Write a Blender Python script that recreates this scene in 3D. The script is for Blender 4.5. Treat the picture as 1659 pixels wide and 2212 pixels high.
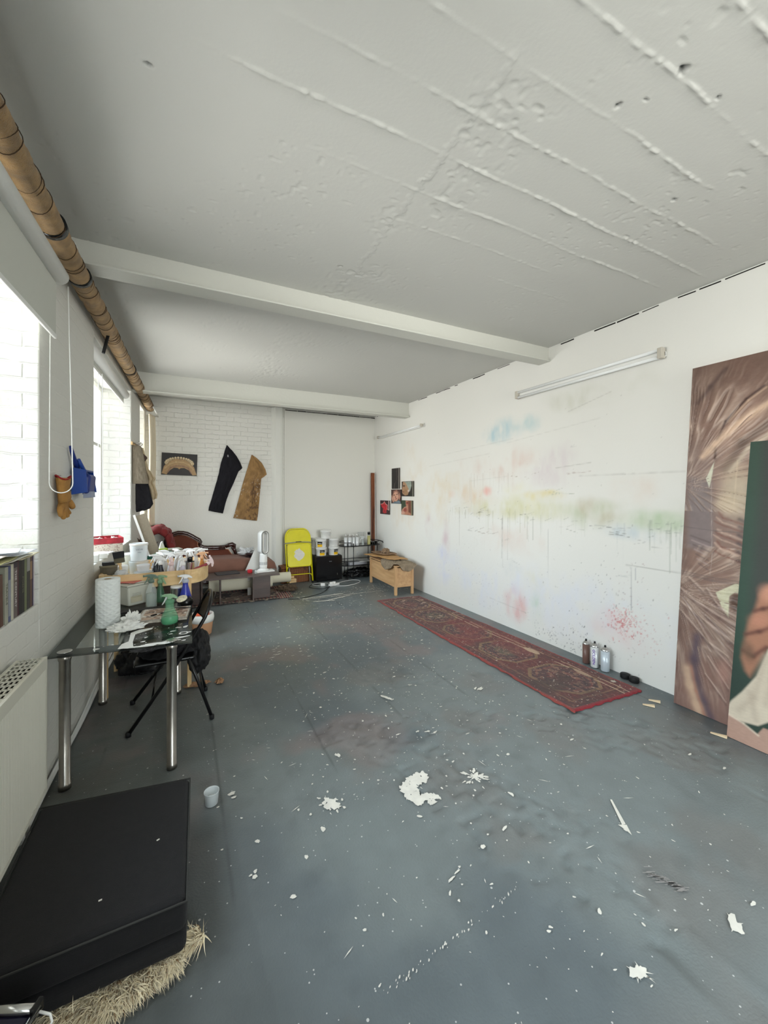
import bpy, bmesh, math, random
import numpy as np
from mathutils import Vector, Matrix, Euler

for o in list(bpy.data.objects):
    bpy.data.objects.remove(o)
SC = bpy.context.scene
COL = SC.collection
PI = math.pi
random.seed(7)

# ------------------------------------------------------------------ camera
cam_data = bpy.data.cameras.new('camera')
cam = bpy.data.objects.new('camera', cam_data)
COL.objects.link(cam)
cam.location = (0, 0, 1.6)
cam.rotation_euler = (PI / 2, 0, -0.4665)
cam_data.sensor_fit = 'VERTICAL'
cam_data.sensor_height = 36
cam_data.lens = 13.984
cam_data.shift_y = -0.01866
cam_data.clip_start = 0.02
SC.camera = cam

# ------------------------------------------------------------------ exposure, sky, daylight portals
SC.view_settings.view_transform = 'Standard'
SC.view_settings.look = 'None'
SC.view_settings.gamma = 1
SC.view_settings.use_curve_mapping = False
SC.view_settings.exposure = -0.07

SKY_STRENGTH = 15.0
w = bpy.data.worlds.new('overcast_sky')
SC.world = w
w.use_nodes = True
nt = w.node_tree
nt.nodes.clear()
wo = nt.nodes.new('ShaderNodeOutputWorld')
bg = nt.nodes.new('ShaderNodeBackground')
tc = nt.nodes.new('ShaderNodeTexCoord')
sx = nt.nodes.new('ShaderNodeSeparateXYZ')
cr = nt.nodes.new('ShaderNodeValToRGB')
mr = nt.nodes.new('ShaderNodeMapRange')
mr.inputs['From Min'].default_value = -0.35
mr.inputs['From Max'].default_value = 0.65
nt.links.new(tc.outputs['Generated'], sx.inputs[0])
nt.links.new(sx.outputs['Z'], mr.inputs['Value'])
nt.links.new(mr.outputs[0], cr.inputs[0])
# the sky is brightest straight out from each wall of windows, dimmed on the diagonals to keep the reveals from overexposing
def _m(op, a, b=None, c=None):
    n = nt.nodes.new('ShaderNodeMath'); n.operation = op
    for i, q in enumerate((a, b, c)):
        if q is None: continue
        if isinstance(q, (int, float)): n.inputs[i].default_value = q
        else: nt.links.new(q, n.inputs[i])
    return n.outputs[0]
ax = _m('ABSOLUTE', sx.outputs['X']); ay = _m('ABSOLUTE', sx.outputs['Y'])
hz = _m('SQRT', _m('ADD', _m('MULTIPLY', ax, ax), _m('MULTIPLY', ay, ay)))
def _lobe(a, f0, f1, k):
    r = _m('DIVIDE', a, _m('MAXIMUM', hz, 0.001))
    n = nt.nodes.new('ShaderNodeMapRange'); n.interpolation_type = 'SMOOTHSTEP'
    n.inputs['From Min'].default_value = f0; n.inputs['From Max'].default_value = f1
    n.inputs['To Min'].default_value = 0.035; n.inputs['To Max'].default_value = k
    nt.links.new(r, n.inputs['Value'])
    return n.outputs[0]
lobes = _m('MAXIMUM', _lobe(ax, 0.80, 0.975, 1.0), _lobe(ay, 0.93, 0.995, 1.65))
vs_ = nt.nodes.new('ShaderNodeVectorMath'); vs_.operation = 'SCALE'
nt.links.new(cr.outputs[0], vs_.inputs[0]); nt.links.new(lobes, vs_.inputs['Scale'])
nt.links.new(vs_.outputs[0], bg.inputs[0])
nt.links.new(bg.outputs[0], wo.inputs[0])
e = cr.color_ramp.elements
e[0].position = 0.0; e[0].color = (0.76, 0.74, 0.71, 1)
e[1].position = 1.0; e[1].color = (0.80, 0.90, 1.0, 1)
for p, c in ((0.33, (0.76, 0.75, 0.72, 1)), (0.40, (0.95, 0.95, 0.94, 1)), (0.6, (0.87, 0.95, 1.0, 1))):
    x = e.new(p); x.color = c
bg.inputs[1].default_value = SKY_STRENGTH

WLX = lambda y, d=0.0: -0.758 + 0.03 * y + d      # room face of the left wall at depth y
LW_ROT = -math.atan(0.03)
WINS = [(-1.7, 0.25, 1.02, 2.80), (0.75, 2.68, 1.02, 2.80), (3.887, 5.83, 1.02, 2.86), (6.64, 7.16, 1.02, 2.86)]

def portal(i, y0, y1, z0, z1):
    ld = bpy.data.lights.new('window_daylight', 'AREA')
    ld.shape = 'RECTANGLE'; ld.size = y1 - y0; ld.size_y = z1 - z0
    ld.cycles.is_portal = True
    o = bpy.data.objects.new('window_daylight', ld)
    COL.objects.link(o)
    yc = (y0 + y1) / 2
    o.location = (WLX(yc, -0.42), yc, (z0 + z1) / 2)
    z = Vector((-1, 0.03, 0)).normalized()      # area lights shine along -Z
    xx = Vector((0.03, 1, 0)).normalized()
    yy = z.cross(xx)
    o.rotation_euler = Matrix((xx, yy, z)).transposed().to_euler()
for i, wn in enumerate(WINS):
    portal(i, *wn)
ADDED_WIN = (0.35, 3.05, 0.75, 2.85)          # unseen big window added behind the camera to balance the light (x0, x1, z0, z1)
ld = bpy.data.lights.new('window_daylight', 'AREA')
ld.shape = 'RECTANGLE'; ld.size = ADDED_WIN[1] - ADDED_WIN[0]; ld.size_y = ADDED_WIN[3] - ADDED_WIN[2]
ld.cycles.is_portal = True
o = bpy.data.objects.new('window_daylight', ld); COL.objects.link(o)  # daylight portal of the added window
o.location = ((ADDED_WIN[0] + ADDED_WIN[1]) / 2, -2.72, (ADDED_WIN[2] + ADDED_WIN[3]) / 2)
o.rotation_euler = (PI / 2, 0, 0)
if (o.matrix_basis.to_3x3() @ Vector((0, 0, -1))).y < 0: o.rotation_euler = (-PI / 2, 0, 0)

# ------------------------------------------------------------------ helpers: tags
def tag(o, label=None, cat=None, group=None, kind=None):
    if label: o['label'] = label
    if cat: o['category'] = cat
    if group: o['group'] = group
    if kind: o['kind'] = kind
    return o

def thing(name, label, cat, loc=(0, 0, 0), rz=0.0, group=None):
    o = bpy.data.objects.new(name, None)
    COL.objects.link(o)
    o.location = loc
    o.rotation_euler = (0, 0, rz)
    o.empty_display_size = 0.05
    return tag(o, label, cat, group)

def dup(root, loc, rz=None, label=None, group=None):
    r = root.copy(); COL.objects.link(r); r.location = loc
    if rz is not None: r.rotation_euler = (0, 0, rz)
    if label: r['label'] = label
    if group: r['group'] = group
    for ch in list(root.children):
        c = ch.copy(); COL.objects.link(c); c.parent = r
        for g in list(ch.children):
            d = g.copy(); COL.objects.link(d); d.parent = c
    return r

# ------------------------------------------------------------------ helpers: mesh building
class MB:
    def __init__(s):
        s.v = []; s.f = []; s.sm = []
    def add(s, vs, fs, smooth=False):
        n = len(s.v)
        s.v += [tuple(p) for p in vs]
        s.f += [tuple(i + n for i in f) for f in fs]
        s.sm += [smooth] * len(fs)
        return s
    def box(s, c, size, rot=None):
        hx, hy, hz = size[0] / 2, size[1] / 2, size[2] / 2
        vs = [Vector((x * hx, y * hy, z * hz)) for x in (-1, 1) for y in (-1, 1) for z in (-1, 1)]
        if rot is not None:
            m = Euler(rot).to_matrix()
            vs = [m @ p for p in vs]
        c = Vector(c)
        vs = [p + c for p in vs]
        return s.add(vs, [(0, 1, 3, 2), (4, 6, 7, 5), (0, 4, 5, 1), (2, 3, 7, 6), (0, 2, 6, 4), (1, 5, 7, 3)])
    def box2(s, a, b):
        return s.box([(a[i] + b[i]) / 2 for i in range(3)], [abs(b[i] - a[i]) for i in range(3)])
    def hexa(s, bottom, top):
        # bottom, top: four points each, same winding (counter-clockwise from above)
        return s.add(list(bottom) + list(top), [(3, 2, 1, 0), (4, 5, 6, 7), (0, 1, 5, 4), (1, 2, 6, 5), (2, 3, 7, 6), (3, 0, 4, 7)])
    def tube(s, pts, r, n=10, caps=True, closed=False):
        pts = [Vector(p) for p in pts]
        N = len(pts)
        rs = r if isinstance(r, (list, tuple)) else [r] * N
        rings = []
        up = None
        for i, p in enumerate(pts):
            if closed:
                t = pts[(i + 1) % N] - pts[(i - 1) % N]
            else:
                t = pts[min(i + 1, N - 1)] - pts[max(i - 1, 0)]
            t.normalize()
            if up is None:
                up = Vector((0, 0, 1)) if abs(t.z) < 0.9 else Vector((1, 0, 0))
            a = t.cross(up)
            if a.length < 1e-5: a = t.orthogonal()
            a.normalize(); b = t.cross(a).normalized()
            up = -b if b.dot(up) < 0 else b
            a = t.cross(up).normalized()
            rings.append([p + (a * math.cos(2 * PI * k / n) + up * math.sin(2 * PI * k / n)) * rs[i] for k in range(n)])
        vs = [q for g in rings for q in g]
        fs = []
        for i in range(N if closed else N - 1):
            j = (i + 1) % N
            for k in range(n):
                l = (k + 1) % n
                fs.append((i * n + k, i * n + l, j * n + l, j * n + k))
        s.add(vs, fs, True)
        if caps and not closed:
            m = len(s.v) - len(vs)
            s.f += [tuple(m + k for k in reversed(range(n))), tuple(m + (N - 1) * n + k for k in range(n))]
            s.sm += [False, False]
        return s
    def cyl(s, p0, p1, r, n=20, r1=None):
        return s.tube([p0, p1], [r, r if r1 is None else r1], n)
    def lathe(s, prof, c=(0, 0, 0), n=24, sx=1.0, sy=1.0, smooth=True):
        vs = []
        for (r, z) in prof:
            for k in range(n):
                a = 2 * PI * k / n
                vs.append((c[0] + r * math.cos(a) * sx, c[1] + r * math.sin(a) * sy, c[2] + z))
        fs = []
        for i in range(len(prof) - 1):
            for k in range(n):
                l = (k + 1) % n
                fs.append((i * n + k, i * n + l, (i + 1) * n + l, (i + 1) * n + k))
        s.add(vs, fs, smooth)
        m = len(s.v) - len(vs)
        if prof[0][0] > 1e-4:
            s.f.append(tuple(m + k for k in reversed(range(n)))); s.sm.append(False)
        if prof[-1][0] > 1e-4:
            s.f.append(tuple(m + (len(prof) - 1) * n + k for k in range(n))); s.sm.append(False)
        return s
    def prism(s, outline, d, axis='y', off=0.0):
        # outline: list of 2D points; extruded by d along axis from off
        def P(a, b, t):
            return {'y': (a, t, b), 'x': (t, a, b), 'z': (a, b, t)}[axis]
        n = len(outline)
        vs = [P(a, b, off) for a, b in outline] + [P(a, b, off + d) for a, b in outline]
        fs = [tuple(range(n)), tuple(range(2 * n - 1, n - 1, -1))]
        fs += [(i, i + n, (i + 1) % n + n, (i + 1) % n) for i in range(n)]
        return s.add(vs, fs)
    def build(s, name, m, parent=None, bevel=0.0, sub=0, seg=2, recalc=True, solid=0.0):
        me = bpy.data.meshes.new(name)
        me.from_pydata(s.v, [], s.f)
        me.polygons.foreach_set('use_smooth', s.sm)
        me.update()
        if recalc:
            b = bmesh.new(); b.from_mesh(me)
            bmesh.ops.recalc_face_normals(b, faces=b.faces)
            b.to_mesh(me); b.free()
        o = bpy.data.objects.new(name, me)
        COL.objects.link(o)
        if m is not None: me.materials.append(m)
        if parent is not None: o.parent = parent
        if solid:
            md = o.modifiers.new('thickness', 'SOLIDIFY'); md.thickness = solid; md.offset = 0
        if bevel:
            md = o.modifiers.new('bevel', 'BEVEL'); md.width = bevel; md.segments = seg
            md.limit_method = 'ANGLE'; md.angle_limit = math.radians(40)
            md.harden_normals = False
        if sub:
            md = o.modifiers.new('subdivision', 'SUBSURF'); md.levels = sub; md.render_levels = sub
        return o

def struct(o):
    o['kind'] = 'structure'
    return o

# ------------------------------------------------------------------ numpy noise
def _hash(ix, iy, seed):
    h = (ix.astype(np.int64) * 374761393 + iy.astype(np.int64) * 668265263 + seed * 1442695041) & 0xffffffff
    h = ((h ^ (h >> 13)) * 1274126177) & 0xffffffff
    h = (h ^ (h >> 16)) & 0xffffffff
    return h.astype(np.float64) / 4294967295.0

def vn(x, y, scale, seed=0):
    x = np.asarray(x) / scale; y = np.asarray(y) / scale
    ix = np.floor(x); iy = np.floor(y)
    fx = x - ix; fy = y - iy
    fx = fx * fx * (3 - 2 * fx); fy = fy * fy * (3 - 2 * fy)
    a = _hash(ix, iy, seed); b = _hash(ix + 1, iy, seed); c = _hash(ix, iy + 1, seed); d = _hash(ix + 1, iy + 1, seed)
    return (a * (1 - fx) + b * fx) * (1 - fy) + (c * (1 - fx) + d * fx) * fy

def fbm(x, y, scale, seed=0, oct=4):
    r = 0; amp = 0.5; tot = 0
    for k in range(oct):
        r = r + amp * vn(x, y, scale / 2 ** k, seed + 31 * k); tot += amp; amp *= 0.5
    return r / tot

def sstep(a, b, x):
    t = np.clip((x - a) / (b - a), 0, 1)
    return t * t * (3 - 2 * t)

def lin(c):
    c = np.asarray(c, float) / 255.0
    return np.where(c <= 0.04045, c / 12.92, ((c + 0.055) / 1.055) ** 2.4)

def grid_obj(name, P, m, colors=None, parent=None, closed=False):
    # P: array (nu, nv, 3); colors: (nu, nv, 3) linear
    nu, nv = P.shape[:2]
    me = bpy.data.meshes.new(name)
    idx = np.arange(nu * nv).reshape(nu, nv)
    q = np.stack([idx[:-1, :-1], idx[1:, :-1], idx[1:, 1:], idx[:-1, 1:]], -1).reshape(-1, 4)
    nf = len(q)
    me.vertices.add(nu * nv); me.vertices.foreach_set('co', P.reshape(-1))
    me.loops.add(nf * 4); me.loops.foreach_set('vertex_index', q.reshape(-1).astype(np.int32))
    me.polygons.add(nf)
    me.polygons.foreach_set('loop_start', (np.arange(nf) * 4).astype(np.int32))
    me.polygons.foreach_set('use_smooth', np.ones(nf, bool))
    me.update(calc_edges=True)
    if colors is not None:
        at = me.color_attributes.new('tint', 'FLOAT_COLOR', 'POINT')
        c = np.ones((nu * nv, 4)); c[:, :3] = np.clip(colors.reshape(-1, 3), 0, 1)
        at.data.foreach_set('color', c.reshape(-1))
    o = bpy.data.objects.new(name, me)
    COL.objects.link(o)
    me.materials.append(m)
    if parent is not None: o.parent = parent
    return o

# ------------------------------------------------------------------ materials
def mat(name, rgb=(200, 200, 200), rough=0.6, metal=0.0, var=0.0, vscale=20.0, bump=0.0, bscale=80.0, attr=False,
        trans=0.0, ior=1.45, spec=None, emit=None, sheen=0.0, coat=0.0, rough_var=0.0, linear=None, alpha=None):
    m = bpy.data.materials.new(name)
    m.use_nodes = True
    nt = m.node_tree
    b = nt.nodes['Principled BSDF']
    col = tuple(lin(rgb)) if linear is None else tuple(linear)
    b.inputs['Base Color'].default_value = (*col, 1)
    b.inputs['Roughness'].default_value = rough
    b.inputs['Metallic'].default_value = metal
    b.inputs['IOR'].default_value = ior
    if trans: b.inputs['Transmission Weight'].default_value = trans
    if spec is not None: b.inputs['Specular IOR Level'].default_value = spec
    if sheen: b.inputs['Sheen Weight'].default_value = sheen
    if coat: b.inputs['Coat Weight'].default_value = coat
    if alpha is not None: b.inputs['Alpha'].default_value = alpha
    tc = nt.nodes.new('ShaderNodeTexCoord')
    last = None
    if attr:
        at = nt.nodes.new('ShaderNodeVertexColor'); at.layer_name = 'tint'
        last = at.outputs['Color']
    if var:
        nz = nt.nodes.new('ShaderNodeTexNoise'); nz.inputs['Scale'].default_value = vscale
        nz.inputs['Detail'].default_value = 5
        nt.links.new(tc.outputs['Object'], nz.inputs['Vector'])
        mr = nt.nodes.new('ShaderNodeMapRange')
        mr.inputs['From Min'].default_value = 0.3; mr.inputs['From Max'].default_value = 0.7
        mr.inputs['To Min'].default_value = 1 - var; mr.inputs['To Max'].default_value = 1 + var
        nt.links.new(nz.outputs['Fac'], mr.inputs['Value'])
        mx = nt.nodes.new('ShaderNodeVectorMath'); mx.operation = 'SCALE'
        if last is not None: nt.links.new(last, mx.inputs[0])
        else: mx.inputs[0].default_value = col
        nt.links.new(mr.outputs[0], mx.inputs['Scale'])
        last = mx.outputs[0]
        if rough_var:
            mr2 = nt.nodes.new('ShaderNodeMapRange')
            mr2.inputs['To Min'].default_value = rough - rough_var; mr2.inputs['To Max'].default_value = rough + rough_var
            nt.links.new(nz.outputs['Fac'], mr2.inputs['Value'])
            nt.links.new(mr2.outputs[0], b.inputs['Roughness'])
    if last is not None: nt.links.new(last, b.inputs['Base Color'])
    if bump:
        n2 = nt.nodes.new('ShaderNodeTexNoise'); n2.inputs['Scale'].default_value = bscale
        n2.inputs['Detail'].default_value = 4
        nt.links.new(tc.outputs['Object'], n2.inputs['Vector'])
        bp = nt.nodes.new('ShaderNodeBump'); bp.inputs['Strength'].default_value = bump
        bp.inputs['Distance'].default_value = 0.01
        nt.links.new(n2.outputs['Fac'], bp.inputs['Height'])
        nt.links.new(bp.outputs[0], b.inputs['Normal'])
    if emit:
        b.inputs['Emission Color'].default_value = (*emit[0], 1); b.inputs['Emission Strength'].default_value = emit[1]
    return m

def wood(name, c1, c2, axis='x', scale=14.0, rough=0.5):
    m = bpy.data.materials.new(name); m.use_nodes = True
    nt = m.node_tree; b = nt.nodes['Principled BSDF']; b.inputs['Roughness'].default_value = rough
    tc = nt.nodes.new('ShaderNodeTexCoord'); mp = nt.nodes.new('ShaderNodeMapping')
    s = {'x': (0.12, 1, 1), 'y': (1, 0.12, 1), 'z': (1, 1, 0.12)}[axis]
    mp.inputs['Scale'].default_value = [k * scale for k in s]
    nz = nt.nodes.new('ShaderNodeTexNoise'); nz.inputs['Scale'].default_value = 1.6; nz.inputs['Detail'].default_value = 6
    nz.inputs['Distortion'].default_value = 0.8
    cr = nt.nodes.new('ShaderNodeValToRGB')
    cr.color_ramp.elements[0].position = 0.35; cr.color_ramp.elements[0].color = (*lin(c1), 1)
    cr.color_ramp.elements[1].position = 0.68; cr.color_ramp.elements[1].color = (*lin(c2), 1)
    nt.links.new(tc.outputs['Object'], mp.inputs[0]); nt.links.new(mp.outputs[0], nz.inputs['Vector'])
    nt.links.new(nz.outputs['Fac'], cr.inputs[0]); nt.links.new(cr.outputs[0], b.inputs['Base Color'])
    return m

def brick_paint(name, rgb, zsmooth=-10.0, strength=0.5, brick=(0.228, 0.079)):
    # white painted brickwork: relief only, the paint is one colour
    m = bpy.data.materials.new(name); m.use_nodes = True
    nt = m.node_tree; b = nt.nodes['Principled BSDF']
    b.inputs['Base Color'].default_value = (*lin(rgb), 1); b.inputs['Roughness'].default_value = 0.62
    L = nt.links.new
    tc = nt.nodes.new('ShaderNodeTexCoord'); sp = nt.nodes.new('ShaderNodeSeparateXYZ')
    L(tc.outputs['Object'], sp.inputs[0])
    ad = nt.nodes.new('ShaderNodeMath'); ad.operation = 'ADD'
    L(sp.outputs['X'], ad.inputs[0]); L(sp.outputs['Y'], ad.inputs[1])
    n0 = nt.nodes.new('ShaderNodeTexNoise'); n0.inputs['Scale'].default_value = 9; n0.inputs['Detail'].default_value = 3
    L(tc.outputs['Object'], n0.inputs['Vector'])
    wob = nt.nodes.new('ShaderNodeMath'); wob.operation = 'MULTIPLY_ADD'
    L(n0.outputs['Fac'], wob.inputs[0]); wob.inputs[1].default_value = 0.030; L(sp.outputs['Z'], wob.inputs[2])
    cb = nt.nodes.new('ShaderNodeCombineXYZ'); L(ad.outputs[0], cb.inputs[0]); L(wob.outputs[0], cb.inputs[1])
    br = nt.nodes.new('ShaderNodeTexBrick')
    br.inputs['Scale'].default_value = 1.0; br.inputs['Brick Width'].default_value = brick[0]
    br.inputs['Row Height'].default_value = brick[1]; br.inputs['Mortar Size'].default_value = 0.007
    br.inputs['Mortar Smooth'].default_value = 0.7
    L(cb.outputs[0], br.inputs['Vector'])
    n1 = nt.nodes.new('ShaderNodeTexNoise'); n1.inputs['Scale'].default_value = 55; n1.inputs['Detail'].default_value = 5
    L(tc.outputs['Object'], n1.inputs['Vector'])
    n2 = nt.nodes.new('ShaderNodeTexNoise'); n2.inputs['Scale'].default_value = 14; n2.inputs['Detail'].default_value = 2
    L(tc.outputs['Object'], n2.inputs['Vector'])
    # height = -mortar*k(noise) + small noise
    k = nt.nodes.new('ShaderNodeMapRange'); k.inputs['From Min'].default_value = 0.38; k.inputs['From Max'].default_value = 0.6
    k.inputs['To Min'].default_value = -0.25; k.inputs['To Max'].default_value = -1.0
    L(n2.outputs['Fac'], k.inputs['Value'])
    mu = nt.nodes.new('ShaderNodeMath'); mu.operation = 'MULTIPLY'; L(br.outputs['Fac'], mu.inputs[0]); L(k.outputs[0], mu.inputs[1])
    zz = nt.nodes.new('ShaderNodeMapRange'); zz.inputs['From Min'].default_value = zsmooth; zz.inputs['From Max'].default_value = zsmooth + 0.12
    L(wob.outputs[0], zz.inputs['Value'])
    mz = nt.nodes.new('ShaderNodeMath'); mz.operation = 'MULTIPLY'; L(mu.outputs[0], mz.inputs[0]); L(zz.outputs[0], mz.inputs[1])
    h = nt.nodes.new('ShaderNodeMath'); h.operation = 'MULTIPLY_ADD'; L(n1.outputs['Fac'], h.inputs[0]); h.inputs[1].default_value = 0.6; L(mz.outputs[0], h.inputs[2])
    bp = nt.nodes.new('ShaderNodeBump'); bp.inputs['Strength'].default_value = strength; bp.inputs['Distance'].default_value = 0.008
    L(h.outputs[0], bp.inputs['Height']); L(bp.outputs[0], b.inputs['Normal'])
    return m

def glass_pane(name, tint=(0.96, 0.98, 0.97), refl=0.08, graze=0.9):
    m = bpy.data.materials.new(name); m.use_nodes = True
    nt = m.node_tree; nt.nodes.clear(); L = nt.links.new
    o = nt.nodes.new('ShaderNodeOutputMaterial'); mx = nt.nodes.new('ShaderNodeMixShader')
    t = nt.nodes.new('ShaderNodeBsdfTransparent'); g = nt.nodes.new('ShaderNodeBsdfGlossy')
    t.inputs[0].default_value = (*tint, 1); g.inputs['Roughness'].default_value = 0.02
    lw = nt.nodes.new('ShaderNodeLayerWeight'); lw.inputs[0].default_value = 0.5
    pw = nt.nodes.new('ShaderNodeMath'); pw.operation = 'POWER'; pw.inputs[1].default_value = 5.0; L(lw.outputs['Facing'], pw.inputs[0])
    ad = nt.nodes.new('ShaderNodeMath'); ad.operation = 'MULTIPLY_ADD'; ad.inputs[1].default_value = graze; ad.inputs[2].default_value = refl * .5
    L(pw.outputs[0], ad.inputs[0]); L(ad.outputs[0], mx.inputs[0]); L(t.outputs[0], mx.inputs[1]); L(g.outputs[0], mx.inputs[2]); L(mx.outputs[0], o.inputs[0])
    return m

M = {}
M['wall_brick'] = brick_paint('white_painted_brick', (229, 229, 224), strength=0.75)
M['wall_soft'] = brick_paint('white_rendered_wall', (226, 225, 219), strength=0.3)
M['wall_back'] = brick_paint('white_painted_back_wall', (229, 228, 222), zsmooth=1.5, strength=0.8)
M['white_paint'] = mat('white_paint', (228, 228, 222), 0.6, bump=0.25, bscale=25)
M['beam'] = mat('beam_paint', (206, 206, 198), 0.5, bump=0.15, bscale=30)
M['blind'] = mat('blind_fabric', (205, 206, 198), 0.8)
M['white_plastic'] = mat('white_plastic', (235, 235, 232), 0.35)
M['black'] = mat('black_enamel', (16, 16, 17), 0.3)
M['black_matt'] = mat('black_matt', (18, 18, 20), 0.65)
M['chrome'] = mat('chrome', (200, 200, 198), 0.22, metal=1.0)
M['chrome_worn'] = mat('worn_chrome', (165, 160, 152), 0.3, metal=1.0, var=0.12, vscale=12)
M['glass'] = glass_pane('clear_glass')
M['dark_hole'] = mat('dark_gap', (30, 26, 24), 0.9)
# ================================================================== THE SETTING
XR, YB_, ZC = 3.467, 7.32, 3.144
YF = -2.6

# ---- floor: grey-blue painted boards, worn and dimpled, real relief
def floor_mesh():
    xs = np.concatenate([np.arange(-1.0, 3.60, 0.0125)])
    ys = np.concatenate([np.arange(-2.7, 0.8, 0.25), np.arange(0.8, 4.5, 0.0125), np.arange(4.5, 7.5, 0.025)])
    X, Y = np.meshgrid(xs, ys, indexing='ij')
    # dimpled bands
    def band(ax, ay, bx, by, wdt):
        dx, dy = bx - ax, by - ay
        t = np.clip(((X - ax) * dx + (Y - ay) * dy) / (dx * dx + dy * dy), 0, 1)
        d = np.hypot(X - ax - t * dx, Y - ay - t * dy)
        return 1 - sstep(wdt * 0.5, wdt, d)
    mask = np.maximum.reduce([band(1.2, 2.35, 1.45, 1.45, 0.34), band(1.45, 1.45, 1.75, 0.75, 0.38),
                              band(2.35, 1.98, 2.85, 1.35, 0.32), band(2.85, 1.35, 2.9, 0.8, 0.25),
                              band(0.9, 2.5, 1.9, 2.2, 0.22), band(1.5, 3.1, 2.3, 2.7, 0.2) * 0.6])
    mask = mask * sstep(0.25, 0.55, fbm(X, Y, 0.35, 5))
    sm = np.maximum(band(-0.6, 2.4, -0.3, 4.2, 0.6) * 0.5, 0)
    w1 = vn(X + 0.02 * vn(X, Y, .1, 3), Y, 0.042, 11)
    dim = -sstep(0.45, 0.85, w1) * 0.0085 * mask
    rip = -sstep(0.45, 0.9, vn(X * 0.35, Y, 0.035, 14)) * 0.0022 * sm
    base = (fbm(X, Y, 0.9, 2, 3) - 0.5) * 0.004 + (fbm(X, Y, 0.05, 8, 2) - 0.5) * 0.0007
    Z = np.where(Y > 0.8, base + dim + rip, 0.0) - 0.0025
    # colour
    a = lin((114, 121, 121)); b_ = lin((98, 106, 109)); c_ = lin((114, 113, 110)); g_ = lin((86, 90, 92))
    n1 = fbm(X, Y, 0.9, 20)[..., None]; n2 = fbm(X, Y, 0.45, 25)[..., None]
    C = a * (1 - sstep(.4, .62, n1)) + b_ * sstep(.4, .62, n1)
    k = sstep(.5, .68, n2); C = C * (1 - k * .6) + c_ * k * .6
    # darker and greyer towards the left wall, then traffic patches
    e = (1 - sstep(-0.2, 0.75, X))[..., None] * 0.75 * (0.6 + 0.4 * n2)
    C = C * (1 - e) + lin((84, 85, 82)) * e
    r = (sstep(.56, .75, fbm(X, Y, 0.5, 40)) * sstep(1.6, 2.6, Y) * (1 - sstep(5, 5.6, Y)) * 0.42)[..., None]
    C = C * (1 - r) + lin((136, 116, 112)) * r
    # board joints every 0.6 m, broken up
    jx = np.abs(((X + 0.13 * 1) / 0.61) % 1 - 0.5) * 0.61
    j = (1 - sstep(0.002, 0.012, jx)) * sstep(.45, .6, fbm(X * 0.3, Y, 0.4, 50)) * 0.35
    C = C * (1 - j[..., None])
    # roller lanes of slightly different paint
    lane = (vn(np.floor((X + 0.5 * Y * 0.12) / 0.33) * 7.1, Y * 0.2, 1.0, 77) - 0.5)[..., None] * 0.16
    C = C * (1 + lane)
    dirt = sstep(.6, .8, fbm(X, Y, 0.12, 60))[..., None] * 0.12
    C = C * (1 - dirt)
    C = C * (1 - (mask * sstep(0.55, 0.85, w1))[..., None] * 0.12)      # slightly darker in the dimples
    return grid_obj('floor', np.stack([X, Y, Z], -1), None or M['floor'], C)

def floor_material():
    m = mat('painted_floor', (105, 112, 115), 0.38, attr=True, var=0.08, vscale=6, bump=0.22, bscale=110, rough_var=0.10, spec=0.5)
    nt = m.node_tree; b = nt.nodes['Principled BSDF']; L = nt.links.new
    # fine pale specks of dried paint
    src = b.inputs['Base Color'].links[0].from_socket
    tc = nt.nodes.new('ShaderNodeTexCoord')
    prev = src
    for sc, th, dens in ((38, 0.11, 0.75), (16, 0.075, 0.80)):
        v = nt.nodes.new('ShaderNodeTexVoronoi'); v.inputs['Scale'].default_value = sc
        nt.links.new(tc.outputs['Object'], v.inputs['Vector'])
        lt = nt.nodes.new('ShaderNodeMath'); lt.operation = 'LESS_THAN'; lt.inputs[1].default_value = th
        L(v.outputs['Distance'], lt.inputs[0])
        sp = nt.nodes.new('ShaderNodeSeparateColor'); L(v.outputs['Color'], sp.inputs[0])
        gt = nt.nodes.new('ShaderNodeMath'); gt.operation = 'GREATER_THAN'; gt.inputs[1].default_value = dens
        L(sp.outputs[0], gt.inputs[0])
        mu = nt.nodes.new('ShaderNodeMath'); mu.operation = 'MULTIPLY'; L(lt.outputs[0], mu.inputs[0]); L(gt.outputs[0], mu.inputs[1])
        mx = nt.nodes.new('ShaderNodeMix'); mx.data_type = 'RGBA'
        L(mu.outputs[0], mx.inputs['Factor']); L(prev, mx.inputs['A']); mx.inputs['B'].default_value = (.52, .52, .5, 1)
        prev = mx.outputs['Result']
    L(prev, b.inputs['Base Color'])
    return m
M['floor'] = floor_material()
floor = struct(floor_mesh())

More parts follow.
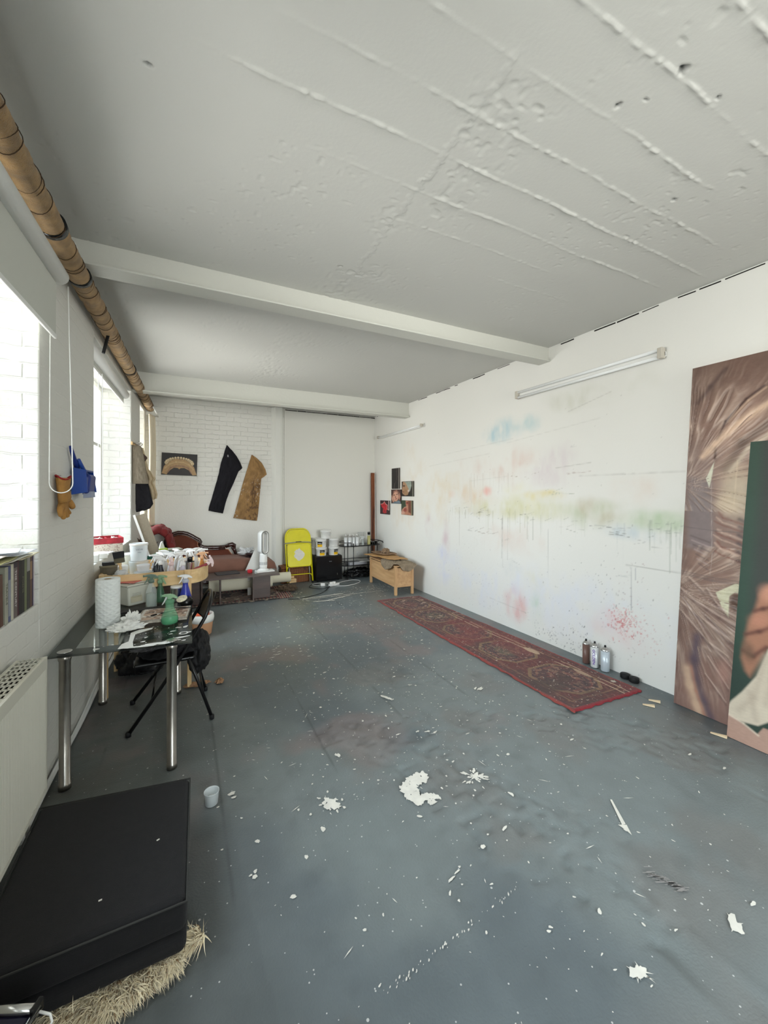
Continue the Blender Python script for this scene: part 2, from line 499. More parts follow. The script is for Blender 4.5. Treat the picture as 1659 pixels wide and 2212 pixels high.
# ---- ceiling: board-marked concrete under white paint, real relief
def ceiling_mesh():
    xs = np.arange(-0.9, 3.60, 0.009)
    ys = np.concatenate([np.arange(-2.7, 0.4, 0.25), np.arange(0.4, 2.75, 0.0065), np.arange(2.75, 3.1, 0.0125), np.arange(3.1, 7.5, 0.025)])
    X, Y = np.meshgrid(xs, ys, indexing='ij')
    Z = np.zeros_like(X)
    wob = (fbm(X, Y * 0, 0.25, 3) - 0.5) * 0.02 + (vn(X, Y * 0, 0.02, 4) - .5) * .004
    sd = 100
    for yl, x0, x1, s in ((0.62, .9, 3.5, 1), (0.83, .9, 3.5, 1.0), (1.055, .55, 2.5, 1), (1.28, .2, 3.1, .9), (1.50, .0, 3.4, 1.2), (1.735, .4, 3.3, 1.0),
                          (1.96, 1.0, 2.4, .5), (2.2, 1.8, 2.9, .4), (3.95, -.2, 1.6, .7), (4.4, .6, 2.4, .5), (4.9, .1, 1.6, .4)):
        sd += 7
        pres = (.25 + .75 * sstep(.30, .50, fbm(X, Y * 0 + yl, 0.5, sd))) * sstep(x0, x0 + .3, X) * (1 - sstep(x1 - .3, x1, X))
        rough_ = 0.15 + 1.5 * sstep(.25, .75, vn(X, Y, 0.022, sd + 1)) * (.5 + .7 * vn(X, Y * 0, .11, sd + 2))
        d = np.abs(Y - yl - wob)
        step = (1 - sstep(0, 0.05, np.maximum(Y - yl - wob, 0))) * (Y > yl + wob)
        Z -= (1 - sstep(0.001, 0.010, d)) * 0.0045 * pres * s * rough_
        Z -= step * 0.0014 * pres * s
    # crack running down the room
    cx = 1.057 + (fbm(X * 0, Y, 0.3, 9, 5) - 0.5) * 0.07 + (vn(X * 0, Y, .035, 10) - .5) * .03 + (vn(X * 0, Y, .014, 13) - .5) * .012 + 0.03 * np.clip(Y - 2, 0, 1)
    d = np.abs(X - cx); pres = sstep(1.0, 1.1, Y) * (1 - sstep(2.45, 2.7, Y)) * (0.5 + 0.8 * vn(X * 0, Y, .08, 12))
    Z -= (1 - sstep(0.003, 0.016, d)) * 0.0085 * pres * (Y < 2.9)
    Z += (1 - sstep(0.001, 0.006, d - .002)) * 0.007 * pres * (Y < 2.9)
    # rough patched strip beside the crack
    band = (1 - sstep(.10, .28, np.abs(X - 1.25 + .05 * Y))) * sstep(.42, .62, fbm(X, Y, .25, 30))
    pits = sstep(.62, .8, vn(X, Y, .028, 41))
    Z += band * (pits * 0.0042 + (fbm(X, Y, .06, 44) - .5) * .005)
    # scattered small pits everywhere
    p2 = sstep(.84, .93, vn(X, Y, .026, 51)) * sstep(.45, .6, fbm(X, Y, .5, 55))
    Z += p2 * 0.0035
    Z += (fbm(X, Y, 1.2, 60, 3) - .5) * 0.008 + (fbm(X, Y, .12, 66, 3) - .5) * 0.0012
    # deep chipped holes
    rng = np.ones_like(X)
    for hx, hy, r in ((1.629, .807, .016), (2.306, 1.186, .012), (-.119, 1.661, .010), (1.86, .80, .007), (.95, 2.55, .007), (1.62, .93, .006), (1.55, 1.0, .009)):
        d = np.hypot(X - hx, Y - hy) + (vn(X, Y, .012, 71) - .5) * .014
        k = 1 - sstep(r * .5, r * 1.3, d)
        Z += k * .02; rng = rng * (1 - k * .75)
    Z = np.where(Y > .42, Z, 0)
    C = lin((196, 196, 191)) * (1 + (fbm(X, Y, .8, 80)[..., None] - .5) * .05) * rng[..., None]
    return grid_obj('ceiling', np.stack([X, Y, ZC + Z], -1)[:, ::-1], M['ceiling'], C[:, ::-1])
M['ceiling'] = mat('ceiling_paint', (214, 214, 207), 0.6, attr=True, bump=0.07, bscale=60)
struct(ceiling_mesh())

# ---- left wall with deep window openings
def wall_left():
    b = MB(); T = 0.40
    def slab(y0, y1, z0, z1):
        b.hexa([(WLX(y0, -T), y0, z0), (WLX(y0), y0, z0), (WLX(y1), y1, z0), (WLX(y1, -T), y1, z0)],
               [(WLX(y0, -T), y0, z1), (WLX(y0), y0, z1), (WLX(y1), y1, z1), (WLX(y1, -T), y1, z1)])
    prev = YF - 0.2
    for (y0, y1, z0, z1) in WINS:
        slab(prev, y0, 0 - .02, ZC + .02)
        slab(y0, y1, -.02, z0); slab(y0, y1, z1, ZC + .02)
        prev = y1
    slab(prev, YB_ + 0.2, -.02, ZC + .02)
    o = b.build('wall_left', M['wall_brick'], bevel=0.008, seg=3)
    o.data.materials.append(M['wall_soft'])
    for f in o.data.polygons:
        if abs(f.normal.x) > .9: f.material_index = 1
    return struct(o)
wall_l = wall_left()

def window(n, y0, y1, z0, z1, bars):
    f = MB(); d = -0.36; t = 0.05
    def bar(ya, yb, za, zb, dd=0.06):
        f.hexa([(WLX(ya, d), ya, za), (WLX(ya, d + dd), ya, za), (WLX(yb, d + dd), yb, za), (WLX(yb, d), yb, za)],
               [(WLX(ya, d), ya, zb), (WLX(ya, d + dd), ya, zb), (WLX(yb, d + dd), yb, zb), (WLX(yb, d), yb, zb)])
    bar(y0, y0 + t, z0, z1); bar(y1 - t, y1, z0, z1); bar(y0 + t, y1 - t, z0, z0 + t); bar(y0 + t, y1 - t, z1 - t, z1)
    for k in range(1, bars):
        yy = y0 + (y1 - y0) * k / bars
        bar(yy - .02, yy + .02, z0 + t, z1 - t, .05)
    bar(y0 + t, y1 - t, z0 + (z1 - z0) * .62 - .02, z0 + (z1 - z0) * .62 + .02, .052)
    o = struct(f.build('window_%d' % n, M['white_paint'], bevel=.004))
    g = MB(); dd = d + .025
    g.add([(WLX(y0 + t, dd), y0 + t, z0 + t), (WLX(y1 - t, dd), y1 - t, z0 + t), (WLX(y1 - t, dd), y1 - t, z1 - t), (WLX(y0 + t, dd), y0 + t, z1 - t)], [(0, 1, 2, 3)])
    g.build('pane', M['glass'], o)
for i, wn in enumerate(WINS):
    window(i, *wn, bars=1 if i == 3 else 2)

# ---- back wall, with the soft pilaster and the flush board panel on the right
b = MB(); b.box2((-1.2, YB_, -.02), (XR + .3, YB_ + .2, ZC + .02))
struct(b.build('wall_back', M['wall_back']))
b = MB()
prof = [(1.405, YB_ + .01), (1.43, YB_ - .02), (1.455, YB_ - .05), (1.48, YB_ - .066), (1.555, YB_ - .07), (1.585, YB_ - .066), (1.603, YB_ - .05), (1.612, YB_ - .02), (1.612, YB_ + .01)]
b.prism([(x, y) for x, y in prof], ZC, axis='z', off=0)
struct(b.build('trim_1', M['white_paint'], bevel=.006))
b = MB(); b.box2((1.64, YB_ - .018, .0), (XR, YB_ + .01, ZC - .035))
pn = struct(b.build('trim_2', mat('board_paint', (228, 227, 220), .6, bump=.08, bscale=12), bevel=.003))

# ---- wall behind the camera
fx0, fx1, fz0, fz1 = ADDED_WIN
b = MB(); b.box2((-1.2, YF - .2, -.02), (fx0, YF, ZC + .02)); b.box2((fx1, YF - .2, -.02), (XR + .3, YF, ZC + .02))
b.box2((fx0, YF - .2, -.02), (fx1, YF, fz0)); b.box2((fx0, YF - .2, fz1), (fx1, YF, ZC + .02))
struct(b.build('wall_front', M['white_paint']))
b = MB()
for k in range(4):
    xx = fx0 + .03 + (fx1 - fx0 - .06) * k / 3; b.box2((xx - .03, YF - .16, fz0), (xx + .03, YF - .1, fz1))
b.box2((fx0, YF - .16, fz0), (fx1, YF - .1, fz0 + .06)); b.box2((fx0, YF - .16, fz1 - .06), (fx1, YF - .1, fz1)); b.box2((fx0, YF - .155, 2.1), (fx1, YF - .105, 2.14))
o = struct(b.build('window_4', M['white_paint']))  # unseen window, added to light the room from behind
b = MB(); b.add([(fx0, YF - .13, fz0), (fx1, YF - .13, fz0), (fx1, YF - .13, fz1), (fx0, YF - .13, fz1)], [(0, 1, 2, 3)])
b.build('pane', M['glass'], o)

# ---- right wall: painted board wall carrying years of studio marks
def wall_right():
    ys = np.concatenate([np.arange(YF, 1.0, .2), np.arange(1.0, 7.33, .009)]); zs = np.arange(-.01, ZC + .02, .009)
    Y, Z = np.meshgrid(ys, zs, indexing='ij')
    X = np.full_like(Y, XR) + (fbm(Y, Z, .9, 4, 3) - .5) * .004
    C = np.ones(Y.shape + (3,)) * lin((232, 231, 226))
    C *= (1 + (fbm(Y, Z, 1.0, 6)[..., None] - .5) * .05)
    def wash_tint(y, z, ry, rz, rgb, k, seed=0, hard=.0):
        nonlocal C
        d = np.hypot((Y - y) / ry, (Z - z) / rz) + (fbm(Y, Z, .35, 90 + seed) - .5) * 1.1
        a = (1 - sstep(.15 + hard, 1.15, d)) * k * 1.1 * (0.1 + 1.3 * fbm(Y, Z * .45, .07, 91 + seed, 5)) * (.35 + 1.1 * sstep(.35, .65, fbm(Y * 1.5, Z * 1.2, .3, 191 + seed, 3)))
        a = np.clip(a, 0, 1)[..., None]
        C = C * (1 - a) + lin(rgb) * a
    # soft washes
    for s in ((3.7, 2.33, .34, .17, (180, 208, 216), .62, 1), (3.35, 2.38, .3, .12, (190, 212, 214), .5, 2), (2.5, 2.55, .6, .15, (205, 205, 190), .35, 3),
              (3.7, 1.95, .8, .28, (222, 200, 190), .42, 4), (2.9, 1.9, .45, .28, (214, 200, 206), .35, 5), (4.2, 1.55, .5, .3, (226, 205, 180), .5, 6),
              (3.4, 1.6, .35, .25, (226, 220, 160), .5, 7), (3.05, 1.58, .28, .07, (222, 205, 120), .6, 8), (4.7, 1.58, .10, .07, (238, 175, 150), .8, 9),
              (3.95, 1.62, .10, .08, (235, 175, 165), .6, 10), (4.05, 1.35, .55, .10, (200, 192, 150), .5, 11), (3.5, 1.42, 1.1, .16, (214, 212, 172), .5, 12),
              (2.4, 1.40, .9, .15, (200, 206, 182), .5, 13), (1.9, 1.37, .4, .10, (190, 206, 178), .55, 14), (2.1, 1.25, .4, .10, (195, 208, 215), .5, 15),
              (2.45, 1.45, .25, .14, (190, 180, 150), .45, 16), (5.0, 1.55, .7, .5, (228, 214, 190), .4, 17), (6.0, 1.6, .8, .9, (226, 214, 196), .35, 18),
              (3.45, .32, .18, .26, (226, 190, 186), .75, 19), (3.15, .33, .16, .24, (195, 215, 190), .75, 20), (3.15, .62, .2, .2, (220, 214, 165), .5, 21),
              (5.3, 1.05, .14, .26, (214, 195, 195), .5, 22), (4.85, .95, .12, .3, (215, 195, 200), .45, 23), (4.95, .55, .35, .35, (214, 216, 236), .5, 24),
              (3.55, .70, .2, .12, (205, 210, 210), .5, 25), (3.6, 1.05, .6, .2, (226, 214, 206), .5, 26), (2.1, 1.62, .3, .2, (226, 205, 190), .35, 27),
              (3.3, .45, 2.4, .4, (222, 226, 238), .35, 28), (2.3, .36, .3, .22, (232, 205, 205), .35, 29)):  # the broad low bluish wash paints in sky light on the wall
        wash_tint(*s[:6], s[6])
    # scratchy dark brush touches
    rs = np.random.RandomState(3)
    def stroke(y0, z0, y1, z1, wd, rgb, k):
        nonlocal C
        m = (Y > min(y0, y1) - .05) & (Y < max(y0, y1) + .05) & (Z > min(z0, z1) - .05) & (Z < max(z0, z1) + .05)
        yy = Y[m]; zz = Z[m]
        dy, dz = y1 - y0, z1 - z0; L2 = dy * dy + dz * dz + 1e-9
        t = np.clip(((yy - y0) * dy + (zz - z0) * dz) / L2, 0, 1)
        d = np.hypot(yy - y0 - t * dy, zz - z0 - t * dz)
        ww = wd * (1 - .7 * t) * (.6 + .8 * vn(yy, zz, .03, 13))
        a = (np.clip(1.15 - d / np.maximum(ww, .003), 0, 1) * k)[:, None]
        C[m] = C[m] * (1 - a) + lin(rgb) * a
    for (y, z, n, spread, rgb) in ((3.35, 1.79, 5, .10, (140, 118, 90)), (4.25, 1.35, 9, .16, (80, 76, 66)), (4.1, 1.31, 6, .12, (110, 104, 80)), (2.35, 1.28, 9, .13, (56, 60, 58)),
                                   (2.4, 1.22, 5, .10, (90, 90, 70)), (4.0, 1.09, 8, .12, (128, 104, 80)), (4.35, 1.09, 4, .06, (96, 100, 92)), (3.3, 1.31, 4, .09, (110, 108, 88)),
                                   (2.75, 1.28, 7, .18, (120, 124, 105)), (2.05, 1.19, 4, .12, (118, 122, 120)), (1.83, 1.33, 7, .10, (128, 140, 128)), (2.72, 2.06, 2, .02, (130, 128, 124)),
                                   (3.6, 1.03, 2, .03, (150, 148, 140)), (2.75, 1.80, 5, .05, (170, 150, 140)), (3.0, 1.6, 8, .14, (170, 176, 160)), (2.15, .86, 2, .03, (150, 156, 156)),
                                   (2.25, .85, 1, .02, (150, 150, 150)), (3.55, .80, 5, .05, (180, 182, 180)), (4.6, 1.42, 6, .18, (185, 180, 160))):
        for _ in range(n):
            yy = y + rs.normal() * spread; zz = z + rs.normal() * spread * .22
            l = rs.uniform(.03, .13)
            stroke(yy, zz, yy - l, zz + rs.uniform(-.5, .9) * l * .5, rs.uniform(.0035, .0075), rgb, rs.uniform(.12, .6))
    # runs of thinned paint
    def drips(ya, yb, ztop, n, lmin, lmax, rgb, k):
        for _ in range(n):
            y = rs.uniform(ya, yb); zt = ztop + rs.normal() * .03; l = rs.uniform(lmin, lmax) * rs.uniform(.4, 1)
            stroke(y, zt, y + rs.normal() * .003, zt - l, rs.uniform(.0045, .0075), rgb, k * rs.uniform(.1, .6))
    drips(4.3, 4.85, 1.36, 16, .1, .34, (160, 156, 132), .75)
    drips(4.4, 4.6, 1.34, 2, .5, .62, (140, 136, 120), .8)
    drips(3.5, 4.3, 1.85, 22, .15, .55, (176, 166, 150), .5)
    drips(3.2, 4.2, 1.38, 22, .1, .42, (160, 160, 120), .6)
    drips(3.55, 3.75, 1.3, 4, .5, .75, (130, 126, 118), .8)
    drips(3.05, 3.3, 1.33, 5, .3, .55, (136, 140, 120), .8)
    drips(2.55, 3.0, 1.36, 12, .1, .35, (180, 184, 170), .5)
    drips(1.72, 1.98, 1.34, 22, .1, .36, (140, 152, 134), .75)
    drips(2.05, 2.3, 1.3, 8, .1, .5, (172, 180, 184), .6)
    drips(2.9, 3.0, 1.2, 1, .9, .95, (150, 150, 146), .7)
    drips(4.0, 4.2, 1.0, 3, .2, .4, (190, 180, 160), .5)
    stroke(2.12, .95, 2.115, .58, .006, (130, 132, 138), .5); stroke(2.08, .95, 2.08, .85, .006, (140, 142, 148), .4)
    # pencil and joint lines
    for (y0, z0, y1, z1, k) in ((2.62, 1.767, 1.70, 1.767, .55), (2.16, .968, 1.70, .975, .6), (4.9, 2.17, 3.5, 2.24, .22), (5.3, 2.02, 3.9, 2.10, .22), (2.75, 2.42, 2.3, 2.52, .35),
                                (3.6, 2.2, 2.4, 2.3, .2), (2.9, 1.86, 2.5, 1.89, .45), (4.3, 1.76, 3.6, 1.80, .18), (3.9, .27, 3.3, .24, .3)):
        stroke(y0, z0, y1, z1, .0085, (150, 148, 140), k * .45); stroke(y1, z1, y0, z0, .0085, (150, 148, 140), k * .45)
    # spatter: red flick by the cans, dark flecks low down
    def spatter(y, z, sy, sz, n, r0, r1, rgb, k):
        for _ in range(n):
            yy = y + rs.normal() * sy; zz = z + rs.normal() * sz
            if zz < .01: continue
            r = rs.uniform(r0, r1)
            stroke(yy, zz, yy + rs.normal() * r * 1.5, zz - rs.uniform(0, 3) * r, r, rgb, k * rs.uniform(.4, 1))
    spatter(2.18, .47, .07, .06, 150, .004, .009, (206, 96, 100), .8)
    spatter(2.0, .42, .14, .09, 60, .003, .006, (200, 120, 120), .55)
    spatter(2.15, .6, .06, .16, 40, .003, .006, (160, 130, 130), .6)
    spatter(2.7, .12, .14, .10, 70, .003, .008, (66, 66, 72), .8)
    spatter(3.05, .10, .10, .05, 50, .003, .006, (70, 72, 76), .7)
    spatter(2.55, .75, .25, .15, 60, .003, .006, (96, 96, 96), .6)
    spatter(2.2, .35, .4, .25, 160, .0025, .005, (110, 105, 108), .55)
    spatter(4.3, .55, .35, .25, 120, .0025, .005, (140, 130, 140), .45)
    spatter(3.5, .25, .5, .15, 120, .0025, .005, (150, 140, 140), .45)
    spatter(3.4, 1.6, 1.2, .6, 70, .0025, .005, (120, 116, 110), .5)
    P = np.stack([X, Y, Z], -1)
    o = grid_obj('wall_right', P[:, ::-1], M['wall_right'], C[:, ::-1])
    return struct(o)
M['wall_right'] = mat('studio_wall_paint', (232, 231, 226), .6, attr=True, bump=.12, bscale=30)
wall_r = wall_right()
b = MB(); b.box2((XR + .012, YF, -.02), (XR + .2, YB_ + .1, ZC + .02)); 
b.build('backing_board', M['white_paint'], wall_r)
# broken gap where the ceiling meets the right wall
b = MB(); rs = np.random.RandomState(5)
y = 7.28
while y > .9:
    l = rs.uniform(.05, .22)
    if rs.rand() < .72 and not (2.9 < y < 3.15) and not (5.8 < y < 6.05):
        h = rs.uniform(.004, .011)
        b.box((XR - .001, y - l / 2, ZC - .010 - h * .5), (.006, l, h), (rs.uniform(-.03, .03), 0, 0))
    y -= l * rs.uniform(1.0, 1.25)
b.build('ceiling_gap', M['dark_hole'], wall_r)
b = MB(); x = 1.66
while x < 3.4:
    l = rs.uniform(.08, .3)
    b.box((x + l / 2, YB_ - .012, ZC - .030), (l, .02, rs.uniform(.008, .016)))
    x += l * rs.uniform(1.0, 1.1)
b.build('panel_gap', M['dark_hole'], pn)

# ---- two steel ceiling beams, painted white
def beam(n, yc, zb, fl_w, x0):
    b = MB()
    b.box2((x0, yc - .045, zb + .012), (XR + .02, yc + .045, ZC + .02))
    b.box2((x0, yc - fl_w / 2, zb), (XR - .002, yc + fl_w / 2, zb + .014))
    return struct(b.build('trim_%d' % n, M['beam'], bevel=.003))
beam(3, 3.04, 2.99, .155, WLX(3.04) - .1)
beam(4, 5.97, 2.895, .17, WLX(6) - .1)
# rough plaster where the near beam enters the left wall
b = MB(); rs = np.random.RandomState(8)
for k in range(16):
    c = (WLX(3.0, .03) + rs.uniform(-.02, .04), 2.9 + rs.uniform(0, .18), 2.97 + rs.uniform(0, .11))
    b.box(c, [rs.uniform(.03, .07) for _ in range(3)], [rs.uniform(-1, 1) for _ in range(3)])
struct(b.build('trim_5', M['white_paint'], bevel=.012))
# smooth rendered dado under the sills (left wall)
# skirting cable duct along the foot of the left wall
b = MB()
pts = [(WLX(y, .022), y, .02 + .025 * max(0, y - 3.4) + .008 * math.sin(y * 5)) for y in np.arange(2.35, 5.2, .1)]
b.tube(pts, .014, 8)
pts = [(WLX(y, .03), y, .055 + .06 * max(0, y - 3.2) + .006 * math.sin(y * 7)) for y in np.arange(2.35, 5.2, .1)]
b.tube(pts, .007, 8)
struct(b.build('baseboard_left', M['white_plastic']))
# ================================================================== THINGS: helpers
def rot2(x, y, a):
    return x * math.cos(a) - y * math.sin(a), x * math.sin(a) + y * math.cos(a)

def cloth_panel(name, L, R, nu, nv, m, parent=None, bulge=.02, normal=(0, -1, 0), noise=.006, thick=.004, seed=1, colors=None, folds=0, jag=0.0):
    """a hanging piece of cloth: L and R are the 3D polylines of its two long edges"""
    def samp(Pl, t):
        Pl = [Vector(p) for p in Pl]
        d = [0]
        for i in range(1, len(Pl)): d.append(d[-1] + (Pl[i] - Pl[i - 1]).length)
        s = t * d[-1]
        for i in range(1, len(Pl)):
            if s <= d[i] + 1e-9:
                k = (s - d[i - 1]) / max(d[i] - d[i - 1], 1e-9); return Pl[i - 1].lerp(Pl[i], k)
        return Pl[-1]
    nrm = Vector(normal).normalized()
    P = np.zeros((nu, nv, 3))
    for j in range(nv):
        t = j / (nv - 1); a = samp(L, t); b = samp(R, t)
        for i in range(nu):
            u = i / (nu - 1); p = a.lerp(b, u)
            h = bulge * math.sin(PI * u) ** .7 * min(1, 6 * t + .2, 6 * (1 - t) + .4) if 0 < u < 1 else 0
            if folds: h += .5 * bulge * math.sin(folds * 2 * PI * u + 2 * t)
            P[i, j] = p + nrm * h
    U_, V_ = np.meshgrid(np.linspace(0, 1, nu), np.linspace(0, 1, nv), indexing='ij')
    n = (fbm(U_ + seed, V_ * 2, .18, seed, 4) - .5) * noise * 2
    P += n[..., None] * np.array(nrm)
    C = colors(U_, V_) if colors else None
    o = grid_obj(name, P, m, C, parent)
    md = o.modifiers.new('thickness', 'SOLIDIFY'); md.thickness = thick; md.offset = -1
    return o

def lumpy(name, c, r, m, parent=None, seed=0, amp=.35, freq=2.2, sub=4, flat=True):
    """irregular soft heap: displaced sphere, flattened underneath"""
    bm = bmesh.new(); bmesh.ops.create_icosphere(bm, subdivisions=sub, radius=1)
    from mathutils import noise
    for v in bm.verts:
        p = v.co.normalized()
        k = noise.fractal(p * freq + Vector((seed * 7.3, seed * 3.1, 1)), 1.0, 2.0, 4)
        k2 = abs(noise.noise(p * freq * 2.5 + Vector((seed, 0, seed))))
        v.co = p * (1 + amp * k - amp * .6 * k2)
        if flat and v.co.z < 0: v.co.z *= .25
        v.co = Vector((v.co.x * r[0], v.co.y * r[1], v.co.z * r[2])) + Vector(c)
    if flat:
        lo = min(v.co.z for v in bm.verts)
        for v in bm.verts: v.co.z += c[2] - lo
    me = bpy.data.meshes.new(name); bm.to_mesh(me); bm.free()
    for f in me.polygons: f.use_smooth = True
    o = bpy.data.objects.new(name, me); COL.objects.link(o); me.materials.append(m)
    if parent is not None: o.parent = parent
    return o

def text_mesh(name, s, size, m, parent, loc, rot, extrude=.0004, bold=False, align='CENTER'):
    cu = bpy.data.curves.new(name, 'FONT'); cu.body = s; cu.size = size; cu.extrude = extrude
    cu.align_x = align; cu.align_y = 'CENTER'
    if bold: cu.offset = size * .02
    t = bpy.data.objects.new(name, cu); COL.objects.link(t)
    bpy.context.view_layer.update()
    me = bpy.data.meshes.new_from_object(t)
    COL.objects.unlink(t); bpy.data.objects.remove(t)
    o = bpy.data.objects.new(name, me); COL.objects.link(o)
    me.materials.clear(); me.materials.append(m)
    o.parent = parent; o.location = loc; o.rotation_euler = rot
    return o

# ------------------------------------------------------------------ paint on the floor (real dried blobs)
def splatter():
    b = MB(); rs = np.random.RandomState(11)
    def blob(x, y, r, ang=0, asp=1.0, jag=.3, n=12, z=.0022):
        ph = rs.uniform(0, 6.28, 4); vs = []; a0 = rs.uniform(0, 6.28)
        for k in range(n):
            a = 2 * PI * k / n
            rr = r * (1 + jag * (.5 * math.sin(2 * a + ph[0]) + .35 * math.sin(3 * a + ph[1]) + .4 * math.sin(5 * a + ph[2]) + .3 * rs.uniform(-1, 1)))
            u, v = rr * math.cos(a) * asp, rr * math.sin(a) / asp
            uu, vv = rot2(u, v, ang); vs.append((x + uu, y + vv, z + len(b.f) * 8e-7))
        b.add(vs, [tuple(range(n))])
    # the ones that can be picked out: x, y, radius, angle, aspect, jag
    for s in ((1.41, 2.775, .026, 2.0, 1.7, .3), (1.43, 2.745, .018, 2.0, 1.3, .5), (2.161, 2.548, .022, .2, 1.7, .5), (2.13, 2.57, .014, .5, 1.8, .4), (.672, 1.951, .030, .5, 1.0, .5), (.695, 1.925, .022, 0, 1.2, .5), (.66, 1.98, .018, 1, 1.2, .5),
              (.839, 2.291, .016, 1.9, 1.5, .5), (1.12, 3.4, .012, .2, 1.8, .4), (1.46, 2.25, .012, 0, 1.6, .5), (1.50, 2.22, .010, .5, 1.4, .5), (1.40, 2.28, .010, .5, 1.4, .5), (1.267, 2.31, .010, 0, 1.8, .4), (1.684, 2.11, .008, 0, 1.9, .3)):
        blob(*s, n=18)
    # broken C-shaped patch where something was lifted off
    for k in range(120):
        a = rs.uniform(.7, 4.9); rr = rs.uniform(.045, .110)
        x, y = 1.165 + rr * math.cos(a + .2) * 1.1, 1.825 + rr * math.sin(a + .2) * 1.0
        blob(x, y, rs.uniform(.008, .019), rs.uniform(0, 3), 1.1, .5)
    for k in range(34):
        a = rs.uniform(0, 6.28); rr = abs(rs.normal() * .042)
        blob(1.464 + rr * math.cos(a), 1.773 + rr * math.sin(a), rs.uniform(.004, .014), a, 1.5, .5)
    for k in range(18):
        blob(.672 + rs.normal() * .03, 1.95 + rs.normal() * .035, rs.uniform(.003, .008), rs.uniform(0, 3), 1.3, .5)
    for (x, y, r, a_, asp) in ((.592, 1.819, .013, 1.2, 1.1), (.302, 1.891, .010, 0.3, 1), (.481, 1.713, .009, 1.2, 1.2), (1.207, 1.404, .011, 0, 1), (1.366, 1.435, .011, .4, 1.6), (1.418, .986, .009, 1, 1.3),
                              (.387, 1.568, .010, 0, 1.2), (.264, 1.721, .010, 0, 1.2), (.27, 1.745, .008, 0, 1), (.25, 1.735, .006, 0, 1.1), (.591, 1.331, .006, 0, 1.1), (.227, 2.253, .016, 0, 1.3), (.235, 2.22, .010, 0, 1.2), (1.979, .736, .010, 0, 1.5), (2.804, 1.174, .010, 0, 1.5), (2.764, 1.331, .010, 0, 1.6), (.99, 1.345, .010, .2, 1.9), (1.03, 1.36, .008, .2, 1.9), (.95, 1.30, .007, .8, 1.9),
                              (2.246, 1.755, .010, 0, 1.6)):
        blob(x, y, r, a_, asp)
    # starry flicks front right
    for (x, y, s) in ((1.824, .731, .026), (1.348, .805, .020), (1.365, .80, .016)):
        blob(x, y, s, .4, 1.2, .5, 18)
        for k in range(7):
            a = rs.uniform(0, 6.28); l = rs.uniform(.02, .05)
            b.add([(x + .3 * s * math.cos(a + .9), y + .3 * s * math.sin(a + .9), .0022), (x + .3 * s * math.cos(a - .9), y + .3 * s * math.sin(a - .9), .0022), (x + l * math.cos(a), y + l * math.sin(a), .0022)], [(0, 1, 2)])
    # arrow-shaped run at the right
    b.add([(1.868, 1.205, .0022), (1.905, 1.185, .0022), (1.869, 1.138, .0022), (1.872, 1.17, .0022)], [(0, 1, 2, 3)])
    b.add([(1.985, 1.322, .0022), (1.993, 1.317, .0022), (1.905, 1.19, .0022), (1.885, 1.195, .0022)], [(0, 1, 2, 3)])
    # scattered specks over the whole floor, thicker down the middle
    n = 0
    while n < 1300:
        y = rs.uniform(.75, 5.9); x = rs.uniform(.15, 3.2)
        dens = math.exp(-((x - 1.5 - .1 * (y - 2)) / .95) ** 2) * (1.0 if y > 1.6 else .5)
        if 2.5 < x and 1.95 < y < 5.35: continue
        if rs.rand() > dens: continue
        r = .0016 + .0042 * rs.rand() ** 3 + (.006 * rs.rand() if rs.rand() < .04 else 0)
        blob(x, y, r * (1 + .12 * y), rs.uniform(0, 3.14), rs.uniform(1, 1.7), .3, 8)
        n += 1
    for k in range(70):      # splinter-like drips
        x, y, a, l = rs.uniform(.3, 2.4), rs.uniform(.9, 5.5), rs.uniform(0, 3.14), rs.uniform(.02, .07)
        dx, dy = rot2(l, 0, a); wx, wy = rot2(0, .0022, a)
        b.add([(x, y, .0022), (x + dx * .6 - wx, y + dy * .6 - wy, .0022), (x + dx, y + dy, .0022), (x + dx * .5 + wx, y + dy * .5 + wy, .0022)], [(0, 1, 2, 3)])
    for k in range(60):      # dotted trail across the front
        t = rs.rand(); blob(.56 + .68 * t + rs.normal() * .005, 1.13 + .07 * t + rs.normal() * .006, rs.uniform(.001, .0042), .8, 1.6, .3, 7)
    # long streaks and crumbs in front of the fridge
    for (x0, y0, x1, y1, wd) in ((1.60, 5.86, 2.9, 5.83, .022), (1.62, 5.90, 2.25, 5.94, .03), (1.9, 5.66, 2.35, 5.80, .02), (1.72, 5.68, 2.0, 5.62, .018)):
        for k in range(26):
            t = k / 26; blob(x0 + (x1 - x0) * t, y0 + (y1 - y0) * t + rs.normal() * .004, wd * rs.uniform(.5, 1.0), 0, 1.9, .3, 10)
    for k in range(150):
        blob(rs.normal(2.9, .3), rs.normal(6.0, .16), rs.uniform(.003, .013), rs.uniform(0, 3), 1.5, .5, 7)
    for k in range(30):
        blob(rs.normal(1.62, .06), rs.normal(6.15, .2), rs.uniform(.005, .02), rs.uniform(0, 3), 1.5, .5, 7)
    for k in range(26):
        blob(rs.normal(.75, .16), rs.normal(4.1, .2), rs.uniform(.004, .016), .2, 1.9, .5, 9)
    return b.build('paint_splatter', M['spill'], floor, recalc=False)
M['spill'] = mat('dried_white_paint', (218, 214, 204), .5, var=.10, vscale=18)
o = splatter(); o['kind'] = 'stuff'; o['label'] = 'dried white paint splashes'
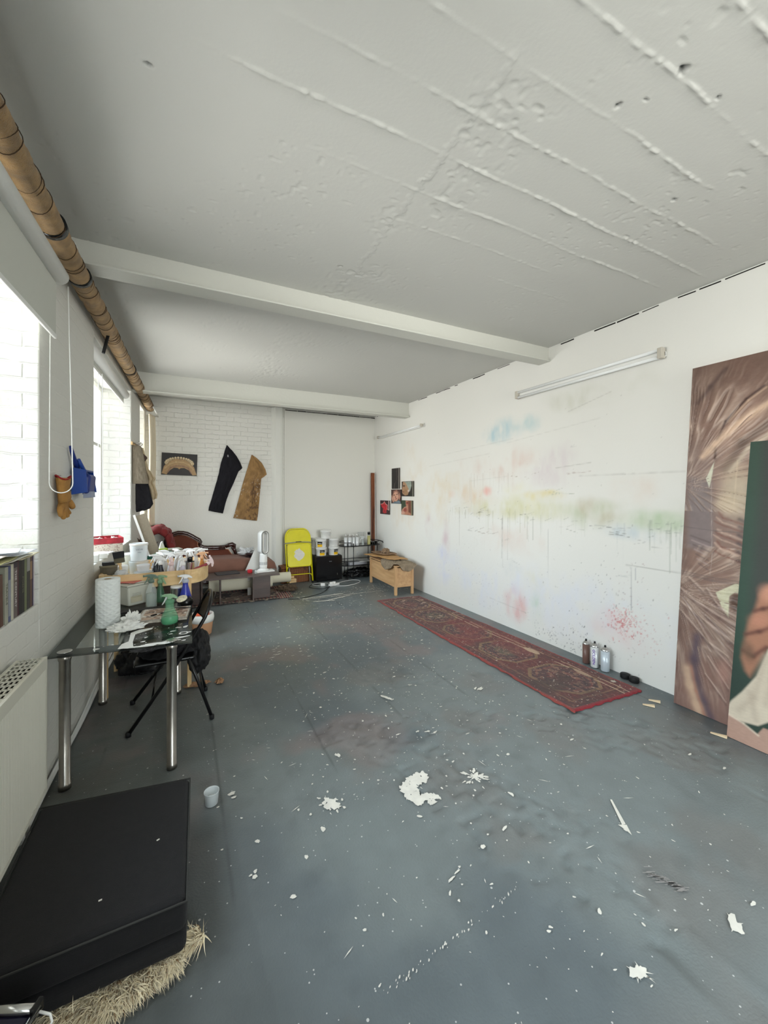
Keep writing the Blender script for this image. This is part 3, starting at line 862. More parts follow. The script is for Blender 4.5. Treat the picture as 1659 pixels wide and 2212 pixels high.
# thin scrubbed grey-white smear at the right
b = MB(); rs = np.random.RandomState(4)
for k in range(46):
    t = rs.rand(); x = 1.735 + .045 * t + rs.normal() * .010; y = 1.005 - .10 * t + rs.normal() * .012; l = rs.uniform(.015, .04)
    b.add([(x, y, .0021), (x + l, y - .5 * l, .0021), (x + l, y - .5 * l - .003, .0021), (x, y - .003, .0021)], [(0, 1, 2, 3)])
o = b.build('paint_smear', mat('thin_paint_smear', (150, 146, 143), .6), floor, recalc=False); o['kind'] = 'stuff'

# ------------------------------------------------------------------ insulated pipe
def pipe():
    t = thing('insulated_pipe', 'long ceiling-height pipe lagged in tan felt running along the left wall', 'pipe', (-.6, 2.0, 2.94))
    y0, y1 = .9, 7.3
    X = lambda y: -.606 + .025 * (y - 1.95)
    pts, rs_ = [], []
    rs = np.random.RandomState(2); y = y0
    N = 420
    for k in range(N):
        y = y0 + (y1 - y0) * k / (N - 1)
        ph = (y * 7.2) % 1
        r = .055 + .0050 * ph ** .5 + .0024 * math.sin(y * 31) * math.sin(y * 4.3) + rs.normal() * .0009
        pts.append((X(y) + .6, y - 2.0, .006 * math.sin(y * 2.1) + .004 * math.sin(y * 5.3))); rs_.append(r)
    MB().tube(pts, rs_, 20).build('felt_lagging', M['felt'], t)
    for yy in (2.53, 3.05, 5.1):
        MB().tube([(X(yy) + .6, yy - 2.0 - .022, .004), (X(yy) + .6, yy - 2.0 + .022, .004)], .0655, 28).build('metal_band', M['dark_band'], t)
    tw = MB(); y = 1.0
    while y < 7.2:
        a = rs.uniform(-.35, .35); r = .0612; c0 = (X(y) + .6, y - 2.0)
        pts = [(c0[0] + r * math.cos(q), c0[1] + r * math.sin(q) * math.tan(a) + .006 * math.sin(3 * q), r * math.sin(q) + .006 * math.sin(y * 2.1)) for q in np.linspace(0, 2 * PI, 21)[:-1]]
        tw.tube(pts, .0019, 5, closed=True); y += rs.choice([.035, .05, .11, .15, .2])
    o = tw.build('twine', mat('dark_twine', (70, 52, 34), .9), t); o['kind'] = 'stuff'
    # black stay down to the wall by the second window
    MB().tube([(X(3.95) + .6, 1.95, -.04), (X(3.95) + .57, 1.93, -.2)], .012, 8).build('stay', M['black_matt'], t)
M['dark_band'] = mat('dark_steel_band', (70, 72, 74), .25, metal=1.0)
M['felt'] = mat('tan_felt', (164, 130, 82), .95, var=.34, vscale=16, bump=.8, bscale=260, sheen=.3)
pipe()

# ------------------------------------------------------------------ blinds
def roller_blind(label, y0, y1, d, z_roller, r, z_bot, edge=True):
    t = thing('roller_blind', label, 'blind', (WLX(y0, d), y0, z_roller), LW_ROT)
    L = y1 - y0
    MB().cyl((0, 0, 0), (0, L, 0), r, 20).build('cassette', M['white_plastic'], t)
    b = MB(); b.box2((-.012, .02, z_bot - z_roller), (-.008, L - .02, 0)); b.build('fabric', M['blind'], t)
    b = MB(); b.box2((-.016, .02, z_bot - z_roller - .012), (-.004, L - .02, z_bot - z_roller + .012)); b.build('bottom_rail', M['white_plastic'], t, bevel=.003)
    return t
roller_blind('wide grey-white roller blind drawn a little way down the nearest window', .5, 2.71, .075, 2.77, .045, 2.435)
def cord(label, y, d, z0, z1, wdt, r, m):
    x = WLX(y, d)
    b = MB()
    pts = [(0, -wdt / 2 * .9, z0 - z1)]
    for k in range(0, 13):
        a = PI * k / 12
        pts.append((0, -math.cos(a) * wdt / 2, -math.sin(a) * wdt * .55 + wdt * .55))
    pts.append((0, wdt / 2 * .6, z0 - z1))
    b.tube(pts, r, 6)
    o = b.build('blind_cord', m); o.location = (x, y, z1); o.rotation_euler = (0, 0, -1.33)
    tag(o, label, 'blind cord')
    return o
cord('long looped white bead cord hanging over the leather glove', 2.72, .082, 2.73, 1.60, .100, .0029, M['white_plastic'])
b = roller_blind('narrow blind roller tilted in the top of the window past the blue dustpan', 3.90, 5.78, -.06, 2.80, .05, 2.70)
cord('thin white cord loop hanging inside the window behind the blue dustpan', 4.13, .0, 2.62, 1.50, .035, .0025, M['white_plastic'])

# ------------------------------------------------------------------ fluorescent lights
def batten(label, y0, y1, z, double):
    t = thing('fluorescent_light', label, 'light', (XR - .002, (y0 + y1) / 2, z), 0)
    L = abs(y1 - y0)
    b = MB(); b.box((-.020, 0, 0), (.036, L, .045)); b.build('housing', M['white_plastic'], t, bevel=.006)
    for s in (-1, 1):
        b = MB(); b.box((-.048, s * (L / 2 - .018), .004), (.055, .036, .085 if double else .05)); b.build('end_cap', M['batten_cap'], t, bevel=.004)
    for dz in ((.030, -.026) if double else (0,)):
        MB().cyl((-.056, -L / 2 + .03, dz), (-.056, L / 2 - .03, dz), .0135, 14).build('tube', M['tube'], t)
M['batten_cap'] = mat('batten_end_cap', (196, 190, 178), .5)
M['tube'] = mat('unlit_tube', (236, 238, 238), .18, coat=.4)
batten('long unlit twin fluorescent batten high on the right wall near the big canvases', 3.40, 1.83, 2.715, True)
batten('single unlit fluorescent batten high on the right wall by the far corner', 7.05, 5.42, 2.685, False)

# ------------------------------------------------------------------ radiator
def radiator():
    y1, y0 = 2.325, .95
    t = thing('radiator', 'white panel radiator with slotted top grille below the nearest window', 'radiator', (WLX(y0, .02), y0, 0), LW_ROT)
    L = y1 - y0; D = .11; z0, z1 = .24, .85
    b = MB()
    n = 110
    for side in (1,):
        # fluted front
        ys = np.linspace(0, L, n * 4 + 1)
        vs = []; fs = []
        for k, yy in enumerate(ys):
            dx = -.004 * (1 - math.cos(2 * PI * yy / .0125)) * .5 if .02 < yy < L - .02 else 0
            vs += [(D + dx, yy, z0 + .02), (D + dx, yy, z1 - .05)]
        for k in range(len(ys) - 1): fs.append((2 * k, 2 * k + 2, 2 * k + 3, 2 * k + 1))
        b.add(vs, fs, True)
    b.box2((D - .012, 0, z0), (D + .0005, L, z0 + .02)); b.box2((D - .012, 0, z1 - .05), (D + .0005, L, z1))
    b.box2((D - .02, 0, z0), (D - .008, L, z1)); b.box2((0, 0, z0), (.012, L, z1))
    b.box2((0, L - .004, z0), (D, L, z1 - .002)); b.box2((0, 0, z0), (D, .004, z1 - .002))
    b.build('panel', M['radiator'], t)
    g = MB(); gz = z1 - .004
    g.box2((.0, 0, gz), (.008, L, z1 + .002)); g.box2((D - .010, 0, gz), (D, L, z1 + .002))
    for k in range(int(L / .042) + 1):
        yy = min(k * .042, L - .005); g.box2((0, yy, gz), (D, yy + .006, z1 + .001))
    for xx in (.0235, .0405, .0575, .0745, .0915):
        g.box2((xx, 0, gz), (xx + .0045, L, z1 + .001))
    g.build('top_grille', M['radiator'], t)
    f = MB(); f.box2((.013, .01, z0 + .03), (D - .022, L - .01, z1 - .035)); f.build('fins', mat('dark_fins', (26, 26, 25), .9), t)  # near-black block stands in for the shade inside the grille slots
    for yy in (.2, L - .2):
        f = MB(); f.box2((-.02, yy, z0 + .1), (0, yy + .04, z1 - .1)); f.build('wall_bracket', M['radiator'], t)
    MB().tube([(.05, L - .03, z0), (.05, L - .03, .0)], .009, 10).build('pipe', M['radiator'], t)
M['radiator'] = mat('radiator_enamel', (218, 216, 203), .4)
radiator()

# ------------------------------------------------------------------ black folding guest cushion, sheepskin, chrome case
def pouffe():
    t = thing('floor_cushion', 'large black folded fabric floor cushion lying on a sheepskin in front of the radiator', 'cushion', (0, 0, 0))
    def q(z, e=0): return [(-.560 - e, 1.500 - e, z), (.008 + e, 1.500 - e, z), (.026 + e, 2.135 + e, z), (-.560 - e, 2.225 + e, z)]
    def layer(z0, z1, nm):
        b = MB(); b.hexa(q(z0), q(z1))
        me_ = b.build(nm, M['black_fabric'], t, bevel=.024, seg=5)
        me_.modifiers['bevel'].angle_limit = math.radians(30)
        return me_
    layer(.118, .170 + .062, 'top_layer'); layer(.045, .116, 'lower_layer')
    pp = q(.222, .001)
    b = MB(); b.tube([Vector(p) for p in pp], .004, 8, closed=True)
    b.build('piping', M['black_piping'], t)
    for (x, y, a) in ((-.09, 1.80, .3), (-.25, 1.62, 0.1)):
        b = MB(); b.box((x, y, .2335), (.010, .004, .0025), (0, 0, a)); b.build('loose_thread', M['spill'], t)
    return t
M['black_fabric'] = mat('black_cotton', (19, 18, 20), .9, var=.18, vscale=40, bump=.35, bscale=500, sheen=.04)
M['black_piping'] = mat('black_piping', (52, 52, 50), .9)
pouffe()

def strands(name, base, n, lmin, lmax, m, parent, seed=0, lean=(0, 0, 0), width=.0016, curl=.35, spread=1.0):
    """base(rs) -> (point, outward normal). Tapered tufts as real strips."""
    rs = np.random.RandomState(seed); b = MB()
    for k in range(n):
        p, nr = base(rs)
        p = Vector(p); nr = (Vector(nr) + Vector(rs.normal(size=3)) * .35 * spread).normalized()
        l = rs.uniform(lmin, lmax); side = nr.orthogonal().normalized()
        side.rotate(Matrix.Rotation(rs.uniform(0, 6.28), 3, nr))
        w_ = width * rs.uniform(.6, 1.4)
        vs = []; S = 4; pos = p.copy(); d = nr.copy(); cv = Vector(rs.normal(size=3)) * curl
        for i in range(S + 1):
            ww = w_ * (1 - i / S) + .0001
            vs += [pos - side * ww, pos + side * ww]
            d = (d + (cv + Vector(lean)) / S).normalized(); pos = pos + d * l / S
            if pos.z < .004: pos.z = .004
        b.add(vs, [(2 * i, 2 * i + 1, 2 * i + 3, 2 * i + 2) for i in range(S)], True)
    o = b.build(name, m, parent, recalc=False)
    return o

def sheepskin():
    t = thing('sheepskin', 'shaggy cream sheepskin poking out from under the black floor cushion', 'sheepskin', (0, 0, 0))
    out = [(-.03, 1.56), (-.012, 1.510), (-.045, 1.492), (-.13, 1.465), (-.21, 1.447), (-.29, 1.472), (-.34, 1.50), (-.40, 1.56), (-.38, 1.75), (-.2, 1.9), (-.05, 1.8)]
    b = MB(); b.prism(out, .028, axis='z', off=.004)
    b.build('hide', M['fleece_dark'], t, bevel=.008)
    def base(rs):
        k = rs.uniform(0, 6.999); i = int(k); f = k - i
        a, c = Vector((*out[i], 0)), Vector((*out[i + 1], 0))
        p = a.lerp(c, f); ins = rs.uniform(-.002, .085); nr = Vector((c.y - a.y, -(c.x - a.x), 0)).normalized()
        if nr.y > 0 and i > 0: nr = -nr
        p = p - nr * ins; z = rs.uniform(.018, .040)
        return (p.x, p.y, z), (nr.x * .9, nr.y * .9, .35)
    o = strands('fleece', base, 8000, .028, .058, M['fleece'], t, 3, lean=(0, -.1, -.75), width=.0022)
    o['kind'] = 'stuff'
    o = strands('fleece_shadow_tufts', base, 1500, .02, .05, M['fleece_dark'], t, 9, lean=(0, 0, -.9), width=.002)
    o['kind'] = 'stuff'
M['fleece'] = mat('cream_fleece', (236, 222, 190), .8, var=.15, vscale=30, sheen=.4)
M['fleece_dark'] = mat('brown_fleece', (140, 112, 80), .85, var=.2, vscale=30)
sheepskin()

def case():
    t = thing('flight_case', 'navy case with chrome edge and white wire handle at the bottom left', 'case', (-.42, 1.33, 0), -.42)
    b = MB(); b.box2((-.09, -.16, .004), (.055, .045, .232)); b.build('body', mat('navy_panel', (24, 22, 46), .35), t, bevel=.01)
    b = MB(); b.tube([(-.09, .05, .236), (.058, .05, .236)], .011, 12); b.build('chrome_edge', M['chrome'], t)
    b = MB(); b.tube([(.062, .052, .236), (.062, -.16, .236)], .008, 12); b.build('chrome_edge', M['chrome'], t)
    b = MB(); b.box((.058, .05, .236), (.014, .034, .030)); b.build('corner_clip', M['black'], t, bevel=.004)
    b = MB(); b.tube([(.066, .045, .235), (.10, .040, .232), (.112, .030, .225), (.110, -.02, .215), (.108, -.12, .2)], .0032, 8); b.build('wire_handle', M['white_plastic'], t)
case()

# plastic pot on the floor
def measuring_pot():
    t = thing('plastic_pot', 'small translucent plastic pot standing alone on the grey floor by the cushion', 'pot', (.128, 2.228, .001))
    b = MB(); b.lathe([(.028, 0), (.031, .003), (.036, .062), (.0375, .063), (.0375, .066), (.0345, .066), (.0345, .06), (.0295, .005), (.0, .005)], n=28); b.build('cup', M['frosted'], t)
    b = MB(); b.lathe([(.0, .0), (.029, .0), (.031, .022), (.0, .022)], (0, 0, .0052), n=28); b.build('milky_residue', mat('milky_liquid', (214, 216, 214), .5), t)
M['frosted'] = mat('frosted_plastic', (225, 230, 230), .35, alpha=.55)
measuring_pot()
# ================================================================== GLASS DESK AND WHAT IS ON IT
M['desk_glass'] = glass_pane('desk_glass', tint=(0.93, 0.97, 0.96), refl=.05, graze=.5)
M['border'] = mat('black_glass_border', (20, 19, 20), .6)
def glass_desk():
    t = thing('glass_desk', 'glass-topped desk with black border and chrome legs, splashed with white paint', 'desk', (-.3, 3.2, 0))
    O = Vector((-.3, 3.2, 0))
    NL, NR, FR, FL = [Vector(p) for p in ((-.645, 2.655, 0), (.044, 2.556, 0), (.062, 3.74, 0), (-.628, 3.83, 0))]
    q = [p - O for p in (NL, NR, FR, FL)]
    b = MB(); b.hexa([p + Vector((0, 0, .731)) for p in q], [p + Vector((0, 0, .740)) for p in q])
    b.build('glass_top', M['desk_glass'], t)
    c = sum(q, Vector()) / 4
    def inset(p, dx, dy): return Vector((p.x + (dx if p.x < c.x else -dx), p.y + (dy if p.y < c.y else -dy), 0))
    qi = [inset(p, .105, .105) for p in q]
    b = MB()
    for k in range(4):
        l = (k + 1) % 4
        zz = Vector((0, 0, .7285)); z2 = Vector((0, 0, .7305))
        b.hexa([q[k] + zz, q[l] + zz, qi[l] + zz, qi[k] + zz], [q[k] + z2, q[l] + z2, qi[l] + z2, qi[k] + z2])
    b.build('black_border', M['border'], t)
    for (x, y) in ((-.575, 2.70), (-.062, 2.625), (-.045, 3.585), (-.548, 3.66)):
        g = MB(); g.lathe([(.0285, 0), (.0285, .03), (.026, .032), (.026, .69), (.030, .70), (.032, .727), (.0, .727)], (x + .3, y - 3.2, 0), 28)
        lg = g.build('leg', M['chrome_worn'], t)
        d = MB(); d.lathe([(.034, .7405), (.034, .7435), (.030, .7445), (.0, .7445)], (x + .3, y - 3.2, 0), 32)
        d.build('fixing_disc', M['chrome'], lg)
    # spilled white paint
    rs = np.random.RandomState(21); b = MB()
    def blob(x, y, r, asp=1, ang=0, jag=.3, n=16):
        ph = rs.uniform(0, 6.28, 3); vs = []
        for k in range(n):
            a = 2 * PI * k / n; rr = r * (1 + jag * (.5 * math.sin(2 * a + ph[0]) + .4 * math.sin(3 * a + ph[1]) + .3 * math.sin(7 * a + ph[2])))
            u, v = rot2(rr * math.cos(a) * asp, rr * math.sin(a) / asp, ang); vs.append((x + u + .3, y + v - 3.2, .7406 + len(b.f) * 1e-6))
        b.add(vs, [tuple(range(n))])
    def poly(pts): b.add([(x + .3, y - 3.2, .7406 + len(b.f) * 1e-6) for x, y in pts], [tuple(range(len(pts)))])
    poly([(-.325, 2.612), (-.25, 2.603), (-.262, 2.70), (-.262, 2.84), (-.18, 2.90), (-.175, 2.93), (-.25, 2.925), (-.29, 2.88), (-.285, 2.72), (-.315, 2.69)])
    for (x, y, r, a_, g_) in ((-.15, 2.612, .035, 1.9, -.1), (-.07, 2.618, .03, 1.6, 0), (-.20, 2.600, .03, 1.9, -.1), (-.10, 2.60, .025, 1.8, 0), (-.02, 2.66, .026, 1.8, .1),
                             (-.21, 2.68, .011, 1.3, 0), (-.20, 2.75, .009, 1.5, .8), (-.43, 2.665, .014, 1.3, 0), (.0, 2.60, .010, 1.3, 0), (.01, 2.86, .016, 1.2, 1), (-.03, 2.86, .012, 1.3, 0),
                             (.03, 2.74, .010, 1.2, 0), (-.06, 2.80, .012, 1.6, 0), (-.26, 2.61, .02, 1.9, 0), (-.07, 2.75, .008, 1.6, .2), (-.36, 2.70, .007, 1, 0)):
        blob(x, y, r, a_, g_)
    for k in range(26):        # the ring by the corner
        a = 2 * PI * k / 26; blob(.0 + .022 * math.cos(a), 2.735 + .022 * math.sin(a), .006, 1.2, a + 1.57, .3, 8)
    for k in range(60): blob(rs.uniform(-.45, .03), rs.uniform(2.61, 2.95), rs.uniform(.001, .004), 1.2, 0, .3, 7)
    for k in range(40): blob(rs.uniform(-.55, -.2), 2.83 + rs.normal() * .006, rs.uniform(.001, .003), 1.6, 0, .3, 7)
    o = b.build('paint_spill', M['spill_w'], t, recalc=False); o['kind'] = 'stuff'; o['label'] = 'white paint spilled on the glass'
M['spill_w'] = mat('white_paint_spill', (238, 238, 234), .35)
glass_desk()
ZD = .7415

# kitchen roll
def paper_roll():
    t = thing('kitchen_roll', 'tall roll of quilted white kitchen paper standing on the glass desk', 'kitchen roll', (-.438, 3.105, ZD))
    m = bpy.data.materials.new('quilted_paper'); m.use_nodes = True
    nt = m.node_tree; bs = nt.nodes['Principled BSDF']; bs.inputs['Base Color'].default_value = (*lin((228, 232, 230)), 1); bs.inputs['Roughness'].default_value = .9
    tc = nt.nodes.new('ShaderNodeTexCoord'); L = nt.links.new
    hs = []
    for a in (0.7, -0.7):
        mp = nt.nodes.new('ShaderNodeMapping'); mp.inputs['Rotation'].default_value = (0, a, a * .8)
        wv = nt.nodes.new('ShaderNodeTexWave'); wv.inputs['Scale'].default_value = 13; wv.bands_direction = 'Z'; wv.inputs['Distortion'].default_value = .5
        L(tc.outputs['Object'], mp.inputs[0]); L(mp.outputs[0], wv.inputs['Vector']); hs.append(wv)
    mm = nt.nodes.new('ShaderNodeMath'); mm.operation = 'MAXIMUM'; L(hs[0].outputs['Fac'], mm.inputs[0]); L(hs[1].outputs['Fac'], mm.inputs[1])
    bp = nt.nodes.new('ShaderNodeBump'); bp.inputs['Strength'].default_value = .5; bp.inputs['Distance'].default_value = .006
    L(mm.outputs[0], bp.inputs['Height']); L(bp.outputs[0], bs.inputs['Normal'])
    b = MB(); b.lathe([(.020, .002), (.066, .0), (.0675, .004), (.0675, .300), (.066, .304), (.021, .302), (.020, .298), (.020, .02)], n=48)
    b.build('paper', m, t)
    b = MB(); b.lathe([(.0200, .001), (.0200, .303), (.0185, .303), (.0185, .001)], n=30); b.build('core', M['cardboard'], t)
M['cardboard'] = mat('cardboard', (168, 146, 116), .9)
paper_roll()
M['paper'] = mat('white_paper', (226, 226, 222), .85)
M['tissue'] = mat('crumpled_tissue', (226, 226, 222), .9, var=.10, vscale=30)

def crumple(name, label, cat, c, r, m, seed, amp=.45, freq=2.0, rz=0):
    o = lumpy(name, (0, 0, 0), r, m, None, seed, amp, freq, 5)
    # sharpen the creases
    from mathutils import noise
    for v in o.data.vertices:
        p = v.co.copy(); k = noise.noise(Vector((p.x / r[0], p.y / r[1], p.z / r[2])) * 3.1 + Vector((seed, 2, 1)))
        v.co *= 1 + .28 * (abs(k) * 2 - .5)
    lo = min(v.co.z for v in o.data.vertices)
    for v in o.data.vertices: v.co.z -= lo
    for f in o.data.polygons: f.use_smooth = False
    o.location = c; o.rotation_euler = (0, 0, rz)
    return tag(o, label, cat)
crumple('paper_towel', 'crumpled dirty paper towel lying in front of the kitchen roll', 'paper towel', (-.33, 2.945, ZD), (.100, .056, .040), M['tissue'], 3, .32, 1.3)
crumple('paper_towel', 'scrunched paper towel standing up in points beside the kitchen roll', 'paper towel', (-.305, 3.055, ZD), (.058, .045, .058), M['tissue'], 8, .42, 1.2)

# spray bottles
def spray_bottle(label, loc, body, head, h=.20, r=.038, fill=None, rz=0, tilt=None, group=None, straight=False, prof=None, neckm=None, trig=None):
    """h: height of the bottle body up to the neck; the trigger head sits above"""
    t = thing('spray_bottle', label, 'spray bottle', loc, rz, group)
    if tilt: t.rotation_euler = (tilt[0], tilt[1], rz)
    if prof is None:
        prof = ([(r * .93, 0), (r, .006), (r, h * .62), (r * .94, h * .70), (r * .42, h * .93), (r * .40, h)] if straight else
                [(r * .90, 0), (r, .008), (r * 1.0, h * .16), (r * .92, h * .34), (r * .66, h * .62), (r * .46, h * .82), (r * .42, h * .88), (r * .42, h)])
    b = MB(); b.lathe(prof, n=28); bo = b.build('bottle', body, t)
    if fill:
        k = fill[0]; fz = h * k
        pr = [(max(p[0] - .0018, .001), max(p[1], .003)) for p in prof if p[1] < fz]
        # radius at the fill line
        rf = pr[-1][0]
        for i in range(len(prof) - 1):
            if prof[i][1] <= fz <= prof[i + 1][1]:
                q = (fz - prof[i][1]) / (prof[i + 1][1] - prof[i][1]); rf = prof[i][0] + (prof[i + 1][0] - prof[i][0]) * q - .0018
        b = MB(); b.lathe([(.0, .003)] + pr + [(rf, fz), (.0, fz)], n=26); b.build('liquid', fill[1], bo)
    b = MB(); b.lathe([(r * .50, h - .004), (r * .52, h + .018), (r * .40, h + .020), (r * .30, h + .030), (.0, h + .030)], n=22)
    for k in range(14):
        a = 2 * PI * k / 14; b.box((r * .51 * math.cos(a), r * .51 * math.sin(a), h + .007), (.002, .002, .018), (0, 0, a))
    b.build('collar', neckm or head, t)
    # head: nozzle faces -x, shroud sweeps back to +x
    z = h + .026
    out = [(-.046, z + .018), (-.046, z + .027), (-.030, z + .032), (.0, z + .034), (.026, z + .028), (.046, z + .012), (.050, z + .002), (.040, z + .004), (.020, z + .010), (.010, z), (-.010, z), (-.012, z + .014)]
    b = MB(); b.prism([(x, y) for x, y in out], .020, axis='y', off=-.010); hd = b.build('spray_head', head, t, bevel=.0035)
    b = MB(); b.cyl((-.045, 0, z + .0225), (-.054, 0, z + .0225), .008, 14); b.build('nozzle', neckm or head, hd)
    tr = [(-.012, z + .013), (-.024, z + .014), (-.034, z - .010), (-.048, z - .036), (-.044, z - .038), (-.026, z - .016)]
    b = MB(); b.prism(tr, .013, axis='y', off=-.0065); b.build('trigger', trig or head, t, bevel=.0025)
    return t
def plastic(name, rgb, alpha=1.0, rough=.25):
    return mat(name, rgb, rough, alpha=None if alpha >= 1 else alpha)
M['green_clear'] = plastic('translucent_green', (120, 180, 140), .42)
M['green_liquid'] = plastic('green_liquid', (20, 150, 96), .92)
M['green_head'] = plastic('pale_green_head', (150, 186, 150), .8)
M['clear_p'] = plastic('clear_plastic', (215, 225, 222), .28)
M['clear_head'] = plastic('clear_head', (226, 230, 230), .75)
M['blue_p'] = plastic('blue_plastic', (44, 60, 170), .85)
M['grey_green'] = plastic('grey_green_head', (104, 124, 112))
M['white_head'] = plastic('white_head', (238, 238, 238))
gp = [(.040, 0), (.050, .010), (.052, .030), (.047, .055), (.034, .085), (.026, .105), (.0245, .115), (.0245, .135)]
spray_bottle('clear green bulb-shaped spray bottle with green liquid on the front of the desk', (-.082, 2.97, ZD), M['green_clear'], M['green_head'], .135, .050, (.33, M['green_liquid']), rz=-.3, prof=gp, neckm=M['green_clear'], trig=M['clear_head'])
spray_bottle('tall clear spray bottle with a grey-green head, half full of water', (-.218, 3.47, ZD), M['clear_p'], M['grey_green'], .185, .037, (.55, plastic('water', (190, 205, 196), .4)), rz=-.1, straight=True)
spray_bottle('small green glass spray bottle behind the clear grey-headed one', (-.165, 3.60, ZD), plastic('green_glass', (70, 120, 90), .6), M['green_head'], .15, .036, rz=2.6)
spray_bottle('cobalt blue spray bottle with white head on the desk', (.012, 3.46, ZD), M['blue_p'], M['white_head'], .165, .046, rz=-.1, neckm=plastic('clear_collar', (200, 206, 220), .8))

# paint tin, black jar
def tin(label, loc, r, h, body, lid, name='paint_tin', cat='tin', lid_h=.012):
    t = thing(name, label, cat, loc)
    b = MB(); b.lathe([(r * .97, 0), (r, .003), (r, .006), (r * .985, .009), (r * .985, h - .008), (r, h - .004), (r, h)], n=36); b.build('can', body, t)
    b = MB(); b.lathe([(r * 1.03, h - lid_h), (r * 1.03, h), (r * .99, h + .003), (.0, h + .003)], n=36); b.build('lid', lid, t)
    return t
tin('shiny steel tin with a white lid behind the blue spray bottle', (-.045, 3.58, ZD), .048, .115, M['chrome'], M['white_plastic'])
def jar():
    t = thing('paint_jar', 'round black jar with cream-crusted lid tipped beside the blue spray bottle', 'jar', (.016, 3.368, ZD + .001))
    b = MB(); b.lathe([(.030, 0), (.044, .010), (.050, .03), (.044, .052), (.034, .062), (.034, .068)], n=30); b.build('body', M['black'], t)
    b = MB(); b.lathe([(.0, .066), (.037, .066), (.037, .074), (.034, .077), (.0, .077)], n=30)
    o = b.build('lid', mat('crusted_cream', (228, 222, 196), .6, var=.3, vscale=60), t); o.rotation_euler = (.35, -.25, 0); o.location = (-.012, -.02, .006)
jar()

# notebook / palette with torn edge
def pad():
    t = thing('sketch_pad', 'spiral-bound pad caked in pinkish paint lying open behind the green bottle', 'pad', (-.115, 3.17, ZD), -.10)
    b = MB(); b.box2((-.165, -.145, 0), (.150, .145, .016)); b.build('pages', mat('page_edges', (170, 162, 150), .9, var=.3, vscale=60), t, bevel=.002)
    def col(U_, V_):
        n = fbm(U_ * 3, V_ * 6, .5, 5)[..., None]; c = lin((196, 168, 148)) * (1 - sstep(.45, .6, n)) + lin((120, 96, 86)) * sstep(.45, .6, n)
        k = sstep(.62, .7, fbm(U_ * 3, V_ * 3, .2, 9))[..., None]; c = c * (1 - k) + lin((228, 222, 214)) * k
        e = ((U_ < .06) | (U_ > .97) | (V_ < .05) | (V_ > .95))[..., None]; return np.where(e, lin((214, 210, 204)), c)
    n = 60
    U_, V_ = np.meshgrid(np.linspace(0, 1, n), np.linspace(0, 1, n), indexing='ij')
    P = np.stack([-.150 + U_ * .298, -.143 + V_ * .286, .0175 + .002 * fbm(U_, V_, .2, 3)], -1)
    grid_obj('painted_page', P, mat('painted_page', (200, 180, 160), .7, attr=True), col(U_, V_), t)
    b = MB()
    for k in range(22):
        y = -.135 + .27 * k / 21
        b.tube([(-.160, y, .016), (-.170, y, .020), (-.174, y + .003, .010), (-.166, y + .003, .002)], .0012, 5)
    b.build('spiral', M['black'], t)
    return t
pad()
def brush(label, p0, p1, mh, mb, r=.005, brw=.012):
    p0, p1 = Vector(p0), Vector(p1)
    t = thing('paint_brush', label, 'brush', p0)
    d = p1 - p0
    MB().tube([(0, 0, 0), d * .45, d * .66], [r * .5, r, r * .8], 8).build('handle', mh, t)
    MB().tube([d * .66, d * .80], [r * .9, r * 1.0], 8).build('ferrule', M['chrome'], t)
    MB().tube([d * .80, d * .92, d], [r * .95, brw * .5, brw * .3], 8).build('bristles', mb, t)
brush('black-handled brush lying across the paint-caked pad', (-.03, 3.20, ZD + .026), (-.20, 3.125, ZD + .024), M['black'], M['black_matt'])
brush('long dark brush resting over the far edge of the paint-caked pad', (.055, 3.22, ZD + .024), (-.17, 3.33, ZD + .014), M['black'], mat('brown_bristle', (90, 70, 50), .9))
# dark painted tray at the back of the pad
b = MB(); b.box2((-.16, -.035, 0), (.16, .035, .014))
o = b.build('paint_board', mat('caked_black', (36, 32, 34), .5, var=.5, vscale=70, bump=.6, bscale=120), bevel=.003); o.location = (-.25, 3.375, ZD)
tag(o, 'dark paint-crusted strip of board at the back of the desk', 'board')

# plastic box with papers on top
def store_box():
    t = thing('storage_tub', 'white plastic tub with a printed label beside the kitchen roll', 'tub', (-.350, 3.655, ZD), .62)
    b = MB()
    b.hexa([(-.085, -.085, 0), (.085, -.085, 0), (.085, .085, 0), (-.085, .085, 0)], [(-.098, -.098, .150), (.098, -.098, .150), (.098, .098, .150), (-.098, .098, .150)])
    b.build('body', M['tub_white'], t, bevel=.015, seg=4)
    b = MB(); b.box((0, 0, .157), (.212, .212, .014)); b.build('lid', M['tub_white'], t, bevel=.006, seg=3)
    lb = MB(); lb.box((-.03, -.0915, .065), (.085, .001, .075), (-.085, 0, 0)); la = lb.build('label', mat('buff_label', (186, 180, 156), .8), t)
    b = MB()
    for k in range(7): b.box((-.03, -.0922 - (k - 3) * .00095, .065 + (k - 3) * .010), (.066, .0006, .0016), (-.085, 0, 0))
    b.build('print', mat('label_print', (80, 76, 68), .8), la)
    return t
M['tub_white'] = mat('tub_plastic', (205, 205, 192), .4)
store_box()
def flat_item(name, label, cat, c, size, rz, m, group=None, bevel=.001):
    b = MB(); b.box((0, 0, size[2] / 2), size); o = b.build(name, m, bevel=bevel); o.location = c; o.rotation_euler = (0, 0, rz)
    return tag(o, label, cat, group)
flat_item('paper_sheet', 'white sheet of paper lying under the coral notebook', 'paper', (-.335, 3.70, ZD + .166), (.15, .21, .003), .35, M['paper'])
flat_item('notebook', 'coral red notebook lying on the white plastic tub', 'notebook', (-.360, 3.665, ZD + .170), (.145, .17, .006), -.55, mat('coral_cover', (206, 118, 108), .6))

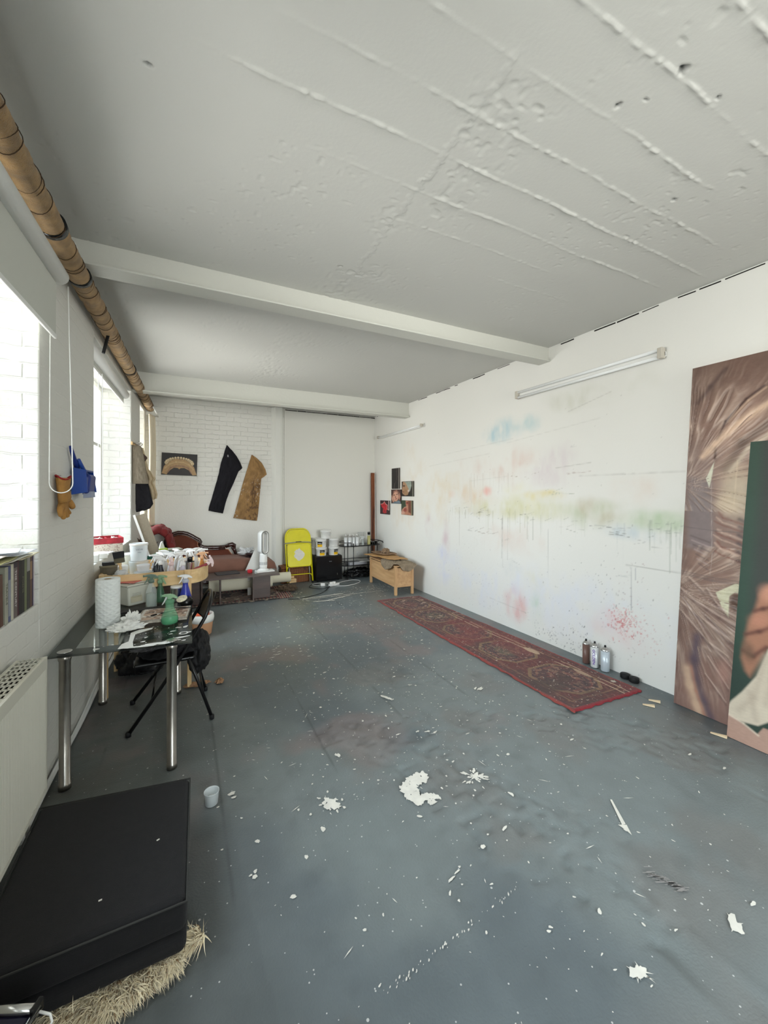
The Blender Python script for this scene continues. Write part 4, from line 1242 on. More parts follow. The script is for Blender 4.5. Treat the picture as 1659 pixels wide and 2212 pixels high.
# ================================================================== BLACK FOLDING CHAIR AT THE DESK
def black_chair():
    t = thing('folding_chair', 'black metal folding chair tucked under the glass desk', 'chair', (-.08, 3.32, 0), 0)
    O = Vector((-.08, 3.32, 0))
    def T(p): return Vector(p) - O
    ya, yb = 3.085, 3.545
    back_top = .845
    # back hoop continuing down into the front legs
    pts = [(-.325, ya, .012), (-.11, ya, .32), (.04, ya, .555), (.135, ya, .72)]
    for k in range(0, 13):
        a = PI * k / 12; yy = (ya + yb) / 2 - math.cos(a) * (yb - ya) / 2
        zz = .72 + .125 * math.sin(a) ** .8 if 0 < k < 12 else .72
        pts.append((.135 + (zz - .72) * .42, yy, zz))
    pts += [(.135, yb, .72), (.04, yb, .555), (-.11, yb, .32), (-.345, yb, .012)]
    pts = [pts[i] for i in range(len(pts)) if i == 0 or (Vector(pts[i]) - Vector(pts[i - 1])).length > .004]
    MB().tube([T(p) for p in pts], .0125, 12).build('frame', M['black'], t)
    for yy, f in ((ya + .02, (.178, 3.068, .012)), (yb - .02, (.158, 3.53, .012))):
        pts = [f, (.09, yy, .27), (.03, yy, .44)]
        MB().tube([T(p) for p in pts], .0115, 10).build('leg', M['black'], t)
        MB().lathe([(.016, 0), (.016, .025), (.012, .03)], T((f[0], f[1], 0)), 14).build('rubber_foot', M['black_matt'], t)
    for (x, y) in ((-.325, ya), (-.345, yb)):
        MB().lathe([(.017, 0), (.017, .024), (.012, .03)], T((x, y, 0)), 14).build('rubber_foot', M['black_matt'], t)
    # curved back panel
    n = 24; P = np.zeros((n, 12, 3))
    for i in range(n):
        for j in range(12):
            u = i / (n - 1); v = j / 11
            yy = ya + .012 + (yb - ya - .024) * u
            ztop = .72 + .118 * (math.sin(PI * u) ** .8 if 0 < u < 1 else 0)
            z = .635 + (ztop - .635) * v
            P[i, j] = T((.085 + (z - .60) * .42 + .035 * math.sin(PI * u), yy, z))
    o = grid_obj('backrest', P, M['black'], None, t); o.modifiers.new('thickness', 'SOLIDIFY').thickness = .004
    b = MB(); b.box2(T((-.30, ya + .02, .425)), T((.07, yb - .02, .452))); b.build('seat', M['black'], t, bevel=.012, seg=3)
    MB().tube([T((-.19, ya, .205)), T((-.19, yb, .205))], .007, 8).build('stretcher', M['black'], t)
    MB().tube([T((.125, ya + .01, .17)), T((.115, yb - .01, .17))], .007, 8).build('stretcher', M['black'], t)
black_chair()
o = lumpy('black_coat', (0, 0, 0), (.20, .22, .10), mat('black_cloth', (20, 19, 22), .9, bump=.4, bscale=40), None, 12, .30, 1.6, 5)
o.location = (-.09, 3.31, .453); tag(o, 'black coat bundled on the seat of the black folding chair', 'coat')
o = lumpy('black_bag', (0, 0, 0), (.085, .17, .155), M['black_fabric2'] if 'black_fabric2' in M else mat('black_nylon', (17, 16, 18), .7, bump=.3, bscale=30), None, 4, .2, 1.5, 5, flat=False)
o.location = (.098, 3.33, .405); tag(o, 'black bag hanging behind the back of the black folding chair', 'bag')
M['grey_film'] = mat('grey_crinkled_film', (92, 90, 92), .35, var=.4, vscale=60)
crumple('plastic_film', 'crumpled grey film on the black coat under the glass', 'film', (-.20, 3.15, .530), (.10, .05, .018), M['grey_film'], 5, .6)
o = lumpy('rubbish_sack', (0, 0, 0), (.20, .19, .24), mat('black_polythene', (16, 16, 18), .35, bump=.5, bscale=25), None, 9, .25, 1.8, 5)
o.location = (-.335, 4.15, .0); tag(o, 'full black plastic sack on the floor beyond the desk', 'sack')

# ================================================================== BIRCH TRAY TABLE
M['birch'] = wood('birch', (206, 170, 118), (228, 198, 148), 'x', 10, .45)
M['birch_v'] = wood('birch_upright', (206, 170, 118), (228, 198, 148), 'z', 10, .45)
def outline(off=0.0):
    pts = []
    x0, y0, y1 = .035, 3.635, 4.36
    cy, ry, rx = (y0 + y1) / 2, (y1 - y0) / 2, .165
    for k in range(25):
        a = -PI / 2 + PI * k / 24
        pts.append((x0 + (rx - off) * math.cos(a) ** .9 if abs(math.cos(a)) > 1e-6 else x0, cy + (ry - off) * math.sin(a)))
    x2, rx2 = -.46, .15
    for k in range(25):
        a = PI / 2 + PI * k / 24
        pts.append((x2 - (rx2 - off) * abs(math.cos(a)) ** .9, cy + (ry - off) * math.sin(a)))
    return pts
def birch_table():
    t = thing('tray_table', 'oval-ended birch tray table with a deep rim crowded with bottles', 'table', (-.2, 4.0, 0))
    O = (-.2, 4.0)
    outer = [(x - O[0], y - O[1]) for x, y in outline()]; inner = [(x - O[0], y - O[1]) for x, y in outline(.014)]
    n = len(outer); b = MB()
    z0, z1 = .855, .968
    vs = [(x, y, z) for z in (z0, z1) for (x, y) in outer] + [(x, y, z) for z in (z0, z1) for (x, y) in inner]
    fs = []
    for i in range(n):
        j = (i + 1) % n
        fs += [(i, j, n + j, n + i), (2 * n + j, 2 * n + i, 3 * n + i, 3 * n + j), (n + i, n + j, 3 * n + j, 3 * n + i), (j, i, 2 * n + i, 2 * n + j)]
    b.add(vs, fs, False); b.build('rim', M['birch'], t)
    b = MB(); b.prism(inner, .012, axis='z', off=.873); b.build('tray_board', M['birch'], t)
    for (x, y, s) in ((.028, 3.628, -1), (-.555, 3.70, -1), (.028, 4.367, 1), (-.555, 4.30, 1)):
        b = MB(); b.box((x - O[0], y - O[1], .865), (.052, .020, .215)); b.box((x - O[0] + .014, y - O[1] - s * .028, .4275), (.032, .032, .855))
        b.build('leg', M['birch_v'], t, bevel=.004)
birch_table()
ZT = .886
Zt = ZT

# --- right half: spray bottles
pinkc = plastic('clear_pink', (222, 205, 205), .7); purp = plastic('clear_lilac', (214, 210, 226), .7)
wht = plastic('clear_white', (224, 226, 228), .6); darkb = plastic('smoky_black', (40, 40, 48), .95)
amber = plastic('amber', (206, 130, 40), .85); red_b = plastic('wine_red', (150, 60, 66), .9)
G = 'spray bottles crowded on the birch tray table'
items = [('smoky black spray bottle with white head, nearest the tubs on the birch tray', (-.208, 3.88), darkb, M['white_head'], -.3, .135, .036),
         ('second smoky black spray bottle, in front on the birch tray', (-.170, 3.765), darkb, M['white_head'], -.5, .125, .034),
         ('clear pinkish spray bottle with a pink head at the front of the birch tray', (-.092, 3.725), pinkc, plastic('pink_head', (236, 208, 206), .9), -1.4, .120, .038),
         ('clear lilac spray bottle with white head at the front centre of the birch tray', (-.008, 3.74), purp, M['white_head'], 1.1, .110, .038),
         ('orange-amber spray bottle at the rounded end of the birch tray', (.148, 3.97), amber, plastic('orange_head', (240, 190, 150), .95), 3.0, .120, .030)]
for lb, (x, y), bd, hd, rz, h, r in items:
    spray_bottle(lb, (x, y, Zt), bd, hd, h, r, rz=rz)
proto = spray_bottle('white-headed clear spray bottle on the birch tray, just behind the pink-headed one', (-.10, 3.90, Zt), wht, M['white_head'], .135, .031, (.45, plastic('cloudy', (226, 222, 226), .7)), rz=-.6, group=G)
bl = ['far left of the cluster', 'second along behind the smoky black ones', 'middle of the nearest row of white heads', 'half hidden by the steel tin', 'back row, far left', 'back row, second from the left', 'back row, centre', 'behind the black-capped tin', 'back row, second from the right', 'back row, beside the orange-amber bottle']
for n_, (x, y, rz) in zip(bl, ((-.180, 4.00, -.9), (-.100, 3.985, .2), (-.022, 3.93, -.2), (-.028, 4.04, .5), (-.155, 4.14, -.5), (-.06, 4.18, -1.0), (.03, 4.16, 2.9), (.055, 4.06, 2.4), (.105, 4.17, 3.3), (.15, 4.09, 3.0))):
    dup(proto, (x, y, Zt), rz, 'white-headed clear spray bottle on the tray, ' + n_)
spray_bottle('wine red spray bottle lying on its side against the birch rim', (.062, 3.73, Zt + .034), red_b, plastic('blush_head', (238, 216, 216), .95), .15, .030, rz=.5, tilt=(0, 1.15, 0))
_t = tin('steel tin with a tall black cap on the birch tray', (.048, 3.86, Zt), .036, .115, M['chrome'], M['black'], lid_h=.002)
b = MB(); b.lathe([(.022, .118), (.022, .152), (.019, .156), (.0, .156)], n=24); b.build('cap', M['black'], _t)
# --- left half: tubs, tin, jar of brushes, bag
def tub(label, loc, r, h, body, lid, text=None, rz=0, name='plastic_tub'):
    t = thing(name, label, 'tub', loc, rz)
    b = MB(); b.lathe([(r * .86, 0), (r * .88, .003), (r * .985, h - .012), (r * .985, h - .002)], n=40); b.build('body', body, t)
    if lid is not None:
        b = MB(); b.lathe([(r * 1.02, h - .016), (r * 1.03, h - .004), (r * 1.0, h), (r * .94, h), (r * .93, h - .003), (.0, h - .003)], n=40); b.build('lid', lid, t)
    if text:
        for s, size, z in text:
            text_mesh('print', s, size, mat('grey_print', (110, 116, 124), .6), t, (0, -r * .985 - .001, z), (PI / 2 - .05, 0, 0))
    return t
milky = plastic('milky_plastic', (226, 232, 236), .6)
tub('clear lower tub carrying the white-lidded tub', (-.355, 4.13, Zt), .078, .115, plastic('clear_tub', (214, 224, 228), .35), None)
tub('round white-lidded plastic tub printed with grey letters on top of a clear tub', (-.355, 4.13, Zt + .118), .071, .150, milky, M['white_plastic'], [('VIEW', .022, .10), ('MIX', .016, .075)], rz=.15)
tub('low clear plastic box at the front of the birch tray', (-.295, 3.85, Zt), .070, .062, plastic('clear_tub2', (220, 226, 230), .4), M['clear_p'])
tub('clear stacked cup on the low clear box', (-.30, 3.86, Zt + .065), .050, .055, plastic('clear_tub3', (226, 230, 234), .45), None, name='plastic_cup')
tin('squat olive-brown tin at the left end of the birch tray', (-.535, 3.83, Zt), .060, .135, mat('olive_tin', (104, 98, 82), .5, var=.2, vscale=30), mat('olive_lid', (130, 122, 100), .5))
o = flat_item('black_sponge', 'black sponge block on the squat olive-brown tin', 'sponge', (-.535, 3.82, Zt + .139), (.085, .05, .024), .2, M['black_matt'])
def bag_jar():
    t = thing('wrapped_jar', 'jar wrapped in a white plastic bag between the brown tin and the tubs', 'jar', (-.445, 3.765, Zt))
    b = MB(); b.lathe([(.036, 0), (.040, .006), (.040, .085), (.032, .1)], n=26); b.build('jar', milky, t)
    lumpy('bag', (0, 0, .04), (.055, .05, .06), M['tissue'], t, 5, .35, 2.2, 4, flat=False)
bag_jar()
def wide_brush():
    t = thing('wide_brush', 'wide brush with black bristles standing up out of the bag-wrapped jar', 'brush', (-.445, 3.79, Zt + .06))
    t.rotation_euler = (0, -.12, 0)
    b = MB(); b.box((0, 0, .055), (.018, .012, .09)); b.build('handle', M['birch_v'], t, bevel=.004)
    b = MB(); b.box((0, 0, .115), (.072, .020, .040)); b.build('ferrule', mat('olive_metal', (92, 88, 72), .4, metal=.6), t, bevel=.003)
    b = MB(); b.hexa([(-.036, -.010, .135), (.036, -.010, .135), (.036, .010, .135), (-.036, .010, .135)], [(-.040, -.006, .185), (.040, -.006, .185), (.040, .006, .185), (-.040, .006, .185)]); b.build('bristles', M['black_matt'], t)
wide_brush()
crumple('plastic_bag', 'scrunched clear plastic packaging in front of the tubs on the birch tray', 'packaging', (-.20, 4.24, Zt), (.07, .06, .05), plastic('clear_film', (226, 228, 236), .75), 14, .5)
tub('clear plastic pot behind the wide black brush', (-.46, 3.95, Zt), .045, .11, plastic('clear_tub4', (224, 228, 230), .5), None, name='plastic_pot')
tub('white pot with handle loop behind the tubs', (-.44, 4.24, Zt), .06, .17, M['tub_white'], M['white_plastic'], name='plastic_pot')

# under the birch table: dark cupboard, tan cloth
def cupboard():
    t = thing('dark_cupboard', 'low dark brown wooden cupboard under and beyond the birch tray table', 'cupboard', (-.24, 5.22, 0))
    m = wood('dark_walnut', (44, 28, 22), (70, 44, 34), 'x', 12)
    b = MB(); b.box2((-.28, -.24, .04), (.20, .42, .80)); b.build('carcass', m, t, bevel=.004)
    b = MB(); b.box2((-.30, -.26, .80), (.22, .44, .825)); b.build('top', m, t, bevel=.004)
    for k in range(2):
        d = MB(); d.box2((-.265 + k * .235, -.256, .07), (-.045 + k * .235, -.24, .77)); dd = d.build('door', m, t, bevel=.003)
        d = MB(); d.lathe([(.0, 0), (.010, 0), (.010, .014), (.0, .016)], n=12); kn = d.build('knob', M['chrome_worn'], dd); kn.location = (-.07 + k * .07, -.258, .45); kn.rotation_euler = (PI / 2, 0, 0)
    for (x, y) in ((-.25, -.21), (.17, -.21), (-.25, .39), (.17, .39)):
        d = MB(); d.box((x, y, .02), (.04, .04, .04)); d.build('foot', m, t)
cupboard()
o = lumpy('tan_cloth', (0, 0, 0), (.09, .035, .022), mat('fuzzy_tan', (166, 128, 96), .95, var=.25, vscale=70, bump=.7, bscale=200), None, 6, .5, 2.6, 5)
o.location = (.105, 3.66, 0); tag(o, 'fuzzy tan cloth on the floor at the foot of the birch table leg', 'cloth')
o = lumpy('tan_cloth', (0, 0, 0), (.032, .03, .028), M_t if 'M_t' in globals() else mat('fuzzy_tan_scrap', (160, 122, 90), .95, var=.25, vscale=70, bump=.7, bscale=200), None, 16, .5, 2.6, 4)
o.location = (.27, 3.62, 0); tag(o, 'small knotted scrap of tan cloth on the floor right of the chair leg', 'cloth')
def pot():
    t = thing('plaster_pot', 'terracotta and white pot holding an orange rag, on the floor beyond the chair', 'pot', (.185, 4.95, 0))
    tc_ = mat('terracotta', (196, 148, 112), .8)
    b = MB(); b.lathe([(.085, 0), (.10, .01), (.12, .17), (.125, .19), (.115, .19), (.10, .05), (.0, .03)], n=32); b.build('body', tc_, t)
    b = MB(); b.lathe([(.122, .15), (.128, .19), (.122, .235), (.110, .235), (.110, .19)], n=32); b.build('plaster_band', M['white_paint'], t)
    lumpy('rag', (0, 0, .20), (.09, .08, .09), mat('orange_rag', (214, 96, 60), .9), t, 3, .4, 2, 4, flat=False)
pot()
# ================================================================== LEFT WALL: books, papers, glove, dustpan, clothes, sill
SZ = 1.021        # sill height
def book(label, y0, w, h, d, rgb, text=None, lean=0.0, trgb=(230, 226, 214), band=None, group='books in a row on the nearest window sill', x=None):
    """upright book, spine facing the room; y0 = near edge of the spine"""
    xs = WLX(y0, -.012) if x is None else x
    t = thing('book', label, 'book', (xs, y0, SZ), LW_ROT, group)
    t.rotation_euler = (lean, 0, LW_ROT)
    cov = mat('book_cover', rgb, .5, var=.08, vscale=30)
    b = MB(); b.box2((-d, 0, 0), (-.001, .0022, h)); b.box2((-d, w - .0022, 0), (-.001, w, h)); b.box2((-.004, 0, 0), (0, w, h)); b.build('cover', cov, t, bevel=.0006)
    b = MB(); b.box2((-d + .004, .0022, .003), (-.004, w - .0022, h - .003)); b.build('pages', M['page_edge'], t)
    if band:
        b = MB(); b.box2((-.0006, .0004, h * band[1]), (.0006, w - .0004, h * band[2])); b.build('spine_band', mat('spine_band', band[0], .6), t)
    if text:
        text_mesh('spine_title', text, min(w * .72, .026), mat('spine_ink', trgb, .6), t, (.0008, w / 2, h * .52), (PI / 2, PI / 2, PI / 2), align='CENTER', extrude=.0003)
    return t
M['page_edge'] = mat('page_edges_cream', (206, 198, 180), .9)
bk = [  # label, width, height, depth, colour, text, text colour, band
 ('white paperback with a pale spine, last of the row against the window reveal', .012, .258, .17, (214, 208, 210), None, None, None),
 ('dark blue slim book beside the pale last book of the row', .014, .262, .18, (40, 34, 84), None, None, None),
 ('brown mottled-spined book near the far end of the sill row', .030, .258, .18, (92, 62, 48), None, None, ((150, 120, 92), .55, .9)),
 ('grey-topped charcoal book in the far half of the sill row', .038, .262, .20, (52, 50, 48), None, None, ((160, 158, 154), .72, .995)),
 ('olive green book in the far half of the sill row', .028, .262, .20, (112, 120, 84), None, None, None),
 ('black book with faint lettering between the olive and maroon books', .042, .262, .20, (22, 20, 20), 'POEMS', (110, 108, 90), None),
 ('black slim book beside the maroon one', .022, .262, .20, (16, 14, 16), None, None, None),
 ('maroon slim book in the middle of the sill row', .016, .258, .20, (74, 24, 38), None, None, None),
 ('grey book lettered in white in the middle of the sill row', .040, .258, .20, (112, 100, 98), 'THE CENTURY', (222, 214, 214), ((60, 50, 62), .9, .995)),
 ('cream book between the grey lettered and the blue-grey books', .028, .254, .20, (206, 202, 184), None, None, None),
 ('slate blue book in the near half of the sill row', .026, .250, .19, (84, 92, 132), None, None, ((150, 154, 166), .1, .75)),
 ('pale grey-green book with small lettering in the near half of the sill row', .034, .250, .19, (170, 170, 154), 'TRAVELS', (120, 122, 110), None),
]
y = 2.655
for (lb, wd, h, d, rgb, tx, tc_, bd) in bk:
    y -= wd + .0015
    book(lb, y, wd, h, d, rgb, tx, 0.0, tc_ or (220, 220, 210), bd)
yl = y - .004
for (lb, wd, h, rgb, tx, tr, ln) in (('brown leaning book beside the pale grey-green one', .028, .225, (96, 62, 48), None, (200, 180, 150), .03),
                                     ('black leaning book near the front of the sill row', .026, .225, (24, 20, 20), None, (120, 90, 70), .06),
                                     ('cream leaning book titled down its spine in black capitals', .034, .218, (196, 186, 156), 'THE RIGHT HALF-LIGHT', (40, 36, 32), .09),
                                     ('dark green-brown leaning book at the near edge of view', .03, .21, (52, 48, 38), None, (150, 140, 110), .10),
                                     ('rusty red book leaning at the very front of the sill row', .03, .205, (120, 60, 46), None, (150, 140, 110), .12),
                                     ('dull grey leaning book at the near end of the sill row', .03, .21, (110, 108, 100), None, (150, 140, 110), .12)):
    yl -= wd + .012
    book(lb, yl, wd, h, .17, rgb, tx, ln, tr)
# cardboard box laid over the front books, papers on top
flat_item('cardboard_folder', 'pinkish cardboard folder lying over the near books on the sill', 'folder', (WLX(2.03, -.10), 2.03, SZ + .235), (.20, .30, .026), LW_ROT, mat('pink_card', (214, 186, 168), .85))
rs = np.random.RandomState(17)
pp = [('cream envelope at the bottom of the paper pile over the books', 2.50, .30, (214, 206, 178), .04), ('white sheet spread on the paper pile over the books', 2.30, .42, (232, 232, 226), -.06),
      ('olive-yellow folder in the paper pile over the books', 2.26, .30, (206, 202, 150), .08), ('bluish-white letter on the paper pile over the books', 2.42, .28, (226, 230, 236), -.12),
      ('pale pink sheet at the near end of the paper pile', 2.12, .30, (232, 218, 208), .05), ('bright white leaflet topping the paper pile', 2.36, .22, (240, 240, 238), .22)]
for k, (lb, yc, L_, rgb, a) in enumerate(pp):
    n = 16; U_, V_ = np.meshgrid(np.linspace(-.5, .5, n), np.linspace(-.5, .5, n), indexing='ij')
    P = np.stack([U_ * .21, V_ * L_, .004 * k + .010 * (fbm(U_ + k, V_, .5, 40 + k, 2) - .3) + .018 * np.abs(V_) ** 2], -1)
    o = grid_obj('paper_sheet', P, mat('sheet_%d' % k, rgb, .85)); o.modifiers.new('thickness', 'SOLIDIFY').thickness = .0015
    o.location = (WLX(yc, -.085), yc, SZ + .268 + .0045 * k); o.rotation_euler = (0, 0, a)
    tag(o, lb, 'paper', 'papers piled over the books')
# small paperbacks at the back of the sill, by the glass
yy = 2.52; spn = [(120, 92, 70), (196, 186, 170), (150, 110, 90), (70, 72, 92), (214, 206, 196), (180, 140, 110), (96, 96, 90), (226, 220, 210), (140, 80, 70), (200, 170, 140), (90, 100, 120), (210, 200, 190), (120, 120, 116), (190, 160, 120)]
sc_ = M['page_edge']
side = {0: 'far end', 13: 'near end'}
for k, rgb in enumerate(spn):
    wd = .022 + .008 * ((k * 7) % 3)
    yy -= wd + .002
    nm = {0: 'umber', 1: 'putty', 2: 'tan', 3: 'slate', 4: 'off-white', 5: 'sandy', 6: 'grey', 7: 'ivory', 8: 'brick red', 9: 'biscuit', 10: 'steel blue', 11: 'bone', 12: 'mid grey', 13: 'ochre'}[k]
    t = thing('paperback', '%s-spined paperback in the back row on the nearest sill, by the glass' % nm, 'book', (WLX(yy, -.22), yy, SZ + .12), LW_ROT, 'paperbacks in the back row on the sill')
    b = MB(); b.box2((-.10, 0, 0), (0, wd, .185)); b.build('cover', mat('paperback_cover', rgb, .6, var=.15, vscale=60), t, bevel=.001)
b = MB(); b.box2((-.065, 0, 0), (.0, .50, .119)); o = b.build('cardboard_box', M['cardboard']); o.location = (WLX(2.03, -.23), 2.03, SZ); o.rotation_euler = (0, 0, LW_ROT)
tag(o, 'cardboard box under the back row of paperbacks on the nearest sill', 'box')

# leather glove
def glove():
    t = thing('leather_glove', 'tan leather work glove with red-trimmed cuff hanging from the wall, fingers down', 'glove', (WLX(2.95, .004), 2.955, 1.44), LW_ROT)
    m = mat('tan_leather', (168, 122, 62), .75, var=.22, vscale=18, bump=.4, bscale=90)
    gy = lambda y: y
    # palm and cuff as one flattened tapered skin
    v = []; e = []; r = []
    def chain(pts, rad, root=None):
        idx = []
        for p, q in zip(pts, rad):
            v.append(p); r.append(q); idx.append(len(v) - 1)
        if root is not None: e.append((root, idx[0]))
        for a, c in zip(idx[:-1], idx[1:]): e.append((a, c))
        return idx
    c = chain([(.030, .0, .235), (.030, .0, .17), (.030, .0, .12), (.030, .004, .085)], [(.030, .075), (.028, .062), (.027, .056), (.024, .054)])
    chain([(.026, -.052, .070), (.030, -.058, .045), (.034, -.060, .018)], [.0165, .015, .013], c[3])
    chain([(.028, -.024, .060), (.034, -.026, .028), (.040, -.024, .002)], [.0175, .0155, .0135], c[3])
    chain([(.030, .008, .060), (.040, .010, .032), (.052, .010, .012)], [.0175, .0155, .0135], c[3])
    chain([(.030, .038, .068), (.042, .040, .045), (.056, .038, .030)], [.0155, .014, .012], c[3])
    chain([(.040, .050, .115), (.058, .056, .085), (.066, .050, .060)], [.020, .0185, .0155], c[2])
    me = bpy.data.meshes.new('glove_body'); me.from_pydata(v, e, []); o = bpy.data.objects.new('glove_body', me); COL.objects.link(o); me.materials.append(m); o.parent = t
    md = o.modifiers.new('skin', 'SKIN'); md.use_smooth_shade = True
    for i, q in enumerate(r):
        me.skin_vertices[0].data[i].radius = q if isinstance(q, tuple) else (q, q)
    me.skin_vertices[0].data[0].use_root = True
    o.modifiers.new('subdivision', 'SUBSURF').levels = 2; o.modifiers['subdivision'].render_levels = 2
    b = MB(); b.lathe([(.052, .10), (.058, .14), (.068, .20), (.078, .248), (.073, .248), (.060, .16)], (.030, 0, 0), 30, sx=.42, sy=1.0); b.build('cuff', m, t)
    pts = [(.030 + .031 * math.cos(a), .078 * math.sin(a), .250 + .012 * math.sin(a * 2)) for a in np.linspace(0, 2 * PI, 25)[:-1]]
    MB().tube(pts, .0045, 8, closed=True).build('red_trim', mat('red_trim', (150, 30, 36), .8), t)
    MB().tube([(-.004, .0, .262), (.02, .0, .262)], .002, 6).build('nail', M['chrome_worn'], t)
glove()

# dustpan and brush
def dustpan():
    t = thing('dustpan', 'blue plastic dustpan and hand brush hanging on the wall right of the glove', 'dustpan', (WLX(3.33, .0), 3.33, 1.60), LW_ROT)
    m = mat('blue_pan', (34, 74, 160), .35, alpha=.96); m2 = mat('dark_blue_pan', (26, 50, 128), .4)
    b = MB()
    b.add([(.015, -.13, .0), (.015, .14, .0), (.015, .11, .16), (.015, -.10, .16), (.022, -.13, .0), (.022, .14, .0), (.022, .11, .16), (.022, -.10, .16)],
          [(0, 1, 2, 3), (7, 6, 5, 4), (0, 4, 5, 1), (2, 6, 7, 3), (1, 5, 6, 2), (0, 3, 7, 4)])
    b.hexa([(.015, -.135, -.01), (.022, -.135, -.01), (.022, -.10, .165), (.015, -.10, .165)], [(.10, -.13, .005), (.10, -.122, .005), (.085, -.092, .15), (.085, -.10, .15)])
    b.hexa([(.015, .14, -.01), (.022, .14, -.01), (.022, .108, .165), (.015, .108, .165)], [(.10, .135, .005), (.10, .127, .005), (.085, .10, .15), (.085, .108, .15)])
    b.hexa([(.015, -.10, .155), (.015, .11, .155), (.085, .108, .142), (.085, -.10, .142)], [(.015, -.10, .167), (.015, .11, .167), (.088, .108, .152), (.088, -.10, .152)])
    b.build('pan', m, t, bevel=.006, seg=3)
    b = MB(); b.tube([(.03, -.06, .16), (.028, -.105, .205), (.022, -.15, .265), (.018, -.165, .30)], [.016, .014, .012, .009], 10); b.build('handle', m2, t)
    b = MB(); b.box((.075, .03, .06), (.045, .17, .13), (0, .1, 0)); b.build('brush_block', m2, t, bevel=.02, seg=4)
    b = MB(); b.tube([(.07, -.02, .12), (.055, -.07, .18), (.045, -.10, .22)], [.014, .012, .010], 10); b.build('brush_handle', m, t)
    b = MB(); b.hexa([(.055, -.03, -.035), (.10, -.03, -.03), (.10, .09, -.03), (.055, .09, -.035)], [(.058, -.04, .01), (.095, -.04, .01), (.095, .10, .01), (.058, .10, .01)])
    b.build('bristles', mat('pale_bristles', (160, 168, 190), .8), t)
dustpan()

# clothes on the hooks between the second and third windows
M['taupe'] = mat('taupe_felt', (134, 124, 108), .95, var=.10, vscale=60, bump=.2, bscale=300)
M['beige'] = mat('beige_cotton', (190, 172, 142), .9, var=.08, vscale=30)
M['black_fab'] = mat('black_denim', (22, 21, 26), .92, var=.2, vscale=90, bump=.25, bscale=300)
def garment(name, label, cat, L, R, m, normal=(1, -.6, 0), bulge=.03, folds=2, seed=1, nu=26, nv=40, thick=.006):
    o = cloth_panel(name, L, R, nu, nv, m, None, bulge, normal, .012, thick, seed, folds=folds)
    # give the origin a sensible place
    return tag(o, label, cat)
garment('hanging_apron', 'taupe felt apron hanging foremost on the hooks past the second window', 'apron', [(-.577, 5.90, 2.20), (-.572, 5.88, 1.715)], [(-.492, 5.90, 2.198), (-.457, 5.90, 2.07), (-.426, 5.90, 1.864), (-.401, 5.90, 1.717)], M['taupe'], (-.1, -1, 0), .025, 0, 3)
garment('black_jumper', 'black garment hanging below the taupe apron', 'jumper', [(-.542, 5.95, 1.78), (-.542, 5.95, 1.716), (-.54, 5.95, 1.5), (-.537, 5.95, 1.356)], [(-.42, 5.95, 1.78), (-.41, 5.95, 1.718), (-.379, 5.95, 1.568), (-.353, 5.95, 1.46), (-.384, 5.95, 1.407), (-.445, 5.95, 1.378)], M['black_fab'], (-.1, -1, 0), .04, 1, 5)
garment('beige_shirt', 'pale beige shirt showing right of the taupe apron', 'shirt', [(-.50, 6.05, 2.19), (-.46, 6.05, 1.932), (-.44, 6.05, 1.75), (-.39, 6.05, 1.501)], [(-.469, 6.05, 2.18), (-.448, 6.05, 2.083), (-.416, 6.05, 1.92), (-.332, 6.05, 1.788), (-.364, 6.05, 1.739), (-.327, 6.05, 1.66), (-.311, 6.05, 1.58), (-.321, 6.05, 1.525)], M['beige'], (-.1, -1, 0), .03, 2, 7)
garment('brown_hood', 'small brown hood poking out at the top right of the hanging clothes', 'hood', [(-.501, 6.0, 2.19), (-.47, 6.0, 2.0)], [(-.49, 6.0, 2.19), (-.475, 6.0, 2.107), (-.423, 6.0, 2.056), (-.454, 6.0, 2.006)], mat('dark_brown_cloth', (84, 66, 60), .9), (-.1, -1, 0), .02, 0, 9, 12, 14)
b = MB(); b.box2((-.006, -.10, -.02), (.012, .34, .02)); o = b.build('coat_rail', M['birch']); o.location = (WLX(5.93, .002), 5.93, 2.22); o.rotation_euler = (0, 0, LW_ROT)
tag(o, 'short wooden hook rail behind the hanging clothes', 'rail')
for k, dy in enumerate((-.02, .13, .27)):
    pts = [(.012, dy, .01), (.05, dy, .0), (.075, dy, .02), (.075, dy, .04)]
    MB().tube(pts, .006, 8).build('hook', M['chrome_worn'], o)

# curtain by the last window
def curtain():
    n, mm = 60, 40
    U_, V_ = np.meshgrid(np.linspace(0, 1, n), np.linspace(0, 1, mm), indexing='ij')
    z = 2.80 - V_ * 1.72
    x = -.47 + .055 * U_ + .018 * np.sin(U_ * 26 + .6 * V_) + .01 * np.sin(V_ * 5)
    y = 6.98 + .24 * U_ + .012 * np.cos(U_ * 20)
    o = grid_obj('curtain', np.stack([x, y, z], -1), mat('cream_curtain', (226, 214, 190), .85, trans=0))
    o.modifiers.new('thickness', 'SOLIDIFY').thickness = .003
    tag(o, 'cream curtain gathered at the last window in the far left corner', 'curtain')
    MB().tube([(WLX(6.5, .18), 6.5, 2.815), (WLX(7.27, .18), 7.27, 2.815)], .010, 10).build('rod', M['white_plastic'], o)
curtain()

